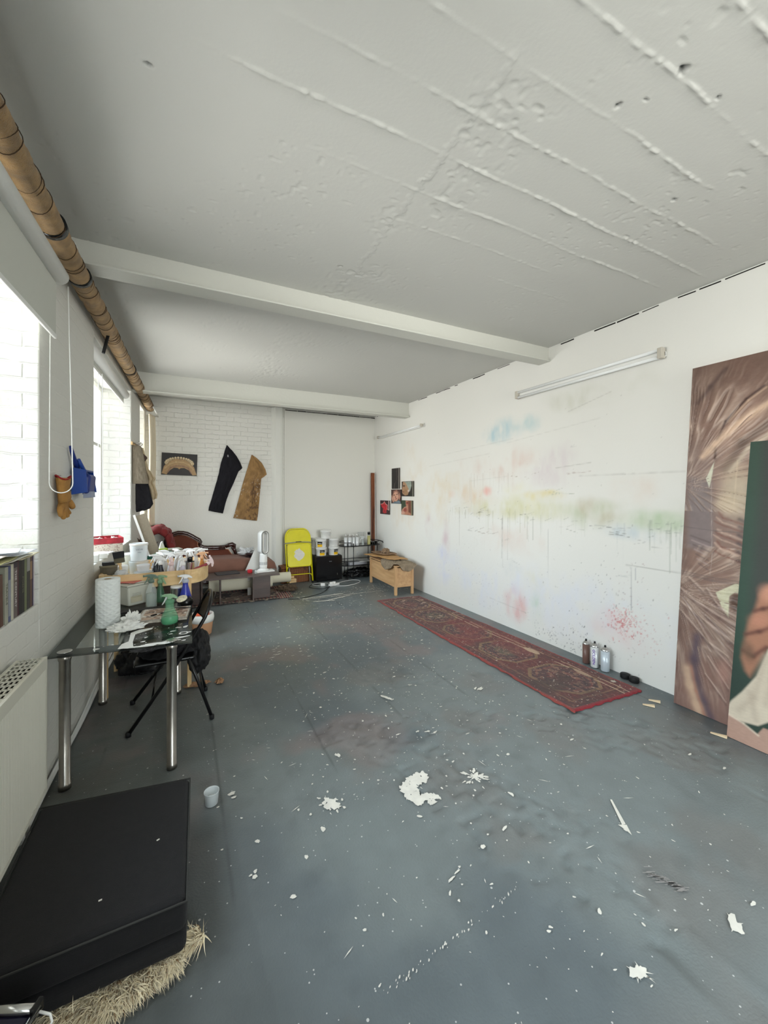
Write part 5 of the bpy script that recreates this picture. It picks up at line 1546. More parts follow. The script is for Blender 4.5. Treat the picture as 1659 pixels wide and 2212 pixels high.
# sill of the second window: crate, boxes, white oddments
def red_crate():
    t = thing('wooden_crate', 'shallow red-painted wooden crate on the second window sill', 'crate', (-.69, 4.80, 1.105), .25)
    m = mat('chipped_red', (176, 44, 56), .6, var=.25, vscale=22); w_, d_, h_ = .25, .30, .055
    for nm, a, c in (('side_board', (-w_ / 2, -d_ / 2, 0), (w_ / 2, -d_ / 2 + .008, h_)), ('side_board', (-w_ / 2, d_ / 2 - .008, 0), (w_ / 2, d_ / 2, h_)), ('end_board', (-w_ / 2, -d_ / 2 + .008, 0), (-w_ / 2 + .008, d_ / 2 - .008, h_)), ('end_board', (w_ / 2 - .008, -d_ / 2 + .008, 0), (w_ / 2, d_ / 2 - .008, h_)), ('bottom_board', (-w_ / 2 + .008, -d_ / 2 + .008, 0), (w_ / 2 - .008, d_ / 2 - .008, .006)), ('divider', (-.004, -d_ / 2 + .008, .006), (.004, d_ / 2 - .008, h_ - .01))):
        b = MB(); b.box2(a, c); b.build(nm, m, t, bevel=.002)
red_crate()
for k, (lb, x, y, rz) in enumerate((('crumpled white paper ball in the near bay of the red crate', -.752, 4.78, 0), ('crumpled white paper ball in the far bay of the red crate', -.628, 4.82, 1))):
    crumple('paper_ball', lb, 'paper ball', (x, y, 1.112), (.045, .05, .03), M['tissue'], 30 + k, .5)
def floral(c):
    pass
b = MB(); b.box((0, 0, .041), (.24, .28, .082))
fm = bpy.data.materials.new('speckled_card'); fm.use_nodes = True
_n = fm.node_tree; _v = _n.nodes.new('ShaderNodeTexVoronoi'); _v.inputs['Scale'].default_value = 70; _c = _n.nodes.new('ShaderNodeValToRGB')
_c.color_ramp.elements[0].color = (*lin((150, 96, 80)), 1); _c.color_ramp.elements[1].color = (*lin((232, 222, 208)), 1); _c.color_ramp.elements[1].position = .5
_t = _n.nodes.new('ShaderNodeTexCoord'); _n.links.new(_t.outputs['Object'], _v.inputs['Vector']); _n.links.new(_v.outputs['Distance'], _c.inputs[0]); _n.links.new(_c.outputs[0], _n.nodes['Principled BSDF'].inputs['Base Color'])
o = b.build('patterned_box', fm, bevel=.003); o.location = (-.69, 4.80, SZ + .0005); o.rotation_euler = (0, 0, .25)
tag(o, 'box with a speckled pink pattern under the red crate', 'box')
for k, (lb, x, y, s, rz) in enumerate((('bright white packet on the second window sill, nearest the wall edge', -.69, 4.30, (.14, .16, .045), .3), ('folded white sheets on the second window sill before the speckled box', -.68, 4.52, (.15, .14, .02), -.2), ('small white carton at the near end of the second window sill', -.69, 4.08, (.10, .12, .06), .1))):
    flat_item('packet', lb, 'packet', (x, y, SZ + .0005), s, rz, M['paper'], bevel=.004)
# leaning canvas and backing, tissue box, green box on the dark cupboard top
CT = .826
def leaning_canvas():
    t = thing('leaning_canvas', 'small canvas with a bright white edge leaning above the dark green box', 'canvas', (-.340, 5.13, .905), 0)
    t.rotation_euler = (0, -.300, 0)
    b = MB(); b.box2((-.018, -.01, 0), (.004, .020, .475)); b.build('white_edge', mat('primed_edge', (244, 244, 242), .7), t)
    b = MB(); b.box2((.0045, .0, 0), (.105, .020, .46)); b.build('back_linen', mat('raw_linen', (150, 140, 122), .9, var=.08, vscale=50), t)
leaning_canvas()
b = MB(); b.box2((-.19, -.10, 0), (.13, .15, .078)); o = b.build('green_box', mat('dark_green_card', (22, 84, 70), .6), bevel=.003); o.location = (-.27, 5.27, CT); o.rotation_euler = (0, 0, -.08)
tag(o, 'dark green cardboard box on the dark cupboard behind the bottles', 'box')
def tissue_box():
    t = thing('tissue_box', 'small lime green tissue box with a white tissue pulled up', 'tissue box', (-.225, 5.245, CT + .0785), .25)
    b = MB(); b.box((0, 0, .028), (.105, .105, .056)); b.build('box', mat('lime_card', (166, 190, 60), .6, var=.25, vscale=60), t, bevel=.002)
    b = MB(); b.hexa([(-.028, -.02, .056), (.03, -.02, .056), (.03, .02, .056), (-.028, .02, .056)], [(-.014, -.008, .125), (.006, -.008, .14), (.006, .008, .14), (-.014, .008, .125)]); b.build('tissue', M['paper'], t, bevel=.004)
tissue_box()
crumple('dried_plants', 'tangle of dark dried brown stems behind the leaning canvas', 'plants', (-.40, 5.55, CT), (.09, .10, .15), mat('dark_stems', (66, 48, 36), .95, var=.4, vscale=70), 44, .7, 3.0)
flat_item('grey_lid', 'grey box lid sticking out right of the green box', 'lid', (-.11, 5.54, CT), (.16, .16, .09), .3, mat('grey_card', (150, 146, 134), .8))
# ================================================================== FAR END OF THE ROOM
# ---- painted pictures: colour fields built from simple shapes
class Pic:
    def __init__(s, nu, nv, bg, ux=1.0, vx=1.0):
        s.U, s.V = np.meshgrid(np.linspace(0, ux, nu), np.linspace(0, vx, nv), indexing='ij')
        s.C = np.ones(s.U.shape + (3,)) * lin(bg)
    def mix(s, a, rgb):
        a = np.clip(a, 0, 1)[..., None]; s.C = s.C * (1 - a) + lin(rgb) * a; return s
    def ell(s, cx, cy, rx, ry, rgb, soft=.15, ang=0, k=1.0):
        dx, dy = s.U - cx, s.V - cy
        u = dx * math.cos(ang) + dy * math.sin(ang); v = -dx * math.sin(ang) + dy * math.cos(ang)
        return s.mix((1 - sstep(1 - soft, 1 + soft, np.hypot(u / rx, v / ry))) * k, rgb)
    def poly(s, pts, rgb, soft=.01, k=1.0):
        ins = np.zeros(s.U.shape, bool); D = np.full(s.U.shape, 9e9); n = len(pts)
        for i in range(n):
            (x0, y0), (x1, y1) = pts[i], pts[(i + 1) % n]
            c = (y0 > s.V) != (y1 > s.V)
            xi = (x1 - x0) * (s.V - y0) / ((y1 - y0) if y1 != y0 else 1e-9) + x0
            ins ^= c & (s.U < xi)
            L2 = (x1 - x0) ** 2 + (y1 - y0) ** 2 + 1e-12
            t = np.clip(((s.U - x0) * (x1 - x0) + (s.V - y0) * (y1 - y0)) / L2, 0, 1)
            D = np.minimum(D, np.hypot(s.U - x0 - t * (x1 - x0), s.V - y0 - t * (y1 - y0)))
        sd = np.where(ins, D, -D)
        return s.mix(sstep(-soft, soft, sd) * k, rgb)
    def line(s, pts, wd, rgb, k=1.0, taper=0.0):
        for i in range(len(pts) - 1):
            (x0, y0), (x1, y1) = pts[i], pts[i + 1]; L2 = (x1 - x0) ** 2 + (y1 - y0) ** 2 + 1e-12
            t = np.clip(((s.U - x0) * (x1 - x0) + (s.V - y0) * (y1 - y0)) / L2, 0, 1)
            d = np.hypot(s.U - x0 - t * (x1 - x0), s.V - y0 - t * (y1 - y0))
            ww = wd * (1 - taper * np.abs(2 * t - 1))
            s.mix(np.exp(-(d / np.maximum(ww, 1e-4)) ** 2) * k, rgb)
        return s
    def tex(s, sc, amt, seed=0, sx=1, sy=1):
        s.C *= (1 + (fbm(s.U * sx, s.V * sy, sc, seed)[..., None] - .5) * 2 * amt); return s

def picture(label, y_near, y_far, z0, z1, pic, edge, group='small unframed paintings pinned to the right wall', th=.018):
    """small panel on the right wall; U runs from its far side (left in the photo) to its near side"""
    t = thing('painting', label, 'painting', (XR - .001, (y_near + y_far) / 2, (z0 + z1) / 2), 0, group)
    w2, h2 = (y_far - y_near) / 2, (z1 - z0) / 2
    b = MB(); b.box2((-th, -w2, -h2), (0, w2, h2)); b.build('panel', edge, t, bevel=.004)
    nu, nv = pic.U.shape
    u = (pic.U - pic.U.min()) / np.ptp(pic.U); v = (pic.V - pic.V.min()) / np.ptp(pic.V)
    P = np.stack([np.full(u.shape, -th - .0012), w2 * (1 - 2 * u) * .985, h2 * (2 * v - 1) * .985], -1)
    grid_obj('painted_surface', P, M['pic'], pic.C, t)
M['pic'] = mat('oil_paint', (128, 128, 128), .5, attr=True)
edge = mat('panel_edge', (60, 54, 50), .7); edge2 = mat('white_panel_edge', (188, 184, 176), .7)
p = Pic(40, 60, (24, 17, 16)).tex(.2, .4, 3); p.line([(.72, .98), (.66, .85), (.74, .6), (.68, .45)], .03, (84, 70, 66), .8); p.line([(.4, .25), (.34, .02)], .025, (110, 98, 94), .8); p.line([(.6, .35), (.5, .26)], .02, (80, 64, 60), .6); p.mix((p.U > .9) * .8, (150, 142, 134))
picture('narrow near-black abstract painting, topmost of the five small ones', 6.24, 6.53, 1.674, 2.05, p, edge)
p = Pic(60, 60, (40, 30, 24)); p.poly([(.12, .98), (.08, .7), (.02, .45), (.06, .36), (.03, .28), (.10, .16), (.30, .05), (.62, .10), (.66, .5), (.4, .98)], (168, 130, 98), .02); p.poly([(.2, .98), (.36, .9), (.62, .48), (.66, .3), (.74, .36), (.86, .7), (.84, .98)], (148, 158, 146), .02)
p.ell(.20, .70, .09, .05, (60, 36, 26), .5); p.ell(.16, .30, .10, .03, (120, 50, 44), .5); p.ell(.35, .3, .18, .2, (150, 116, 80), .6, k=.7); p.ell(.60, .36, .07, .08, (214, 190, 178), .3); p.poly([(.62, .28), (.7, .2), (.9, .2), (1, 0), (.5, 0)], (30, 30, 24), .03); p.tex(.12, .2, 5); p.mix((p.U > .93) * .9, (120, 118, 104))
picture('painting of a face in profile under a pale cap, upper right of the small ones', 5.75, 6.15, 1.54, 1.80, p, edge)
p = Pic(60, 60, (70, 44, 38)); p.ell(.5, .62, .36, .36, (60, 36, 30), .1); p.ell(.48, .50, .30, .36, (206, 156, 132), .15, -.25); p.line([(.18, .55), (.3, .85), (.55, .93), (.74, .8)], .05, (170, 116, 100), .8); p.ell(.33, .60, .09, .035, (80, 44, 36), .5, .2); p.ell(.62, .66, .09, .035, (80, 44, 36), .5, .4); p.ell(.46, .46, .06, .05, (120, 60, 50), .6); p.ell(.52, .34, .10, .035, (140, 60, 56), .5, .3)
p.poly([(.02, .62), (.12, .5), (.34, .1), (.2, .08), (.05, .3)], (196, 146, 124), .03); p.poly([(.86, .8), (.98, .5), (.86, .25), (.76, .4)], (186, 130, 110), .03); p.poly([(.35, .12), (.6, .16), (.8, .25), (1, .1), (1, 0), (.1, 0)], (92, 112, 124), .03); p.line([(.55, .12), (.9, .12)], .03, (150, 160, 164), .7); p.tex(.1, .2, 8)
picture('painting of a face cradled in two hands, centre of the small ones', 6.18, 6.549, 1.405, 1.662, p, edge)
p = Pic(60, 60, (56, 26, 30)); p.poly([(.08, .72), (.32, .76), (.48, .92), (.60, .76), (.82, .66), (.80, .35), (.66, .28), (.72, .12), (.5, .06), (.3, .12), (.36, .42), (.2, .5)], (196, 30, 42), .03); p.line([(.08, .72), (.32, .77), (.48, .92), (.60, .76), (.80, .68), (.78, .4), (.9, .36)], .02, (236, 176, 166), .9); p.line([(.4, .1), (.5, .3), (.6, .12)], .04, (120, 20, 28), .7); p.line([(.3, .6), (.42, .66), (.5, .56)], .03, (130, 16, 26), .8); p.tex(.12, .25, 4); p.mix((p.U > .9) * (p.V > .3) * .85, (200, 176, 172))
picture('small painting of a red star-like shape, lowest and furthest left', 6.624, 7.016, 1.19, 1.455, p, edge)
p = Pic(60, 60, (52, 66, 46)); p.poly([(.40, 1), (.42, .7), (.48, .6), (.3, .5), (.12, .42), (.0, .2), (.0, 0), (.9, 0), (.88, 1)], (176, 120, 96), .03); p.poly([(.62, .98), (.86, 1), (.92, .1), (.66, .2)], (110, 64, 46), .06); p.ell(.55, .84, .09, .06, (110, 30, 28), .3); p.ell(.55, .77, .08, .03, (170, 70, 60), .4); p.ell(.35, .35, .14, .16, (140, 60, 50), .6); p.ell(.15, .12, .18, .12, (206, 160, 140), .4); p.line([(.1, .3), (.3, .5), (.5, .58)], .03, (206, 160, 136), .7); p.tex(.1, .2, 6); p.mix((p.U > .9) * .9, (120, 118, 92))
picture('painting of an open mouth and throat on green, lower right of the small ones', 5.78, 6.165, 1.218, 1.47, p, edge)

# ---- teeth picture on the back wall
def teeth():
    t = thing('teeth_print', 'landscape print of an old jawbone with teeth on black, on the brick wall', 'print', (-.060, YB_ - .002, 2.065), 0)
    t.rotation_euler = (0, .028, 0)
    w2, h2 = .262, .180
    b = MB(); b.box2((-w2, -.02, -h2), (w2, 0, h2)); b.build('panel', edge2, t, bevel=.002)
    p = Pic(150, 104, (30, 28, 28), 1.5, 1.0)
    bone = (172, 140, 98)
    p.poly([(.02, .06), (.10, .38), (.26, .60), (.55, .74), (.95, .74), (1.22, .60), (1.38, .38), (1.49, .04), (1.32, .02), (1.16, .24), (.96, .34), (.80, .33), (.74, .27), (.68, .33), (.52, .34), (.36, .22), (.22, .02)], bone, .012)
    p.poly([(.30, .02), (.42, .24), (.55, .32), (.68, .31), (.74, .25), (.80, .31), (.95, .31), (1.08, .24), (1.22, .02)], (44, 40, 40), .012)
    p.line([(.25, .1), (.38, .33), (.6, .42), (.9, .42), (1.12, .34), (1.26, .1)], .03, (128, 92, 78), .7)
    p.line([(.15, .3), (.35, .5), (.6, .6), (.9, .6), (1.15, .5), (1.35, .28)], .03, (198, 170, 128), .7)
    for k in range(14):
        a = PI * (.06 + .88 * k / 13)
        x = .745 - .56 * math.cos(a); y = .50 + .30 * math.sin(a); r = .075 if k in (0, 1, 12, 13) else .062 if k in (2, 3, 10, 11) else .05
        p.ell(x, y, r * 1.08, r * 1.2, (60, 44, 34), .2, k=.8); p.ell(x, y, r * .95, r * 1.05, (206, 186, 146), .18); p.ell(x - .01, y + .02, r * .5, r * .4, (228, 212, 176), .6, k=.8)
        p.ell(x, y - .01, r * .35, r * .2, (140, 108, 76), .6, k=.7)
    p.tex(.06, .18, 9)
    u = p.U / 1.5; v = p.V
    P = np.stack([(2 * u - 1) * w2 * .985, np.full(u.shape, -.0215), (2 * v - 1) * h2 * .985], -1)
    grid_obj('printed_face', P, M['pic'], p.C, t)
teeth()

# ---- two trouser legs pinned to the back wall
def trouser(name, label, L, R, m, seed, col=None):
    off = .014
    o = cloth_panel(name, [(x * 1.0, YB_ - off, z) for x, z in L], [(x, YB_ - off, z) for x, z in R], 46, 90, m, None, .030, (0, -1, 0), .016, .008, seed, colors=col)
    tag(o, label, 'trouser leg', 'trouser legs pinned to the back wall'); return o
def blk(U_, V_):
    C = np.ones(U_.shape + (3,)) * lin((20, 19, 26)); C *= (1 + (fbm(U_, V_ * 3, .05, 3)[..., None] - .5) * .9)
    k = (1 - sstep(.03, .05, np.hypot((U_ - .35), (V_ - .17) * 2.4))) ; C = C * (1 - k[..., None]) + lin((180, 178, 180)) * k[..., None]; return C
def tan_(U_, V_):
    C = np.ones(U_.shape + (3,)) * lin((150, 116, 74)); C *= (1 + (fbm(U_, V_ * 2, .12, 7)[..., None] - .5) * .9)
    n = sstep(.52, .62, fbm(U_, V_ * 2.4, .09, 11)) * sstep(.35, .6, V_) * sstep(.3, .55, U_); C = C * (1 - n[..., None] * .75) + lin((84, 62, 48)) * n[..., None] * .75
    w_ = sstep(.80, .86, vn(U_ * 1.3 + .4 * fbm(U_, V_, .1, 2), V_ * 3, .033, 13)) * sstep(.4, .58, fbm(U_, V_, .3, 19)) * sstep(.2, .6, V_); C = C * (1 - w_[..., None]) + lin((222, 214, 204)) * w_[..., None]
    s_ = (1 - sstep(.012, .03, np.abs(U_ - .62 - .25 * (V_ - .6)))) * sstep(.25, .45, V_) * (1 - sstep(.75, .9, V_)); C = C * (1 - s_[..., None] * .7) + lin((70, 50, 36)) * s_[..., None] * .7
    return C
trouser('trouser_leg', 'cut-off black trouser leg pinned slanting on the brick wall', [(.662, 2.415), (.572, 2.111), (.514, 1.834), (.441, 1.559), (.370, 1.302)],
        [(.668, 2.410), (.74, 2.33), (.82, 2.225), (.878, 2.12), (.909, 2.035), (.845, 1.975), (.80, 1.86), (.77, 1.78), (.69, 1.598), (.638, 1.439), (.594, 1.250)], mat('black_trouser', (24, 22, 30), .92, attr=True, bump=.35, bscale=60), 5, blk)
trouser('trouser_leg', 'cut-off tan trouser leg spattered with white paint, pinned beside the black one', [(1.073, 2.266), (.994, 2.003), (.924, 1.759), (.863, 1.517), (.81, 1.317), (.765, 1.166)],
        [(1.080, 2.262), (1.15, 2.21), (1.237, 2.133), (1.30, 2.02), (1.325, 1.929), (1.23, 1.860), (1.221, 1.803), (1.215, 1.70), (1.205, 1.60), (1.195, 1.45), (1.189, 1.393), (1.158, 1.106)], mat('tan_trouser', (160, 124, 78), .92, attr=True, bump=.35, bscale=60), 8, tan_)

# ---- rug under the coffee table
def rug(name, label, P00, P10, P11, P01, fn, nu, nv, z=.006, fringe=False):
    t = thing(name, label, 'rug', (P00[0], P00[1], 0))
    U_, V_ = np.meshgrid(np.linspace(0, 1, nu), np.linspace(0, 1, nv), indexing='ij')
    X = (1 - U_) * (1 - V_) * P00[0] + U_ * (1 - V_) * P10[0] + U_ * V_ * P11[0] + (1 - U_) * V_ * P01[0]
    Y = (1 - U_) * (1 - V_) * P00[1] + U_ * (1 - V_) * P10[1] + U_ * V_ * P11[1] + (1 - U_) * V_ * P01[1]
    rag = (fbm(U_ * 9, V_ * 0, .3, 3, 2) - .5) * .02 * ((V_ < .001) | (V_ > .999)) + 0
    ex = ((U_ < .001) * 1.0 - (U_ > .999) * 1.0) * (fbm(V_ * 12, V_ * 0, .3, 6, 3) - .5) * .035
    Z = z + .006 * fbm(X, Y, .25, 9, 3) + .0012 * vn(X, Y, .01, 4)
    Z[0, :] = .001; Z[-1, :] = .001; Z[:, 0] = .001; Z[:, -1] = .001
    o = grid_obj('pile', np.stack([X + ex - P00[0], Y + rag - P00[1], Z], -1), M['rug'], fn(U_, V_), t)
    return t
M['rug'] = mat('woven_wool', (120, 60, 50), .95, attr=True, var=.12, vscale=140, bump=.5, bscale=400, sheen=.1)
def persian(U_, V_):
    x = U_ * 2.15; y = V_ * .86
    C = np.ones(U_.shape + (3,)) * lin((112, 88, 74))
    n = fbm(x, y, .12, 3)[..., None]; C = C * (1 - sstep(.5, .6, n)) + lin((66, 48, 44)) * sstep(.5, .6, n)
    d = np.minimum(np.minimum(x, 2.15 - x), np.minimum(y, .86 - y))
    def setm(m_, rgb):
        C[m_] = lin(rgb)
    setm(d < .14, (44, 34, 34)); dd = d
    zz = np.abs(((x + y * 0) / .055) % 1 - .5) * 2
    setm((dd > .02) & (dd < .058) & (np.abs((dd - .039) / .019) < zz), (196, 176, 150))
    setm((dd > .06) & (dd < .072), (140, 50, 46)); setm((dd > .09) & (dd < .13) & (zz > .55), (150, 64, 56))
    setm((x > 1.93) & (((x / .035) % 1) < .4), (132, 48, 50)); setm((x > 1.95) & (((x / .035) % 1) > .8), (196, 180, 160))
    w_ = sstep(.62, .72, fbm(x, y, .05, 8))[..., None] * .8; return C * (1 - w_) + lin((178, 160, 138)) * w_
rg = rug('patterned_rug', 'dark patterned rug with zigzag border under the coffee table', (-.58, 6.12), (1.50, 6.08), (1.56, 6.92), (-.58, 6.95), persian, 300, 130)
b = MB(); rs = np.random.RandomState(3)
for k in range(70):
    y = 6.09 + .82 * k / 69; b.add([(1.50 + .06 * k / 69 + .58, y - 6.12 - .003, .004), (1.50 + .06 * k / 69 + .58, y - 6.12 + .003, .004), (1.545 + .06 * k / 69 + .58 + rs.uniform(-.01, .02), y - 6.12 + rs.uniform(-.01, .01), .002)], [(0, 1, 2)])
o = b.build('fringe', mat('rug_fringe', (170, 160, 140), .9), rg, recalc=False); o['kind'] = 'stuff'

# ---- the long red runner by the right wall
def runner(U_, V_):
    x = U_ * .76; y = V_ * 3.34          # V along the room, 0 = near end
    C = np.ones(U_.shape + (3,)) * lin((100, 46, 43))
    n = fbm(x, y, .3, 5)[..., None]; C = C * (1 - sstep(.45, .65, n)) + lin((88, 52, 47)) * sstep(.45, .65, n)
    def mx(a, rgb):
        nonlocal C
        a = np.clip(a, 0, 1)[..., None]; C = C * (1 - a) + lin(rgb) * a
    e = np.minimum(x, .76 - x); e2 = np.minimum(e, np.minimum(y, 3.34 - y))
    mx((e2 < .03) * .8, (140, 50, 50)); mx(((e2 > .03) & (e2 < .045)) * .7, (70, 46, 48)); mx(((e2 > .10) & (e2 < .112)) * .6, (150, 116, 84)); mx(((e2 > .045) & (e2 < .10)) * (np.sin(y / .012) * np.sin(x / .012) > .2) * .6, (72, 44, 46))
    for k, yc in enumerate((.42, 1.08, 1.72, 2.36, 2.96)):
        m_ = np.maximum(np.abs(x - .38) / .25, np.abs(y - yc) / .27); m_ = np.maximum(m_, (np.abs(x - .38) / .25 + np.abs(y - yc) / .27) * .66)
        mx((m_ < 1) * .75, (78, 58, 58)); mx(((m_ > .9) & (m_ < 1)) * .8, (140, 110, 78)); mx(((m_ > .72) & (m_ < .78)) * .6, (128, 62, 54))
        mx((m_ < .45) * .7, (118, 62, 56) if k % 2 == 0 else (96, 88, 70)); mx((m_ < .9) * (vn(x, y, .022, 30 + k) > .66) * .65, (148, 112, 92)); mx((m_ < .9) * (vn(x, y, .03, 50 + k) > .7) * .6, (46, 36, 40))
    mx((m_ * 0 + 1) * (vn(x, y, .02, 71) > .74) * (e2 > .11) * .4, (60, 40, 42)); mx((vn(x, y * .4, .012, 75) > .72) * .30, (160, 110, 90))
    # wear, folds and spilled paint
    mx(sstep(.55, .75, fbm(x, y, .5, 81)) * .5, (86, 66, 60)); mx(sstep(.5, .68, fbm(x, y, .4, 85)) * (y < .9) * (x < .45) * .75, (66, 50, 46))
    mx(sstep(.60, .74, fbm(x, y, .5, 88)) * .5, (128, 50, 48))
    for (xx, wd) in ((.585, .007), (.64, .005)):
        mx((np.abs(x - xx - .01 * np.sin(y * 3) - .014 * (fbm(y, y * 0, .2, 91) - .5)) < wd) * (vn(y, y * 0 + xx, .12, 93) > .42) * .8, (196, 166, 140))
    mx((np.hypot((x - .60) / .035, (y - .98) / .10) < 1) * .9, (190, 160, 132)); mx((np.hypot((x - .61) / .025, (y - .42) / .09) < 1) * .8, (180, 150, 124)); mx((np.hypot((x - .70) / .02, (y - .20) / .02) < 1) * .8, (206, 196, 180))
    mx((vn(x, y, .014, 95) > .93) * .8, (206, 186, 170)); mx((vn(x * .4, y, .03, 98) > .90) * (y > 2.2) * .6, (200, 170, 150))
    mx((y < .022) * 1.0, (132, 28, 38)); mx((x < .012) * .8, (150, 70, 62))
    return C
rug('runner_rug', 'long worn red patterned runner rug lying beside the right wall', (2.535, 1.962), (3.300, 1.924), (3.253, 5.256), (2.562, 5.309), runner, 150, 620, z=.007)

# ---- rolls under the chaise
M['canvas_roll'] = mat('canvas_roll', (206, 200, 178), .8)
def roll(label, c, L, r, rz, m, inner=True):
    t = thing('canvas_roll', label, 'roll', c, rz, 'rolls of canvas under the coffee table and chaise')
    b = MB(); b.tube([(-L / 2, 0, 0), (L / 2, 0, 0)], r, 32, caps=False)
    for s in (-1, 1):
        for rr in (r, r * .82, r * .66, r * .5):
            b.tube([(s * (L / 2 - .004), r * 0, 0), (s * L / 2 + s * .004 * (rr / r), 0, 0)], [rr, rr * .97], 28, caps=False)
    b.build('sheet', m, t)
    b = MB(); b.tube([(-L / 2 - .01, 0, 0), (L / 2 + .01, 0, 0)], r * .42, 22); b.build('core', M['cardboard'], t)
roll('thick cream canvas roll lying under the coffee table', (.80, 6.53, .185), .92, .088, -.02, M['canvas_roll'])
roll('cream canvas roll jutting out at the right end of the coffee table', (1.44, 6.66, .20), .30, .082, -.05, M['canvas_roll'])
b = MB()
t = thing('stretcher_bars', 'bundle of pale wooden stretcher bars poking out beyond the canvas roll', 'wood', (1.60, 6.70, .08))
for k in range(7):
    b = MB(); b.box((.02 + .012 * (k % 3), .05 - .03 * (k % 3), .02 + .035 * (k // 3)), (.12, .026, .03), (0, .05 * (k % 2), .1 * (k % 3 - 1))); b.build('bar', M['birch'], t, bevel=.002)
o = lumpy('rag_heap', (0, 0, 0), (.15, .12, .07), mat('brown_rags', (92, 76, 60), .95, var=.5, vscale=30), None, 25, .5, 2.5, 5)
o.location = (1.50, 6.50, .012); tag(o, 'heap of brown rags on the rug end beside the canvas roll', 'rags')

# ---- chaise longue
def chaise():
    t = thing('chaise_longue', 'antique chaise longue in brown-pink velvet with carved wooden back', 'chaise longue', (.5, 6.95, 0))
    vel = mat('rose_brown_velvet', (126, 88, 74), .85, var=.12, vscale=7, sheen=.08); vel2 = mat('rust_velvet', (104, 54, 38), .85, var=.10, vscale=9, sheen=.05)
    wd = mat('dark_mahogany', (52, 24, 18), .25, var=.2, vscale=12, coat=.4); red = mat('oxblood_velvet', (122, 30, 30), .7, var=.2, vscale=10, sheen=.1)
    ox, oy = -.5, -6.95
    # seat: one long bolster-fronted cushion
    nu, nv = 70, 26
    U_, V_ = np.meshgrid(np.linspace(0, 1, nu), np.linspace(0, 1, nv), indexing='ij')
    x = -.40 + 1.77 * U_
    endr = np.clip((1.37 - x) / .16, 0, 1); rr = np.sqrt(np.clip(1 - (1 - endr) ** 2, 0, 1))
    top = .560 - .06 * sstep(.6, 1.35, x)
    # profile around the front: from the back top, over the front roll and underneath
    ang = V_ * 1.0
    yb, yf = 7.20, 6.60
    prof_y = np.where(V_ < .4, yb + (yf + .12 - yb) * V_ / .4, yf + .12 - .12 * np.sin((V_ - .4) / .6 * PI))
    prof_z = np.where(V_ < .4, 0, -(1 - np.cos((V_ - .4) / .6 * PI)) * .125)
    z = top - (1 - rr) * .12 + prof_z * (.35 + .65 * rr) + (fbm(x, V_, .3, 4, 3) - .5) * .012
    y = prof_y + (1 - rr) * .10 * (V_ > .3)
    grid_obj('seat_cushion', np.stack([x + ox, y + oy, z], -1), vel, None, t).modifiers.new('thickness', 'SOLIDIFY').thickness = .01
    b = MB(); b.box2((-.38 + ox, 6.68 + oy, .20), (1.30 + ox, 7.20 + oy, .36)); b.build('seat_rail', wd, t, bevel=.015)
    for (lx, ly) in ((-.33, 6.72), (1.24, 6.72), (-.33, 7.16), (1.24, 7.16)):
        b = MB(); b.lathe([(.016, 0), (.020, .02), (.014, .05), (.030, .09), (.034, .13), (.022, .16), (.034, .20)], (lx + ox, ly + oy, .0), 20); b.build('leg', wd, t)
    # back with its stepped curve
    crv = [(-.30, .60), (-.24, .88), (-.156, .948), (-.078, .968), (-.01, .962), (.05, .945), (.12, .905), (.18, .862), (.225, .835), (.245, .80), (.232, .765), (.245, .735), (.29, .712), (.34, .705), (.50, .697), (.62, .700)]
    yk = 7.14
    MB().tube([(a + ox, yk + oy, c) for a, c in crv], [.030] * len(crv), 12).build('carved_top_rail', wd, t)
    MB().tube([(a + ox, yk - .028 + oy, c - .030) for a, c in crv], [.014] * len(crv), 10).build('carved_moulding', wd, t)
    # scroll end
    sc_ = MB(); sc_.tube([(.62 + ox, yk + oy, .700), (.68 + ox, yk + oy, .725), (.73 + ox, yk + oy, .735), (.765 + ox, yk + oy, .715), (.762 + ox, yk + oy, .68), (.735 + ox, yk + oy, .672), (.725 + ox, yk + oy, .695)], [.028, .034, .036, .034, .030, .024, .016], 12)
    sc_.tube([(.74 + ox, yk + oy, .69), (.77 + ox, yk + oy, .63), (.79 + ox, yk + oy, .57), (.83 + ox, yk + oy, .51), (.86 + ox, yk + oy, .46)], [.036, .030, .026, .024, .02], 12)
    sc_.build('scroll_end', wd, t)
    inner = [(-.30, .45), (-.30, .62), (-.22, .87), (-.15, .915), (-.07, .93), (.02, .915), (.11, .868), (.18, .822), (.205, .79), (.198, .75), (.225, .70), (.29, .672), (.40, .662), (.62, .664), (.665, .655), (.70, .60), (.76, .52), (.82, .45)]
    b = MB(); b.prism([(a + ox, c) for a, c in inner], .05, axis='y', off=yk - .025 + oy); b.build('back_pad', vel2, t, bevel=.012, seg=3)
    MB().tube([(a + ox, yk - .030 + oy, c) for a, c in inner[1:]], .006, 8).build('welt', mat('pale_welt', (176, 120, 92), .7), t)
    # tufted scrolled head end
    nu, nv = 60, 44
    U_, V_ = np.meshgrid(np.linspace(0, 1, nu), np.linspace(0, 1, nv), indexing='ij')
    cx = np.interp(U_, [0, .25, .5, .7, .85, 1], [-.19, -.165, -.22, -.32, -.43, -.50]); cz = np.interp(U_, [0, .25, .5, .7, .85, 1], [.56, .80, 1.0, 1.075, 1.04, .93])
    nxv = np.gradient(cz, axis=0); nzv = -np.gradient(cx, axis=0); ln = np.hypot(nxv, nzv) + 1e-9
    row = np.floor(V_ * 4); ph = (row % 2) * .5
    tuft = np.abs(np.sin((U_ * 6 + ph) * PI)) ** .5 * np.abs(np.sin(V_ * 4 * PI)) ** .5
    dsp = .055 * tuft - .03
    endf = np.sqrt(np.clip(1 - (2 * V_ - 1) ** 8, 0, 1))
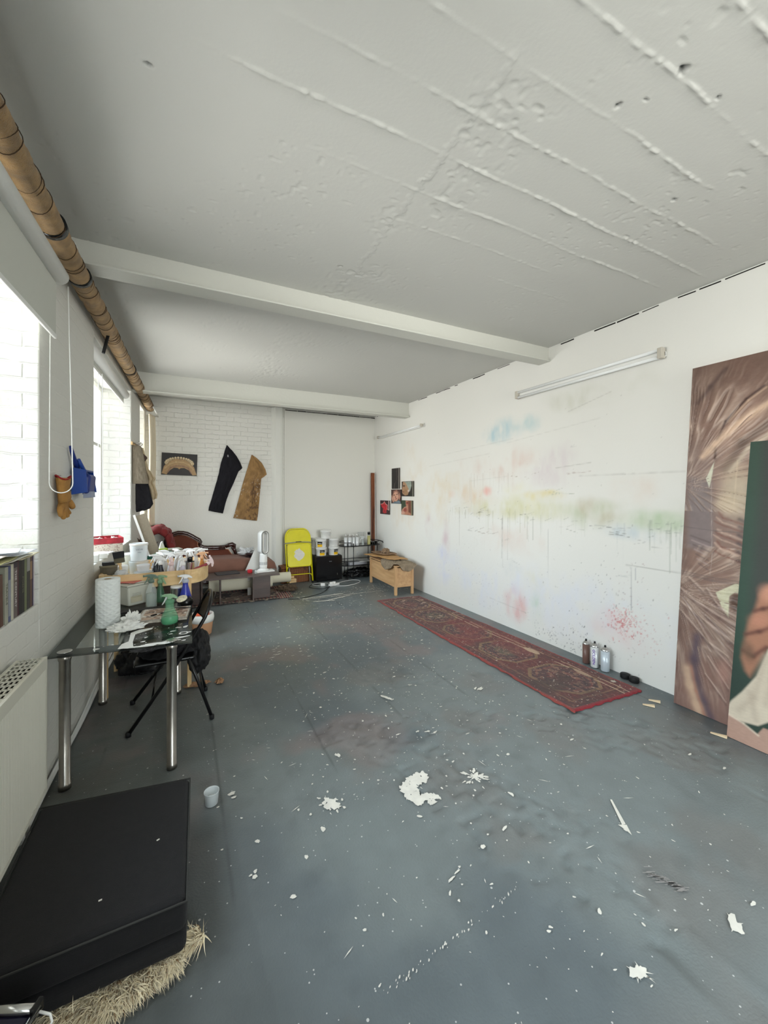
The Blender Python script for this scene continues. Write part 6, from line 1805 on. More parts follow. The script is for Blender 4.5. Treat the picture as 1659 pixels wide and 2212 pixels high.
    P = np.stack([cx + nxv / ln * dsp * 1 + ox, 6.64 + .52 * V_ + oy, cz + nzv / ln * dsp * 1 - .03 * (1 - endf)], -1)
    o = grid_obj('tufted_head', P, red, None, t); md = o.modifiers.new('thickness', 'SOLIDIFY'); md.thickness = .06; md.offset = 0
chaise()
crumple('plastic_bag', 'crumpled translucent white plastic bag on the right of the chaise seat', 'bag', (.95, 6.98, .565), (.14, .10, .085), plastic('white_film', (226, 228, 230), .9), 61, .5)
o = lumpy('dark_scarf', (0, 0, 0), (.16, .09, .055), mat('dark_scarf', (60, 40, 40), .95, var=.5, vscale=30), None, 33, .5, 2.4, 5)
o.location = (1.07, 6.83, .54); tag(o, 'dark bundle of scarves in front of the plastic bag on the chaise', 'scarf')

# ---- coffee table with fan, laptop, tape, pads
def coffee_table():
    t = thing('coffee_table', 'low dark brown coffee table on broad panel legs in front of the chaise', 'coffee table', (.52, 6.21, 0), -.045)
    m = wood('umber_veneer', (66, 50, 44), (84, 66, 58), 'x', 8, .4)
    b = MB(); b.box2((-.76, -.235, .385), (.76, .235, .408)); b.build('top', m, t, bevel=.003)
    for (x, y, sx_, sy_) in ((-.42, .0, .26, .022), (.53, .02, .26, .022), (-.05, -.02, .022, .22), (.40, .0, .022, .22), (-.29, 0, .022, .2)):
        b = MB(); b.box((x, y, .199), (sx_, sy_, .372)); b.build('panel_leg', m, t, bevel=.003)
coffee_table()
ZC_T = .4085
def fan():
    t = thing('bladeless_fan', 'white and grey bladeless tower fan standing on the coffee table', 'fan', (1.085, 6.24, ZC_T + .018), .35)
    b = MB(); b.lathe([(.085, 0), (.085, .008), (.062, .016), (.052, .03), (.0, .03)], n=36); b.build('foot', M['white_plastic'], t)
    b = MB(); b.lathe([(.052, .03), (.056, .06), (.058, .10), (.056, .20), (.054, .235), (.05, .25), (.0, .25)], n=36); bd = b.build('body', M['white_plastic'], t)
    for k in range(22):
        a = 2 * PI * k / 22
    b = MB()
    for r_ in range(4):
        for k in range(26):
            a = 2 * PI * k / 26; b.box((.0575 * math.cos(a), .0575 * math.sin(a), .088 + r_ * .011), (.002, .008, .006), (0, 0, a))
    o = b.build('intake_holes', mat('dark_perforation', (90, 92, 96), .6), bd); o['kind'] = 'stuff'
    # loop: stadium ring, sheared back a little
    zc, hh, ww = .42, .115, .042
    def ring(off, y):
        pts = []
        for k in range(18): a = PI * k / 17; pts.append(((ww + off) * math.cos(a), y, zc + hh + (ww + off) * math.sin(a)))
        for k in range(18): a = PI + PI * k / 17; pts.append(((ww + off) * math.cos(a), y, zc - hh + (ww + off) * math.sin(a)))
        return pts
    b = MB(); R_ = [ring(.018, -.055), ring(.020, .06), ring(.004, .065), ring(.0, -.02), ring(.006, -.058)]; n = len(R_[0]); vs = [p for g in R_ for p in g]; fs = []
    for i in range(5):
        j = (i + 1) % 5
        for k in range(n):
            l = (k + 1) % n; fs.append((i * n + k, i * n + l, j * n + l, j * n + k))
    b.add(vs, fs, True); b.build('loop', M['white_plastic'], t)
    g = MB(); vs = ring(.0185, -.0565) + ring(.0065, -.060) + ring(.0065, -.052) + ring(.0195, -.052); fs = []
    for i in range(4):
        j = (i + 1) % 4
        for k in range(n):
            l = (k + 1) % n; fs.append((i * n + k, i * n + l, j * n + l, j * n + k))
    g.add(vs, fs, True); g.build('grey_front', mat('nickel_grey', (128, 128, 124), .35, metal=.5), t)
fan()
b = MB(); b.box((0, 0, .007), (.32, .22, .014)); o = b.build('laptop', mat('charcoal_shell', (46, 44, 46), .45), bevel=.004); o.location = (.575, 6.305, ZC_T); o.rotation_euler = (0, 0, .10)
tag(o, 'closed charcoal laptop lying on the coffee table', 'laptop')
def tape():
    t = thing('tape_roll', 'two red rolls of tape stacked on the coffee table left of the fan', 'tape', (.885, 6.22, ZC_T))
    m = mat('red_tape', (200, 30, 44), .4)
    for k in range(2):
        b = MB(); b.lathe([(.036, k * .022), (.036, k * .022 + .020), (.022, k * .022 + .020), (.022, k * .022), (.036, k * .022)], n=28); b.build('roll', m, t)
tape()
flat_item('sketchbook', 'white sketchbook lying under the fan foot', 'book', (1.10, 6.215, ZC_T), (.26, .16, .017), .08, M['paper'], bevel=.002)
b = MB(); b.lathe([(.014, 0), (.020, .01), (.016, .05), (.012, .055)], n=16); o = b.build('small_bottle', M['clear_p']); o.location = (.95, 6.10, ZC_T); tag(o, 'small clear glass bottle beside the red tape', 'bottle')
def board():
    t = thing('white_board', 'white board leaning behind the fan against the chaise', 'board', (.985, 6.46, .012))
    b = MB(); b.add([(-.13, 0, .38), (.10, 0, .38), (.10, .03, .72), (.02, .03, .72), (-.13, .01, .38 + .01), (.10, .01, .39), (.10, .04, .72), (.02, .04, .72)], [(0, 1, 2, 3), (7, 6, 5, 4), (0, 4, 5, 1), (1, 5, 6, 2), (2, 6, 7, 3), (3, 7, 4, 0)])
    b.build('sheet', M['paper'], t)
    b = MB(); b.box2((-.10, .0, 0), (.10, .012, .39)); b.build('lower_sheet', M['paper'], t)
board()

# ---- yellow folding chair leaning on the wall
def yellow_chair():
    t = thing('folding_chair', 'yellow metal folding chair folded flat and leaning on the back wall', 'chair', (1.835, 6.915, 0))
    t.rotation_euler = (-math.atan2(.23, .95), 0, -.02)
    y_ = mat('yellow_enamel', (220, 210, 16), .35, var=.05, vscale=9); g_ = mat('worn_grey_steel', (150, 150, 140), .4, metal=.5)
    W = .225; H = .975
    pts = [(-W, 0, .0), (-W, 0, .80)]
    for k in range(1, 12):
        a = PI / 2 * k / 12; pts.append((-W + .13 * (1 - math.cos(a)), 0, .80 + (H - .80) * math.sin(a)))
    pts += [(-W + .13, 0, H), (W - .13, 0, H)] + [(-p_[0], 0, p_[2]) for p_ in reversed(pts[2:])] + [(W, 0, .80), (W, 0, .0)]
    MB().tube(pts, .0125, 12).build('frame', y_, t)
    for s in (-1, 1):
        MB().cyl((s * W, 0, -.002), (s * W, 0, .035), .016, 14).build('rubber_foot', M['black_matt'], t)
        MB().tube([(s * (W - .045), .02, .02), (s * (W - .045), .02, .50)], .010, 10).build('rear_leg', g_, t)
    # back panel
    out = [(-W + .012, .70), (-W + .012, .80)] + [(-W + .012 + .12 * (1 - math.cos(a)), .80 + (H - .815) * math.sin(a)) for a in np.linspace(.1, PI / 2, 8)]
    out += [(-a, c) for a, c in reversed(out)]
    b = MB(); b.prism(out, .006, axis='y', off=-.004); b.build('backrest', y_, t, bevel=.002)
    # folded seat in front
    so = []
    for cx_, cz_, a0 in ((W - .065, .655, 0), (-W + .065, .655, PI / 2), (-W + .065, .345, PI), (W - .065, .345, 1.5 * PI)):
        for k in range(6):
            a = a0 + PI / 2 * k / 5; so.append((cx_ + .045 * math.cos(a), cz_ + .045 * math.sin(a)))
    b = MB(); b.prism(so, .016, axis='y', off=-.040); st = b.build('seat', y_, t, bevel=.005, seg=3)
    rim = [(a, -.040, c) for a, c in so]; MB().tube(rim, .007, 8, closed=True).build('rolled_edge', y_, st)
    rs = np.random.RandomState(4); n = 26; pv = [(-.005 + .082 * math.cos(2 * PI * k / n) * (1 + .25 * rs.uniform(-1, 1)), -.0412, .505 + .10 * math.sin(2 * PI * k / n) * (1 + .2 * rs.uniform(-1, 1))) for k in range(n)]
    b = MB(); b.add(pv, [tuple(range(n))]); b.build('paint_patch', M['spill'], st, recalc=False)
    MB().tube([(-W - .035, -.012, .715), (-W + .03, -.022, .722), (0, -.03, .735), (W - .03, -.022, .722), (W + .02, -.012, .715)], .009, 10).build('hinge_bar', g_, t)
    b = MB(); b.box((0, -.04, .735), (.10, .012, .014)); b.build('stamped_plate', mat('dark_stamp', (52, 48, 30), .5), t)
    for z in (.315, .165):
        pts = [(-W + .005, -.004, z - .05), (-W + .02, -.008, z - .015), (-W + .05, -.008, z), (W - .05, -.008, z), (W - .02, -.008, z - .015), (W - .005, -.004, z - .05)]
        MB().tube(pts, .008, 10).build('stretcher', y_, t)
yellow_chair()

# ---- wicker hamper behind it
def hamper():
    t = thing('wicker_hamper', 'brown wicker hamper on the floor behind the yellow chair', 'hamper', (1.80, 7.165, 0))
    m = bpy.data.materials.new('wicker'); m.use_nodes = True; nt = m.node_tree; L = nt.links.new; bs = nt.nodes['Principled BSDF']; bs.inputs['Roughness'].default_value = .6
    tc = nt.nodes.new('ShaderNodeTexCoord'); w1 = nt.nodes.new('ShaderNodeTexWave'); w1.bands_direction = 'Z'; w1.inputs['Scale'].default_value = 16; w1.inputs['Distortion'].default_value = 2
    w2 = nt.nodes.new('ShaderNodeTexWave'); w2.bands_direction = 'X'; w2.inputs['Scale'].default_value = 10; L(tc.outputs['Object'], w1.inputs[0]); L(tc.outputs['Object'], w2.inputs[0])
    mu = nt.nodes.new('ShaderNodeMath'); mu.operation = 'MULTIPLY'; L(w1.outputs['Fac'], mu.inputs[0]); L(w2.outputs['Fac'], mu.inputs[1])
    cr = nt.nodes.new('ShaderNodeValToRGB'); cr.color_ramp.elements[0].color = (*lin((94, 52, 26)), 1); cr.color_ramp.elements[1].color = (*lin((186, 120, 66)), 1); L(mu.outputs[0], cr.inputs[0]); L(cr.outputs[0], bs.inputs['Base Color'])
    bp = nt.nodes.new('ShaderNodeBump'); bp.inputs['Strength'].default_value = .7; bp.inputs['Distance'].default_value = .01; L(mu.outputs[0], bp.inputs['Height']); L(bp.outputs[0], bs.inputs['Normal'])
    b = MB(); b.box2((-.27, -.125, 0), (.27, .13, .25)); b.build('basket', m, t, bevel=.012)
    b = MB(); b.box2((-.28, -.135, .252), (.28, .14, .30)); b.build('lid', m, t, bevel=.012)
    for s in (-1, 1):
        b = MB(); b.box((s * .15, -.139, .25), (.02, .004, .07)); b.build('strap', mat('leather_strap', (70, 40, 24), .6), t)
hamper()

# ---- small black fridge
def fridge():
    t = thing('mini_fridge', 'small black fridge carrying the stacked white buckets', 'fridge', (2.36, 7.09, 0))
    b = MB(); b.box2((-.245, -.17, .012), (.245, .20, .458)); b.build('cabinet', mat('black_cabinet', (26, 25, 26), .45), t, bevel=.006)
    b = MB(); b.box2((-.245, -.205, .02), (.245, -.172, .452)); d = b.build('door', mat('black_door', (14, 14, 17), .18), t, bevel=.006)
    b = MB(); b.box((.15, -.2065, .12), (.006, .003, .035)); b.build('catch', M['chrome'], d)
    text_mesh('nameplate', 'husky', .022, mat('grey_lettering', (150, 152, 156), .5), d, (.02, -.2062, .36), (PI / 2, 0, 0))
    for (x, y) in ((-.2, -.14), (.2, -.14), (-.2, .16), (.2, .16)):
        b = MB(); b.lathe([(.016, 0), (.016, .012)], (x, y, 0), 12); b.build('foot', M['black_matt'], t)
fridge()

# ---- white buckets
def bucket(label, loc, rz=0, labelled=True):
    t = thing('bucket', label, 'bucket', loc, rz, 'white plastic buckets stacked on the fridge')
    r, h = .096, .150
    b = MB(); b.lathe([(r * .90, 0), (r * .92, .004), (r * .99, h - .03), (r * 1.05, h - .028), (r * 1.05, h - .020), (r * 1.0, h - .018), (r * 1.0, h - .004)], n=40); b.build('pail', M['white_plastic'], t)
    b = MB(); b.lathe([(r * 1.04, h - .012), (r * 1.05, h), (r * .98, h + .002), (r * .96, h - .002), (.0, h - .002)], n=40); b.build('lid', M['white_plastic'], t)
    pts = [(r * 1.03 * math.cos(a), -r * 1.03 * abs(math.sin(a)) - .012, h - .025 - .055 * math.sin(a)) for a in np.linspace(0, PI, 15)]
    MB().tube(pts, .0028, 6).build('wire_handle', M['white_plastic'], t)
    if labelled:
        def patch(a0, a1, z0, z1, m, nm, rr):
            n = 10; A, Z_ = np.meshgrid(np.linspace(a0, a1, n), np.linspace(z0, z1, 2), indexing='ij'); R_ = r * (.92 + .07 * Z_ / h) + rr
            return grid_obj(nm, np.stack([R_ * np.cos(A), R_ * np.sin(A), Z_], -1), m, None, t)
        patch(-2.25, -1.25, .055, .105, M['black'], 'black_label', .0012); patch(-2.25, -1.25, .010, .055, mat('yellow_label', (240, 190, 20), .5), 'yellow_label', .0012)
        patch(-2.0, -1.5, .074, .080, M['white_plastic'], 'label_line', .002)
    return t
F = .4585
bucket('white bucket, lower left front on the fridge', (2.245, 7.01, F), .1)
bucket('white bucket, lower right front on the fridge', (2.475, 7.01, F), .5)
bucket('white bucket in the second layer, front left', (2.242, 7.01, F + .153), -.4)
bucket('white bucket in the second layer, right, with its handle hanging', (2.475, 7.01, F + .153), 1.9, True)
bucket('single white bucket topping the stack on the fridge', (2.335, 7.02, F + .306), .3, False)
bucket('white bucket in the back row, lower, showing left of the front ones', (2.225, 7.205, F), .3, False)
bucket('white bucket in the back row, upper, showing left of the front ones', (2.225, 7.205, F + .153), .3, False)

# ---- round-ended black cart
def cart():
    t = thing('serving_cart', 'black metal serving cart with rounded ends against the back wall', 'cart', (3.01, 7.02, 0))
    m = M['black']
    def stad(w_, d_, z, n=12):
        pts = []
        for k in range(n + 1): a = -PI / 2 + PI * k / n; pts.append((w_ / 2 - d_ / 2 + d_ / 2 * math.cos(a), d_ / 2 * math.sin(a), z))
        for k in range(n + 1): a = PI / 2 + PI * k / n; pts.append((-w_ / 2 + d_ / 2 + d_ / 2 * math.cos(a), d_ / 2 * math.sin(a), z))
        return pts
    Wd, Dp = .80, .32
    for nm, z in (('top_shelf', .60), ('bottom_shelf', .24)):
        b = MB(); b.prism([(p_[0], p_[1]) for p_ in stad(Wd, Dp, 0)], .012, axis='z', off=z); b.build(nm, m, t, bevel=.002)
        MB().tube(stad(Wd + .01, Dp + .01, z + .006), .009, 8, closed=True).build('shelf_rim', m, t)
    for s in (-1, 1):
        full = stad(Wd + .01, Dp + .01, .675, 16)
        half = [p_ for p_ in full if s * p_[0] > .20]
        half.sort(key=lambda p_: math.atan2(p_[1], s * p_[0] - .24))
        MB().tube(half, .007, 8).build('guard_rail', m, t)
        MB().tube([half[0], (half[0][0], half[0][1], .60)], .006, 8).build('rail_post', m, t); MB().tube([half[-1], (half[-1][0], half[-1][1], .60)], .006, 8).build('rail_post', m, t)
    MB().tube(stad(Wd + .01, Dp + .01, .33), .006, 8, closed=True).build('lower_guard_rail', m, t)
    for (x, y) in ((-.30, -.15), (-.19, -.162), (.20, -.162), (.31, -.14), (-.25, .15), (.25, .15)):
        MB().tube([(x, y, .03), (x, y, .66 if abs(x) > .15 else .60)], .0075, 8).build('upright', m, t)
        MB().lathe([(.012, 0), (.012, .03)], (x, y, 0), 12).build('foot', M['black_matt'], t)
cart()
S1 = .6125
M['can_white'] = mat('white_can', (220, 222, 222), .3, metal=.15); M['can_metal'] = mat('can_dome', (190, 190, 188), .3, metal=.9)
def aerosol(label, loc, group, body=None, cap=None, r=.032, h=.185, nozzle=None, cat='spray can'):
    t = thing('spray_can', label, cat, loc, 0, group)
    b = MB(); b.lathe([(r * .94, 0), (r, .004), (r, h * .86)], n=28); b.build('body', body or M['can_white'], t)
    b = MB(); b.lathe([(r * 1.02, h * .86), (r * 1.02, h * .88), (r * .86, h * .93), (r * .55, h * .975), (r * .45, h * .98), (r * .45, h), (.0, h)], n=28); b.build('dome', M['can_metal'], t)
    b = MB(); b.lathe([(.009, h), (.009, h + .014), (.006, h + .018), (.0, h + .018)], n=14); b.build('nozzle', nozzle or M['white_plastic'], t)
    return t
gc = 'white spray cans grouped on the cart'
pos = [(2.695, 6.93), (2.765, 6.90), (2.840, 6.915), (2.910, 6.90), (2.72, 7.01), (2.79, 6.985), (2.865, 7.00), (2.935, 6.985), (2.83, 7.075)]
nm = ['front row, leftmost', 'front row, second from the left', 'front row, third from the left', 'front row, right end beside the clear box', 'second row, leftmost', 'second row, second from the left', 'second row, third from the left', 'second row, right end', 'alone at the very back']
c0 = aerosol('white spray can on the cart, ' + nm[0], (*pos[0], S1), gc)
for q, n_ in zip(pos[1:], nm[1:]): dup(c0, (*q, S1), None, 'white spray can on the cart, ' + n_)
def acrylic():
    t = thing('acrylic_box', 'tall clear acrylic box on the cart right of the white cans', 'box', (3.035, 6.97, S1))
    b = MB(); b.box2((-.065, -.05, 0), (.065, .05, .235)); b.build('walls', glass_pane('acrylic', (.93, .94, .94)), t)
    b = MB()
    for a, c in (((-.065, -.05), (.065, -.05)), ((.065, -.05), (.065, .05)), ((.065, .05), (-.065, .05)), ((-.065, .05), (-.065, -.05))): b.tube([(*a, .235), (*c, .235)], .002, 6)
    for a in ((-.065, -.05), (.065, -.05), (.065, .05), (-.065, .05)): b.tube([(*a, 0), (*a, .235)], .002, 6)
    b.build('edges', plastic('acrylic_edge', (200, 204, 206), .8), t)
acrylic()
spray_bottle('clear pump bottle standing in front of the acrylic box', (3.02, 6.885, S1), M['clear_p'], M['clear_head'], .11, .026)
aerosol('black-capped yellow and grey can between the acrylic box and the steel pan', (3.165, 6.93, S1), None, mat('grey_yellow_can', (176, 170, 110), .4), None, .030, .20, M['black'])
b = MB(); b.lathe([(.027, 0), (.027, .042), (.024, .046), (.0, .046)], n=22); o = b.build('lid_black', M['black']); o.parent = bpy.data.objects[[k.name for k in bpy.data.objects if k.get('label', '').startswith('black-capped')][0]]; o.location = (0, 0, .195); o.name = 'cap'
def pan():
    t = thing('steel_pan', 'polished steel pan on the right end of the cart', 'pan', (3.275, 6.97, S1))
    b = MB(); b.lathe([(.060, 0), (.070, .006), (.074, .05), (.078, .052), (.074, .054), (.068, .05), (.064, .010), (.0, .008)], n=36); b.build('bowl', M['chrome'], t)
    MB().tube([(.07, -.02, .05), (.12, -.04, .065), (.17, -.05, .05), (.19, -.05, .02)], [.008, .009, .009, .007], 10).build('handle', M['black'], t)
    MB().lathe([(.076, .052), (.05, .062), (.0, .066)], n=30).build('lid', mat('dark_glass_lid', (60, 60, 62), .15), t)
pan()
flat_item('book_stack', 'pale grey box file on the lower cart shelf', 'box file', (2.93, 6.99, .2525), (.36, .18, .05), .05, mat('grey_file', (176, 178, 184), .7))
flat_item('white_booklet', 'white booklet on top of the grey box file on the lower cart shelf', 'booklet', (3.08, 6.97, .3027), (.22, .17, .012), -.1, M['paper'])
o = lumpy('bin_bag', (0, 0, 0), (.30, .12, .13), mat('black_bin_bag', (14, 14, 16), .3, bump=.5, bscale=25), None, 29, .3, 2.2, 5); o.location = (3.0, 7.02, 0.0); tag(o, 'shiny black bin bag on the floor beneath the cart', 'bin bag')
# wooden post in the corner
b = MB(); b.box2((-.033, -.02, 0), (.033, .02, 2.0)); o = b.build('wooden_post', wood('rusty_wood', (84, 40, 20), (150, 84, 44), 'z', 6, .7), bevel=.003)
o.location = (3.385, 7.20, .002); o.rotation_euler = (-.022, .012, .3); tag(o, 'rust-brown wooden plank standing upright in the far right corner', 'plank')
# double socket
def socket():
    t = thing('wall_socket', 'white double plug socket low on the back wall behind the cart', 'socket', (3.13, YB_ - .019, .40))
    b = MB(); b.box2((-.075, -.010, -.045), (.075, 0, .045)); b.build('plate', M['white_plastic'], t, bevel=.003)
    for s in (-1, 1):
        b = MB(); b.box((s * .038, -.025, -.005), (.045, .03, .045)); b.build('plug', M['white_plastic'], t, bevel=.006)
        MB().tube([(s * .038, -.03, -.028), (s * .045, -.03, -.12), (s * .02, -.025, -.22), (s * .01, -.02, -.38)], .0035, 6).build('flex', M['white_plastic'], t)
socket()
# ---- pine bench box with sheepskins
def bench():
    t = thing('bench_box', 'pale oak storage bench draped with sheepskins by the right wall', 'bench', (2.957, 5.465, 0), -.04)
    m = wood('light_oak', (190, 148, 104), (212, 172, 126), 'y', 10, .5); mv = wood('light_oak_post', (190, 148, 104), (212, 172, 126), 'z', 10, .5)
    w_, l_ = .290, 1.0
    for (x, y) in ((0, 0), (w_, 0), (0, l_), (w_, l_)):
        b = MB(); b.box2((x - .02, y - .02, 0), (x + .02, y + .02, .44)); b.build('leg', mv, t, bevel=.003)
    for nm, a, c in (('end_panel', (.02, -.008, .12), (w_ - .02, .008, .425)), ('end_panel', (.02, l_ - .008, .12), (w_ - .02, l_ + .008, .425)), ('side_panel', (-.008, .02, .12), (.008, l_ - .02, .425)), ('side_panel', (w_ - .008, .02, .12), (w_ + .008, l_ - .02, .425))):
        z0, z1 = a[2], c[2]
        b = MB()
        for k, (p0, p1) in enumerate(((0, .20), (.22, .42), (.44, 1.0))):
            b.box2((a[0], a[1], z0 + (z1 - z0) * p0), (c[0], c[1], z0 + (z1 - z0) * p1))
        b.box2((a[0] + .003, a[1] + .003, z0), (c[0] - .003, c[1] - .003, z1 - .004))
        b.build(nm, m, t, bevel=.002)
    b = MB(); b.box2((.0, .0, .13), (w_, l_, .145)); b.build('bottom', m, t)
    b = MB(); b.box2((-.018, -.018, .441), (w_ + .018, l_ + .02, .458)); b.build('lid', m, t, bevel=.004)
bench()
def pelt(name, label, c, rz, pts, z, m, furm, n=2200, seed=0, drape=None, l0=.010, l1=.028):
    t = thing(name, label, 'sheepskin', c, rz, 'pelts heaped on the oak bench')
    # organic outline filled from the centre outwards
    ctr = np.mean(np.array(pts), 0); N = 72; P = np.zeros((N + 1, 14, 3)); per = np.array(pts + [pts[0]])
    seg = np.r_[0, np.cumsum(np.hypot(*np.diff(per, axis=0).T))]
    hts = {}
    for i in range(N + 1):
        s_ = seg[-1] * (i / N); k = min(np.searchsorted(seg, s_, 'right') - 1, len(per) - 2); f = (s_ - seg[k]) / (seg[k + 1] - seg[k]); e_ = per[k] + (per[k + 1] - per[k]) * f
        for j in range(14):
            q = ctr + (e_ - ctr) * (j / 13); P[i, j, 0] = q[0]; P[i, j, 1] = q[1]
    X, Y = P[..., 0], P[..., 1]
    P[..., 2] = z + .018 * (fbm(X, Y, .12, seed, 3) - .3) + .012
    if drape:
        x0, y0, k = drape
        over = np.maximum(np.maximum(0, -(X + .03)), np.maximum(0, -(Y + .03))); over2 = np.maximum(over, np.maximum(0, X - .33))
        P[..., 2] -= over2 * k
        P[..., 0] += np.where(-(X + .03) > 0, over * .72, 0) - np.where(X - .33 > 0, (X - .33) * .6, 0); P[..., 1] += np.where(-(Y + .03) > 0, np.maximum(0, -(Y + .03)) * .72, 0)
    o = grid_obj('hide', P, m, None, t); md = o.modifiers.new('thickness', 'SOLIDIFY'); md.thickness = .01; md.offset = -1
    def base(rs):
        i = rs.randint(0, N); j = int(13 * math.sqrt(rs.rand())); p_ = P[i, j]
        a_ = P[min(i + 1, N), j] - p_; b_ = P[i, min(j + 1, 13)] - p_ if j < 13 else p_ - P[i, j - 1]
        nn = np.cross(a_, b_); nn = nn if nn[2] >= 0 else -nn
        l = np.linalg.norm(nn); nn = nn / l if l > 1e-9 else np.array([0, 0, 1.]); return p_ + nn * .002, nn
    f = strands('fur', base, n, l0, l1, furm, t, seed, lean=(-.2, -.4, -.5), width=.0022, spread=1.4); f['kind'] = 'stuff'
M['pelt1'] = mat('grey_brown_pelt', (140, 124, 104), .9, var=.35, vscale=14); M['pelt2'] = mat('tan_hide', (182, 140, 90), .7, var=.15, vscale=9)
pelt('sheepskin', 'grey-brown curly sheepskin draped over the near end of the bench', (2.957, 5.465, 0), -.04, [(-.10, .42), (-.16, .24), (-.10, .06), (-.02, .02), (.05, -.05), (.10, -.13), (.20, -.15), (.28, -.11), (.36, -.06), (.39, .10), (.33, .30), (.18, .50), (.02, .56)], .462, M['pelt1'], mat('curly_wool', (168, 152, 128), .9, var=.3, vscale=20), 5200, 5, (0, 0, .9))
pelt('hide', 'flat tan hide laid across the middle of the bench with a pointed corner', (2.957, 5.465, 0), -.04, [(-.14, 1.0), (-.10, .86), (-.02, .62), (.02, .42), (.10, .22), (.20, .26), (.34, .22), (.30, .46), (.34, .75), (.24, .94), (.05, 1.02)], .492, M['pelt2'], mat('short_tan_fur', (190, 150, 100), .9), 900, 9, None, .004, .009)
pelt('fur_pelt', 'shaggy brown fur pelt heaped at the back of the bench', (2.957, 5.465, 0), -.04, [(.0, 1.0), (.0, .72), (.10, .60), (.22, .58), (.30, .55), (.34, .74), (.30, .94), (.14, 1.03)], .525, mat('brown_pelt', (132, 106, 82), .9, var=.3, vscale=20), mat('brown_fur', (150, 124, 98), .9, var=.3, vscale=30), 3000, 14)
o = lumpy('fur_hat', (0, 0, 0), (.075, .07, .07), mat('fur_ball', (140, 116, 92), .95, var=.4, vscale=40, bump=.8, bscale=120), None, 41, .3, 2.4, 5); o.location = (3.15, 6.20, .545); tag(o, 'round lump of fur topping the pelts on the bench', 'fur')

# ---- extension lead on the floor by the fridge
def lead():
    def cable(label, pts, m, r=.004, cat='cable'):
        P = [Vector((*q, r + .001)) for q in pts]; out = []
        for i in range(len(P) - 1):
            p0, p1, p2, p3 = P[max(i - 1, 0)], P[i], P[i + 1], P[min(i + 2, len(P) - 1)]
            for k in range(8):
                t_ = k / 8; out.append(.5 * ((2 * p1) + (p2 - p0) * t_ + (2 * p0 - 5 * p1 + 4 * p2 - p3) * t_ * t_ + (3 * p1 - p0 - 3 * p2 + p3) * t_ ** 3))
        out.append(P[-1]); o = MB().tube(out, r, 7).build('cable', m); return tag(o, label, cat)
    cable('white cable looping wide across the floor towards the cart', [(2.30, 6.50), (2.50, 6.40), (2.75, 6.50), (2.86, 6.66), (2.75, 6.78), (2.50, 6.70), (2.34, 6.62)], M['white_plastic'])
    cable('black cable looping round to the left of the white plugs', [(2.22, 6.46), (2.05, 6.38), (1.90, 6.55), (1.98, 6.72), (2.10, 6.70)], M['black_matt'], .0045)
    cable('black cable running forward from the plugs to the patterned rug', [(2.24, 6.52), (2.10, 6.28), (1.95, 6.10), (1.72, 5.98), (1.55, 5.93), (1.40, 5.98)], M['black_matt'], .0045)
    cable('thin white flex curled between the plugs and the fridge', [(2.20, 6.60), (2.05, 6.62), (2.0, 6.75), (2.15, 6.80), (2.3, 6.70)], M['white_plastic'], .0035)
    t = thing('extension_block', 'white extension block with plugs on the floor before the fridge', 'extension lead', (2.32, 6.53, .002), .35)
    b = MB(); b.box2((-.10, -.032, 0), (.10, .032, .032)); b.build('block', M['white_plastic'], t, bevel=.006)
    for k in (-.06, .0): 
        b = MB(); b.box((k, 0, .050), (.042, .042, .034)); b.build('plug', M['white_plastic'], t, bevel=.006)
    t = thing('power_adaptor', 'round white adaptor on the floor left of the extension block', 'adaptor', (2.13, 6.57, .001), -.2)
    b = MB(); b.box((0, 0, .025), (.075, .055, .05)); b.build('body', M['white_plastic'], t, bevel=.012, seg=3)
lead()

# ================================================================== RIGHT-HAND SIDE
gs = 'spray cans standing at the foot of the right wall'
aerosol('brown spray can, furthest of the three by the right wall', (3.385, 2.49, .003), gs, mat('brown_can', (112, 84, 76), .35), r=.031, h=.205, nozzle=M['black'])
c_ = aerosol('white spray can lettered in purple, middle of the three by the wall', (3.375, 2.395, .003), gs, M['can_white'], r=.034, h=.215, nozzle=M['black'])
o = text_mesh('lettering', 'GOLDEN', .034, mat('purple_ink', (118, 84, 170), .5), c_, (-.0335, -.013, .098), (PI / 2, PI / 2, -PI / 2 - .0), bold=True)
aerosol('silver-blue spray can, nearest of the three by the right wall', (3.385, 2.300, .003), gs, mat('blue_grey_can', (196, 206, 214), .3, metal=.2), r=.036, h=.210, nozzle=M['black'])
for k, (x, y, lb) in enumerate(((3.41, 2.135, 'low round black lid on the floor by the wall, the further of two'), (3.405, 2.055, 'low round black lid on the floor by the wall, the nearer of two'))):
    b = MB(); b.lathe([(.036, 0), (.038, .003), (.038, .032), (.036, .035), (.0, .035)], n=36); o = b.build('black_lid', M['black_matt']); o.location = (x, y, .002); tag(o, lb, 'pot', 'low round black lids by the right wall')  # two black lids lying on the floor, drawn as closed discs
M['wedge'] = mat('pale_wedge_wood', (226, 204, 168), .7)
for k, (x, y, rz, L_, lb) in enumerate(((3.12, 1.775, -.95, .075, 'thin pale wooden wedge on the floor, nearer the end of the runner'), (3.225, 1.792, -1.05, .075, 'thin pale wooden wedge on the floor, closer to the wall'), (3.150, 1.350, -1.25, .085, 'pale wooden wedge tucked at the foot of the green painting'))):
    b = MB(); b.hexa([(-L_ / 2, -.007, 0), (L_ / 2, -.013, 0), (L_ / 2, .013, 0), (-L_ / 2, .007, 0)], [(-L_ / 2, -.007, .004), (L_ / 2, -.013, .012), (L_ / 2, .013, .012), (-L_ / 2, .007, .004)])
    o = b.build('wooden_wedge', M['wedge']); o.location = (x, y, .001); o.rotation_euler = (0, 0, rz); tag(o, lb, 'wedge', 'pale wooden canvas wedges on the floor')

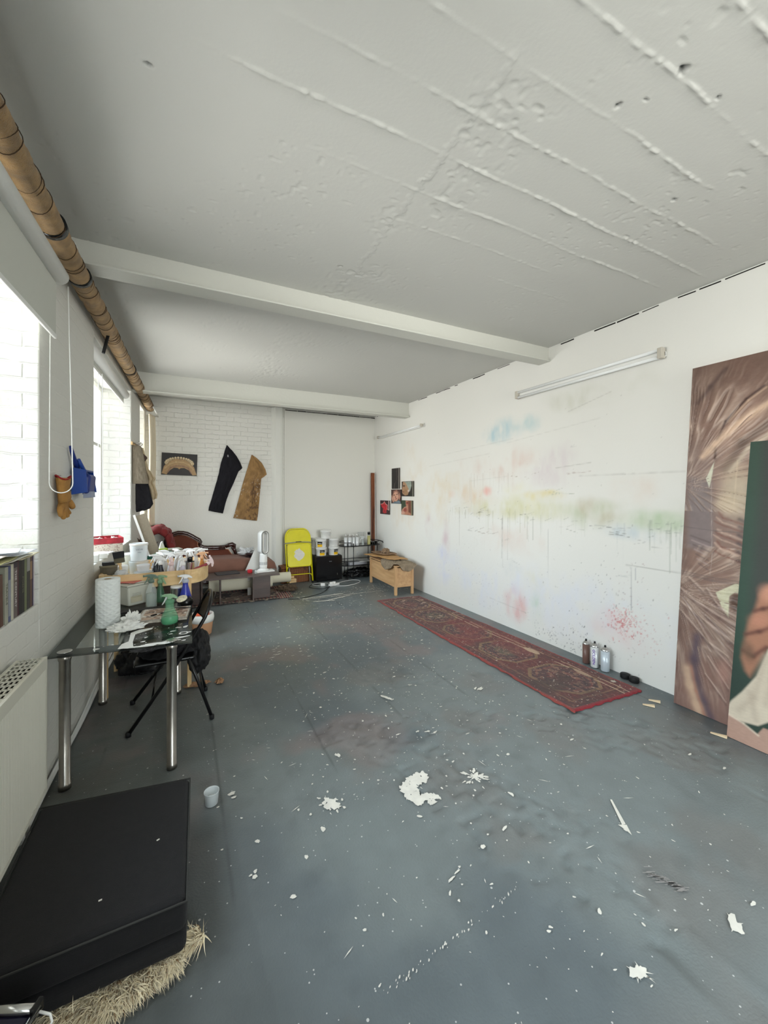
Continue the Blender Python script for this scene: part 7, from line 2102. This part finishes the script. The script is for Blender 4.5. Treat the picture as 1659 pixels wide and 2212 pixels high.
# ---- two big canvases leaning on the right wall
def big_canvas(label, O, a, up, W_, s_fine, fn, seed, relief, mtl):
    t = thing('large_painting', label, 'painting', O)
    a = np.array(a); up = np.array(up); n = np.cross(a, up); n /= np.linalg.norm(n)
    if n[0] > 0: n = -n          # faces the room
    s = np.r_[np.arange(0, s_fine, .0045), np.arange(s_fine, W_ + .02, .03)]; s[-1] = W_
    v = np.linspace(0, 1, int(np.linalg.norm(up) / .0055))
    S_, V_ = np.meshgrid(s, v, indexing='ij')
    C, R_ = fn(S_, V_, np.linalg.norm(up))
    P = S_[..., None] * a + V_[..., None] * up + (R_ * relief + .002)[..., None] * n
    grid_obj('painted_canvas', P, mtl, C, t)
    d = -.032 * n; A = a * W_
    b = MB(); b.hexa([Vector(x) for x in (np.zeros(3), A, A + d, d)], [Vector(x) for x in (up, up + A, up + A + d, up + d)]); b.build('stretcher', mat('canvas_side', (150, 128, 116), .8), t)
class Can(Pic):
    def __init__(s, S_, V_, H, bg):
        s.U = S_; s.V = V_ * H; s.C = np.ones(S_.shape + (3,)) * lin(bg); s.H = H; s.R = np.zeros(S_.shape)
    def st(s, pts): return [(a, b * s.H) for a, b in pts]
def c1(S_, V_, H):
    q = Can(S_, V_, H, (132, 104, 92)); st = q.st; X, Z = q.U, q.V
    q.mix(sstep(.80, 1.0, V_) * .75 + .0, (102, 78, 68)); q.mix(sstep(.42, .62, V_) * (1 - sstep(.72, .8, V_)) * .5, (140, 122, 116))
    q.mix((1 - sstep(0, .10, X)) * .5, (96, 76, 70)); q.mix((1 - sstep(.0, .35, V_)) * .45, (146, 112, 104))
    q.mix((1 - sstep(.3, .9, np.hypot((X - .34) / .25, (Z - .72 * H) / .6))) * .5, (190, 158, 140))
    q.poly(st([(.02, .68), (.15, .67), (.18, .56), (.20, .46), (.03, .47)]), (124, 112, 112), .03, .85)
    # film gathered into pinches on the left edge: irregular creases radiate from them
    for (cx, cz, kk) in ((-.03, .655, 0), (-.03, .345, 7)):
        dx, dz = X - cx, Z - cz * H; r = np.hypot(dx, dz); ang = np.arctan2(dz, dx) + .10 * (fbm(X, Z, .3, 5 + kk) - .5)
        fall = sstep(.0, .10, r) * (1 - sstep(.45, 1.0, r)); side = (dz > -.20) if cz > .5 else (dz < .34)
        for fr, sd, wt in ((9, 1, .8), (19, 2, .9), (37, 3, .7)):
            n_ = vn(ang * fr, r * 3.5, 1.0, 60 + sd + kk); ridge = (1 - np.abs(2 * n_ - 1)) ** 5; trough = (1 - np.abs(2 * vn(ang * fr + .45, r * 3.5, 1.0, 60 + sd + kk) - 1)) ** 5
            pm = sstep(.38, .62, fbm(X * 1.3, Z, .28, 80 + sd + kk)) * fall * side * wt
            q.mix(trough * pm * .55, (84, 64, 60)); q.mix(ridge * pm * .62, (216, 190, 172)); q.R += (ridge - trough) * pm * .6
    q.line(st([(.206, .977), (.12, .935), (.048, .895)]), .018, (78, 58, 54), .7)
    q.line(st([(.423, .91), (.333, .883), (.224, .83), (.173, .77), (.173, .728)]), .009, (66, 44, 40), .85); q.line(st([(.435, .905), (.345, .878), (.240, .828)]), .007, (206, 176, 152), .6)
    q.line(st([(.46, .865), (.30, .82), (.173, .77), (.10, .735)]), .030, (222, 190, 164), .8, .3); q.line(st([(.46, .81), (.33, .765), (.24, .70)]), .035, (96, 78, 68), .7); q.line(st([(.46, .78), (.36, .75), (.27, .69)]), .014, (206, 190, 170), .7)
    q.ell(.315, .63 * H, .085, .17, (196, 180, 156), .7, .1, .8); q.ell(.26, .60 * H, .06, .06, (206, 186, 160), .7, 0, .7)
    for k in range(9):
        z_ = .455 + .004 * math.sin(k * 2.3) + .013 * k; q.line(st([(.19 + .012 * (k % 3), z_ + .016 + .004 * math.sin(k)), (.24, z_ + .004), (.29, z_ - .002), (.36, z_ - .012)]), .010 + .003 * math.sin(k * 1.7), ((200, 170, 152) if k % 2 else (120, 74, 62)), .6, .5)
    for k in range(6): q.line(st([(.335, .56 - .022 * k), (.40, .545 - .022 * k)]), .014, (56, 48, 52), .6)
    q.line(st([(.16, .66), (.175, .55), (.19, .45), (.185, .40)]), .002, (196, 184, 178), .4); q.line(st([(.305, .72), (.30, .6)]), .004, (214, 196, 170), .5)
    for zz in (.530, .392, .398, .388): q.line(st([(.0, zz), (.2, zz - .006), (.40, zz - .006)]), .0035, (96, 84, 84), .6)
    for k in range(7): q.line(st([(.05 + .01 * k, .505 - .013 * k), (.17, .49 - .013 * k)]), .006, ((170, 152, 148) if k % 2 else (94, 78, 78)), .6)
    q.poly(st([(.171, .72), (.126, .672), (.150, .645), (.160, .672)]), (206, 204, 184), .003); q.poly(st([(.224, .352), (.331, .385), (.40, .39), (.40, .36), (.333, .361), (.304, .349), (.306, .29), (.265, .313), (.247, .332)]), (206, 200, 172), .003); q.ell(.345, .335 * H, .035, .06, (100, 78, 68), .4)
    for pts, w_ in (([(.002, .348), (.09, .322), (.173, .305), (.25, .290), (.40, .268)], .011), ([(.007, .308), (.16, .27), (.328, .229), (.42, .205)], .010), ([(.01, .283), (.16, .225), (.326, .163), (.42, .125)], .008), ([(.17, .285), (.30, .250)], .006), ([(.20, .21), (.32, .185)], .005), ([(.20, .17), (.33, .10)], .006), ([(.19, .12), (.32, .06)], .005), ([(.17, .36), (.23, .325), (.3, .30)], .009), ([(.05, .385), (.15, .35)], .010)):
        q.line(st(pts), w_ * 1.0, (220, 194, 178), .6, .6); q.line(st([(x_, z_ - .007) for x_, z_ in pts]), w_ * 1.6, (88, 66, 64), .4, .2)
    q.line(st([(.127, .215), (.118, .15), (.135, .09), (.185, .04), (.24, .0)]), .030, (92, 78, 88), .85); q.line(st([(.075, .115), (.10, .07), (.15, .02), (.18, -.01)]), .030, (206, 174, 148), .85); q.line(st([(.10, .125), (.14, .06), (.20, .0)]), .010, (176, 120, 98), .5)
    q.mix((1 - sstep(.0, .35, np.hypot((X - .30) / .2, (Z - .14 * H) / .4))) * .5, (186, 140, 126)); q.tex(.03, .10, 3); q.tex(.3, .12, 6)
    return q.C, q.R
big_canvas('tall canvas of draped translucent brown film leaning against the right wall', (3.340, 1.716, .001), (.004, -1, 0), (.088, -.085, 2.535), 1.35, .62, c1, 1, .007, mat('oil_canvas', (130, 110, 100), .38, attr=True, bump=.25, bscale=24))
def c2(S_, V_, H):
    q = Can(S_, V_, H, (44, 68, 55)); st = q.st; X, Z = q.U, q.V
    q.mix(sstep(.02, .11, X) * .75 * sstep(.3, .5, V_), (52, 50, 50)); q.mix((1 - sstep(.0, .05, X)) * .35, (34, 60, 48)); q.mix((1 - sstep(.2, .34, V_)) * .5, (40, 52, 48))
    q.poly(st([(.60, .62), (.25, .56), (.143, .527), (.105, .493), (.090, .437), (.060, .386), (.050, .323), (.042, .275), (.067, .235), (.092, .221), (.167, .329), (.60, .50)]), (160, 112, 88), .02)
    for pts in ([(.09, .437), (.13, .45), (.20, .47)], [(.055, .355), (.12, .375), (.20, .41)], [(.05, .30), (.10, .29), (.16, .33)]): q.line(st(pts), .014, (84, 46, 38), .75)
    q.ell(.15, .50 * H, .04, .05, (196, 140, 116), .8, .4, .7); q.ell(.12, .41 * H, .05, .04, (190, 130, 106), .8, .4, .6); q.ell(.075, .30 * H, .03, .06, (104, 78, 60), .8, .2, .8)
    q.poly(st([(.60, .56), (.169, .325), (.125, .231), (.06, .165), (.009, .123), (-.01, .10), (-.01, .06), (.15, .075), (.20, .10), (.60, .12)]), (206, 192, 172), .008)
    for pts in ([(.16, .30), (.12, .16), (.05, .10)], [(.20, .3), (.18, .15)], [(.10, .17), (.14, .09)]): q.line(st(pts), .020, (176, 160, 142), .5)
    q.poly(st([(-.01, .075), (.05, .068), (.15, .048), (.176, .075), (.6, .09), (.6, -.02), (-.01, -.02)]), (178, 144, 128), .006); q.line(st([(0, .074), (.08, .064), (.155, .045)]), .006, (222, 206, 186), .7)
    q.tex(.02, .08, 3, 1, 4); q.tex(.25, .1, 6); return q.C, q.R
big_canvas('canvas of a hand over white cloth on green, leaning in front of the brown one', (3.192, 1.323, .001), (0, -1, 0), (.138, -.072, 1.934), 1.1, .32, c2, 2, .001, mat('oil_canvas_green', (130, 110, 100), .55, attr=True, bump=.15, bscale=300))
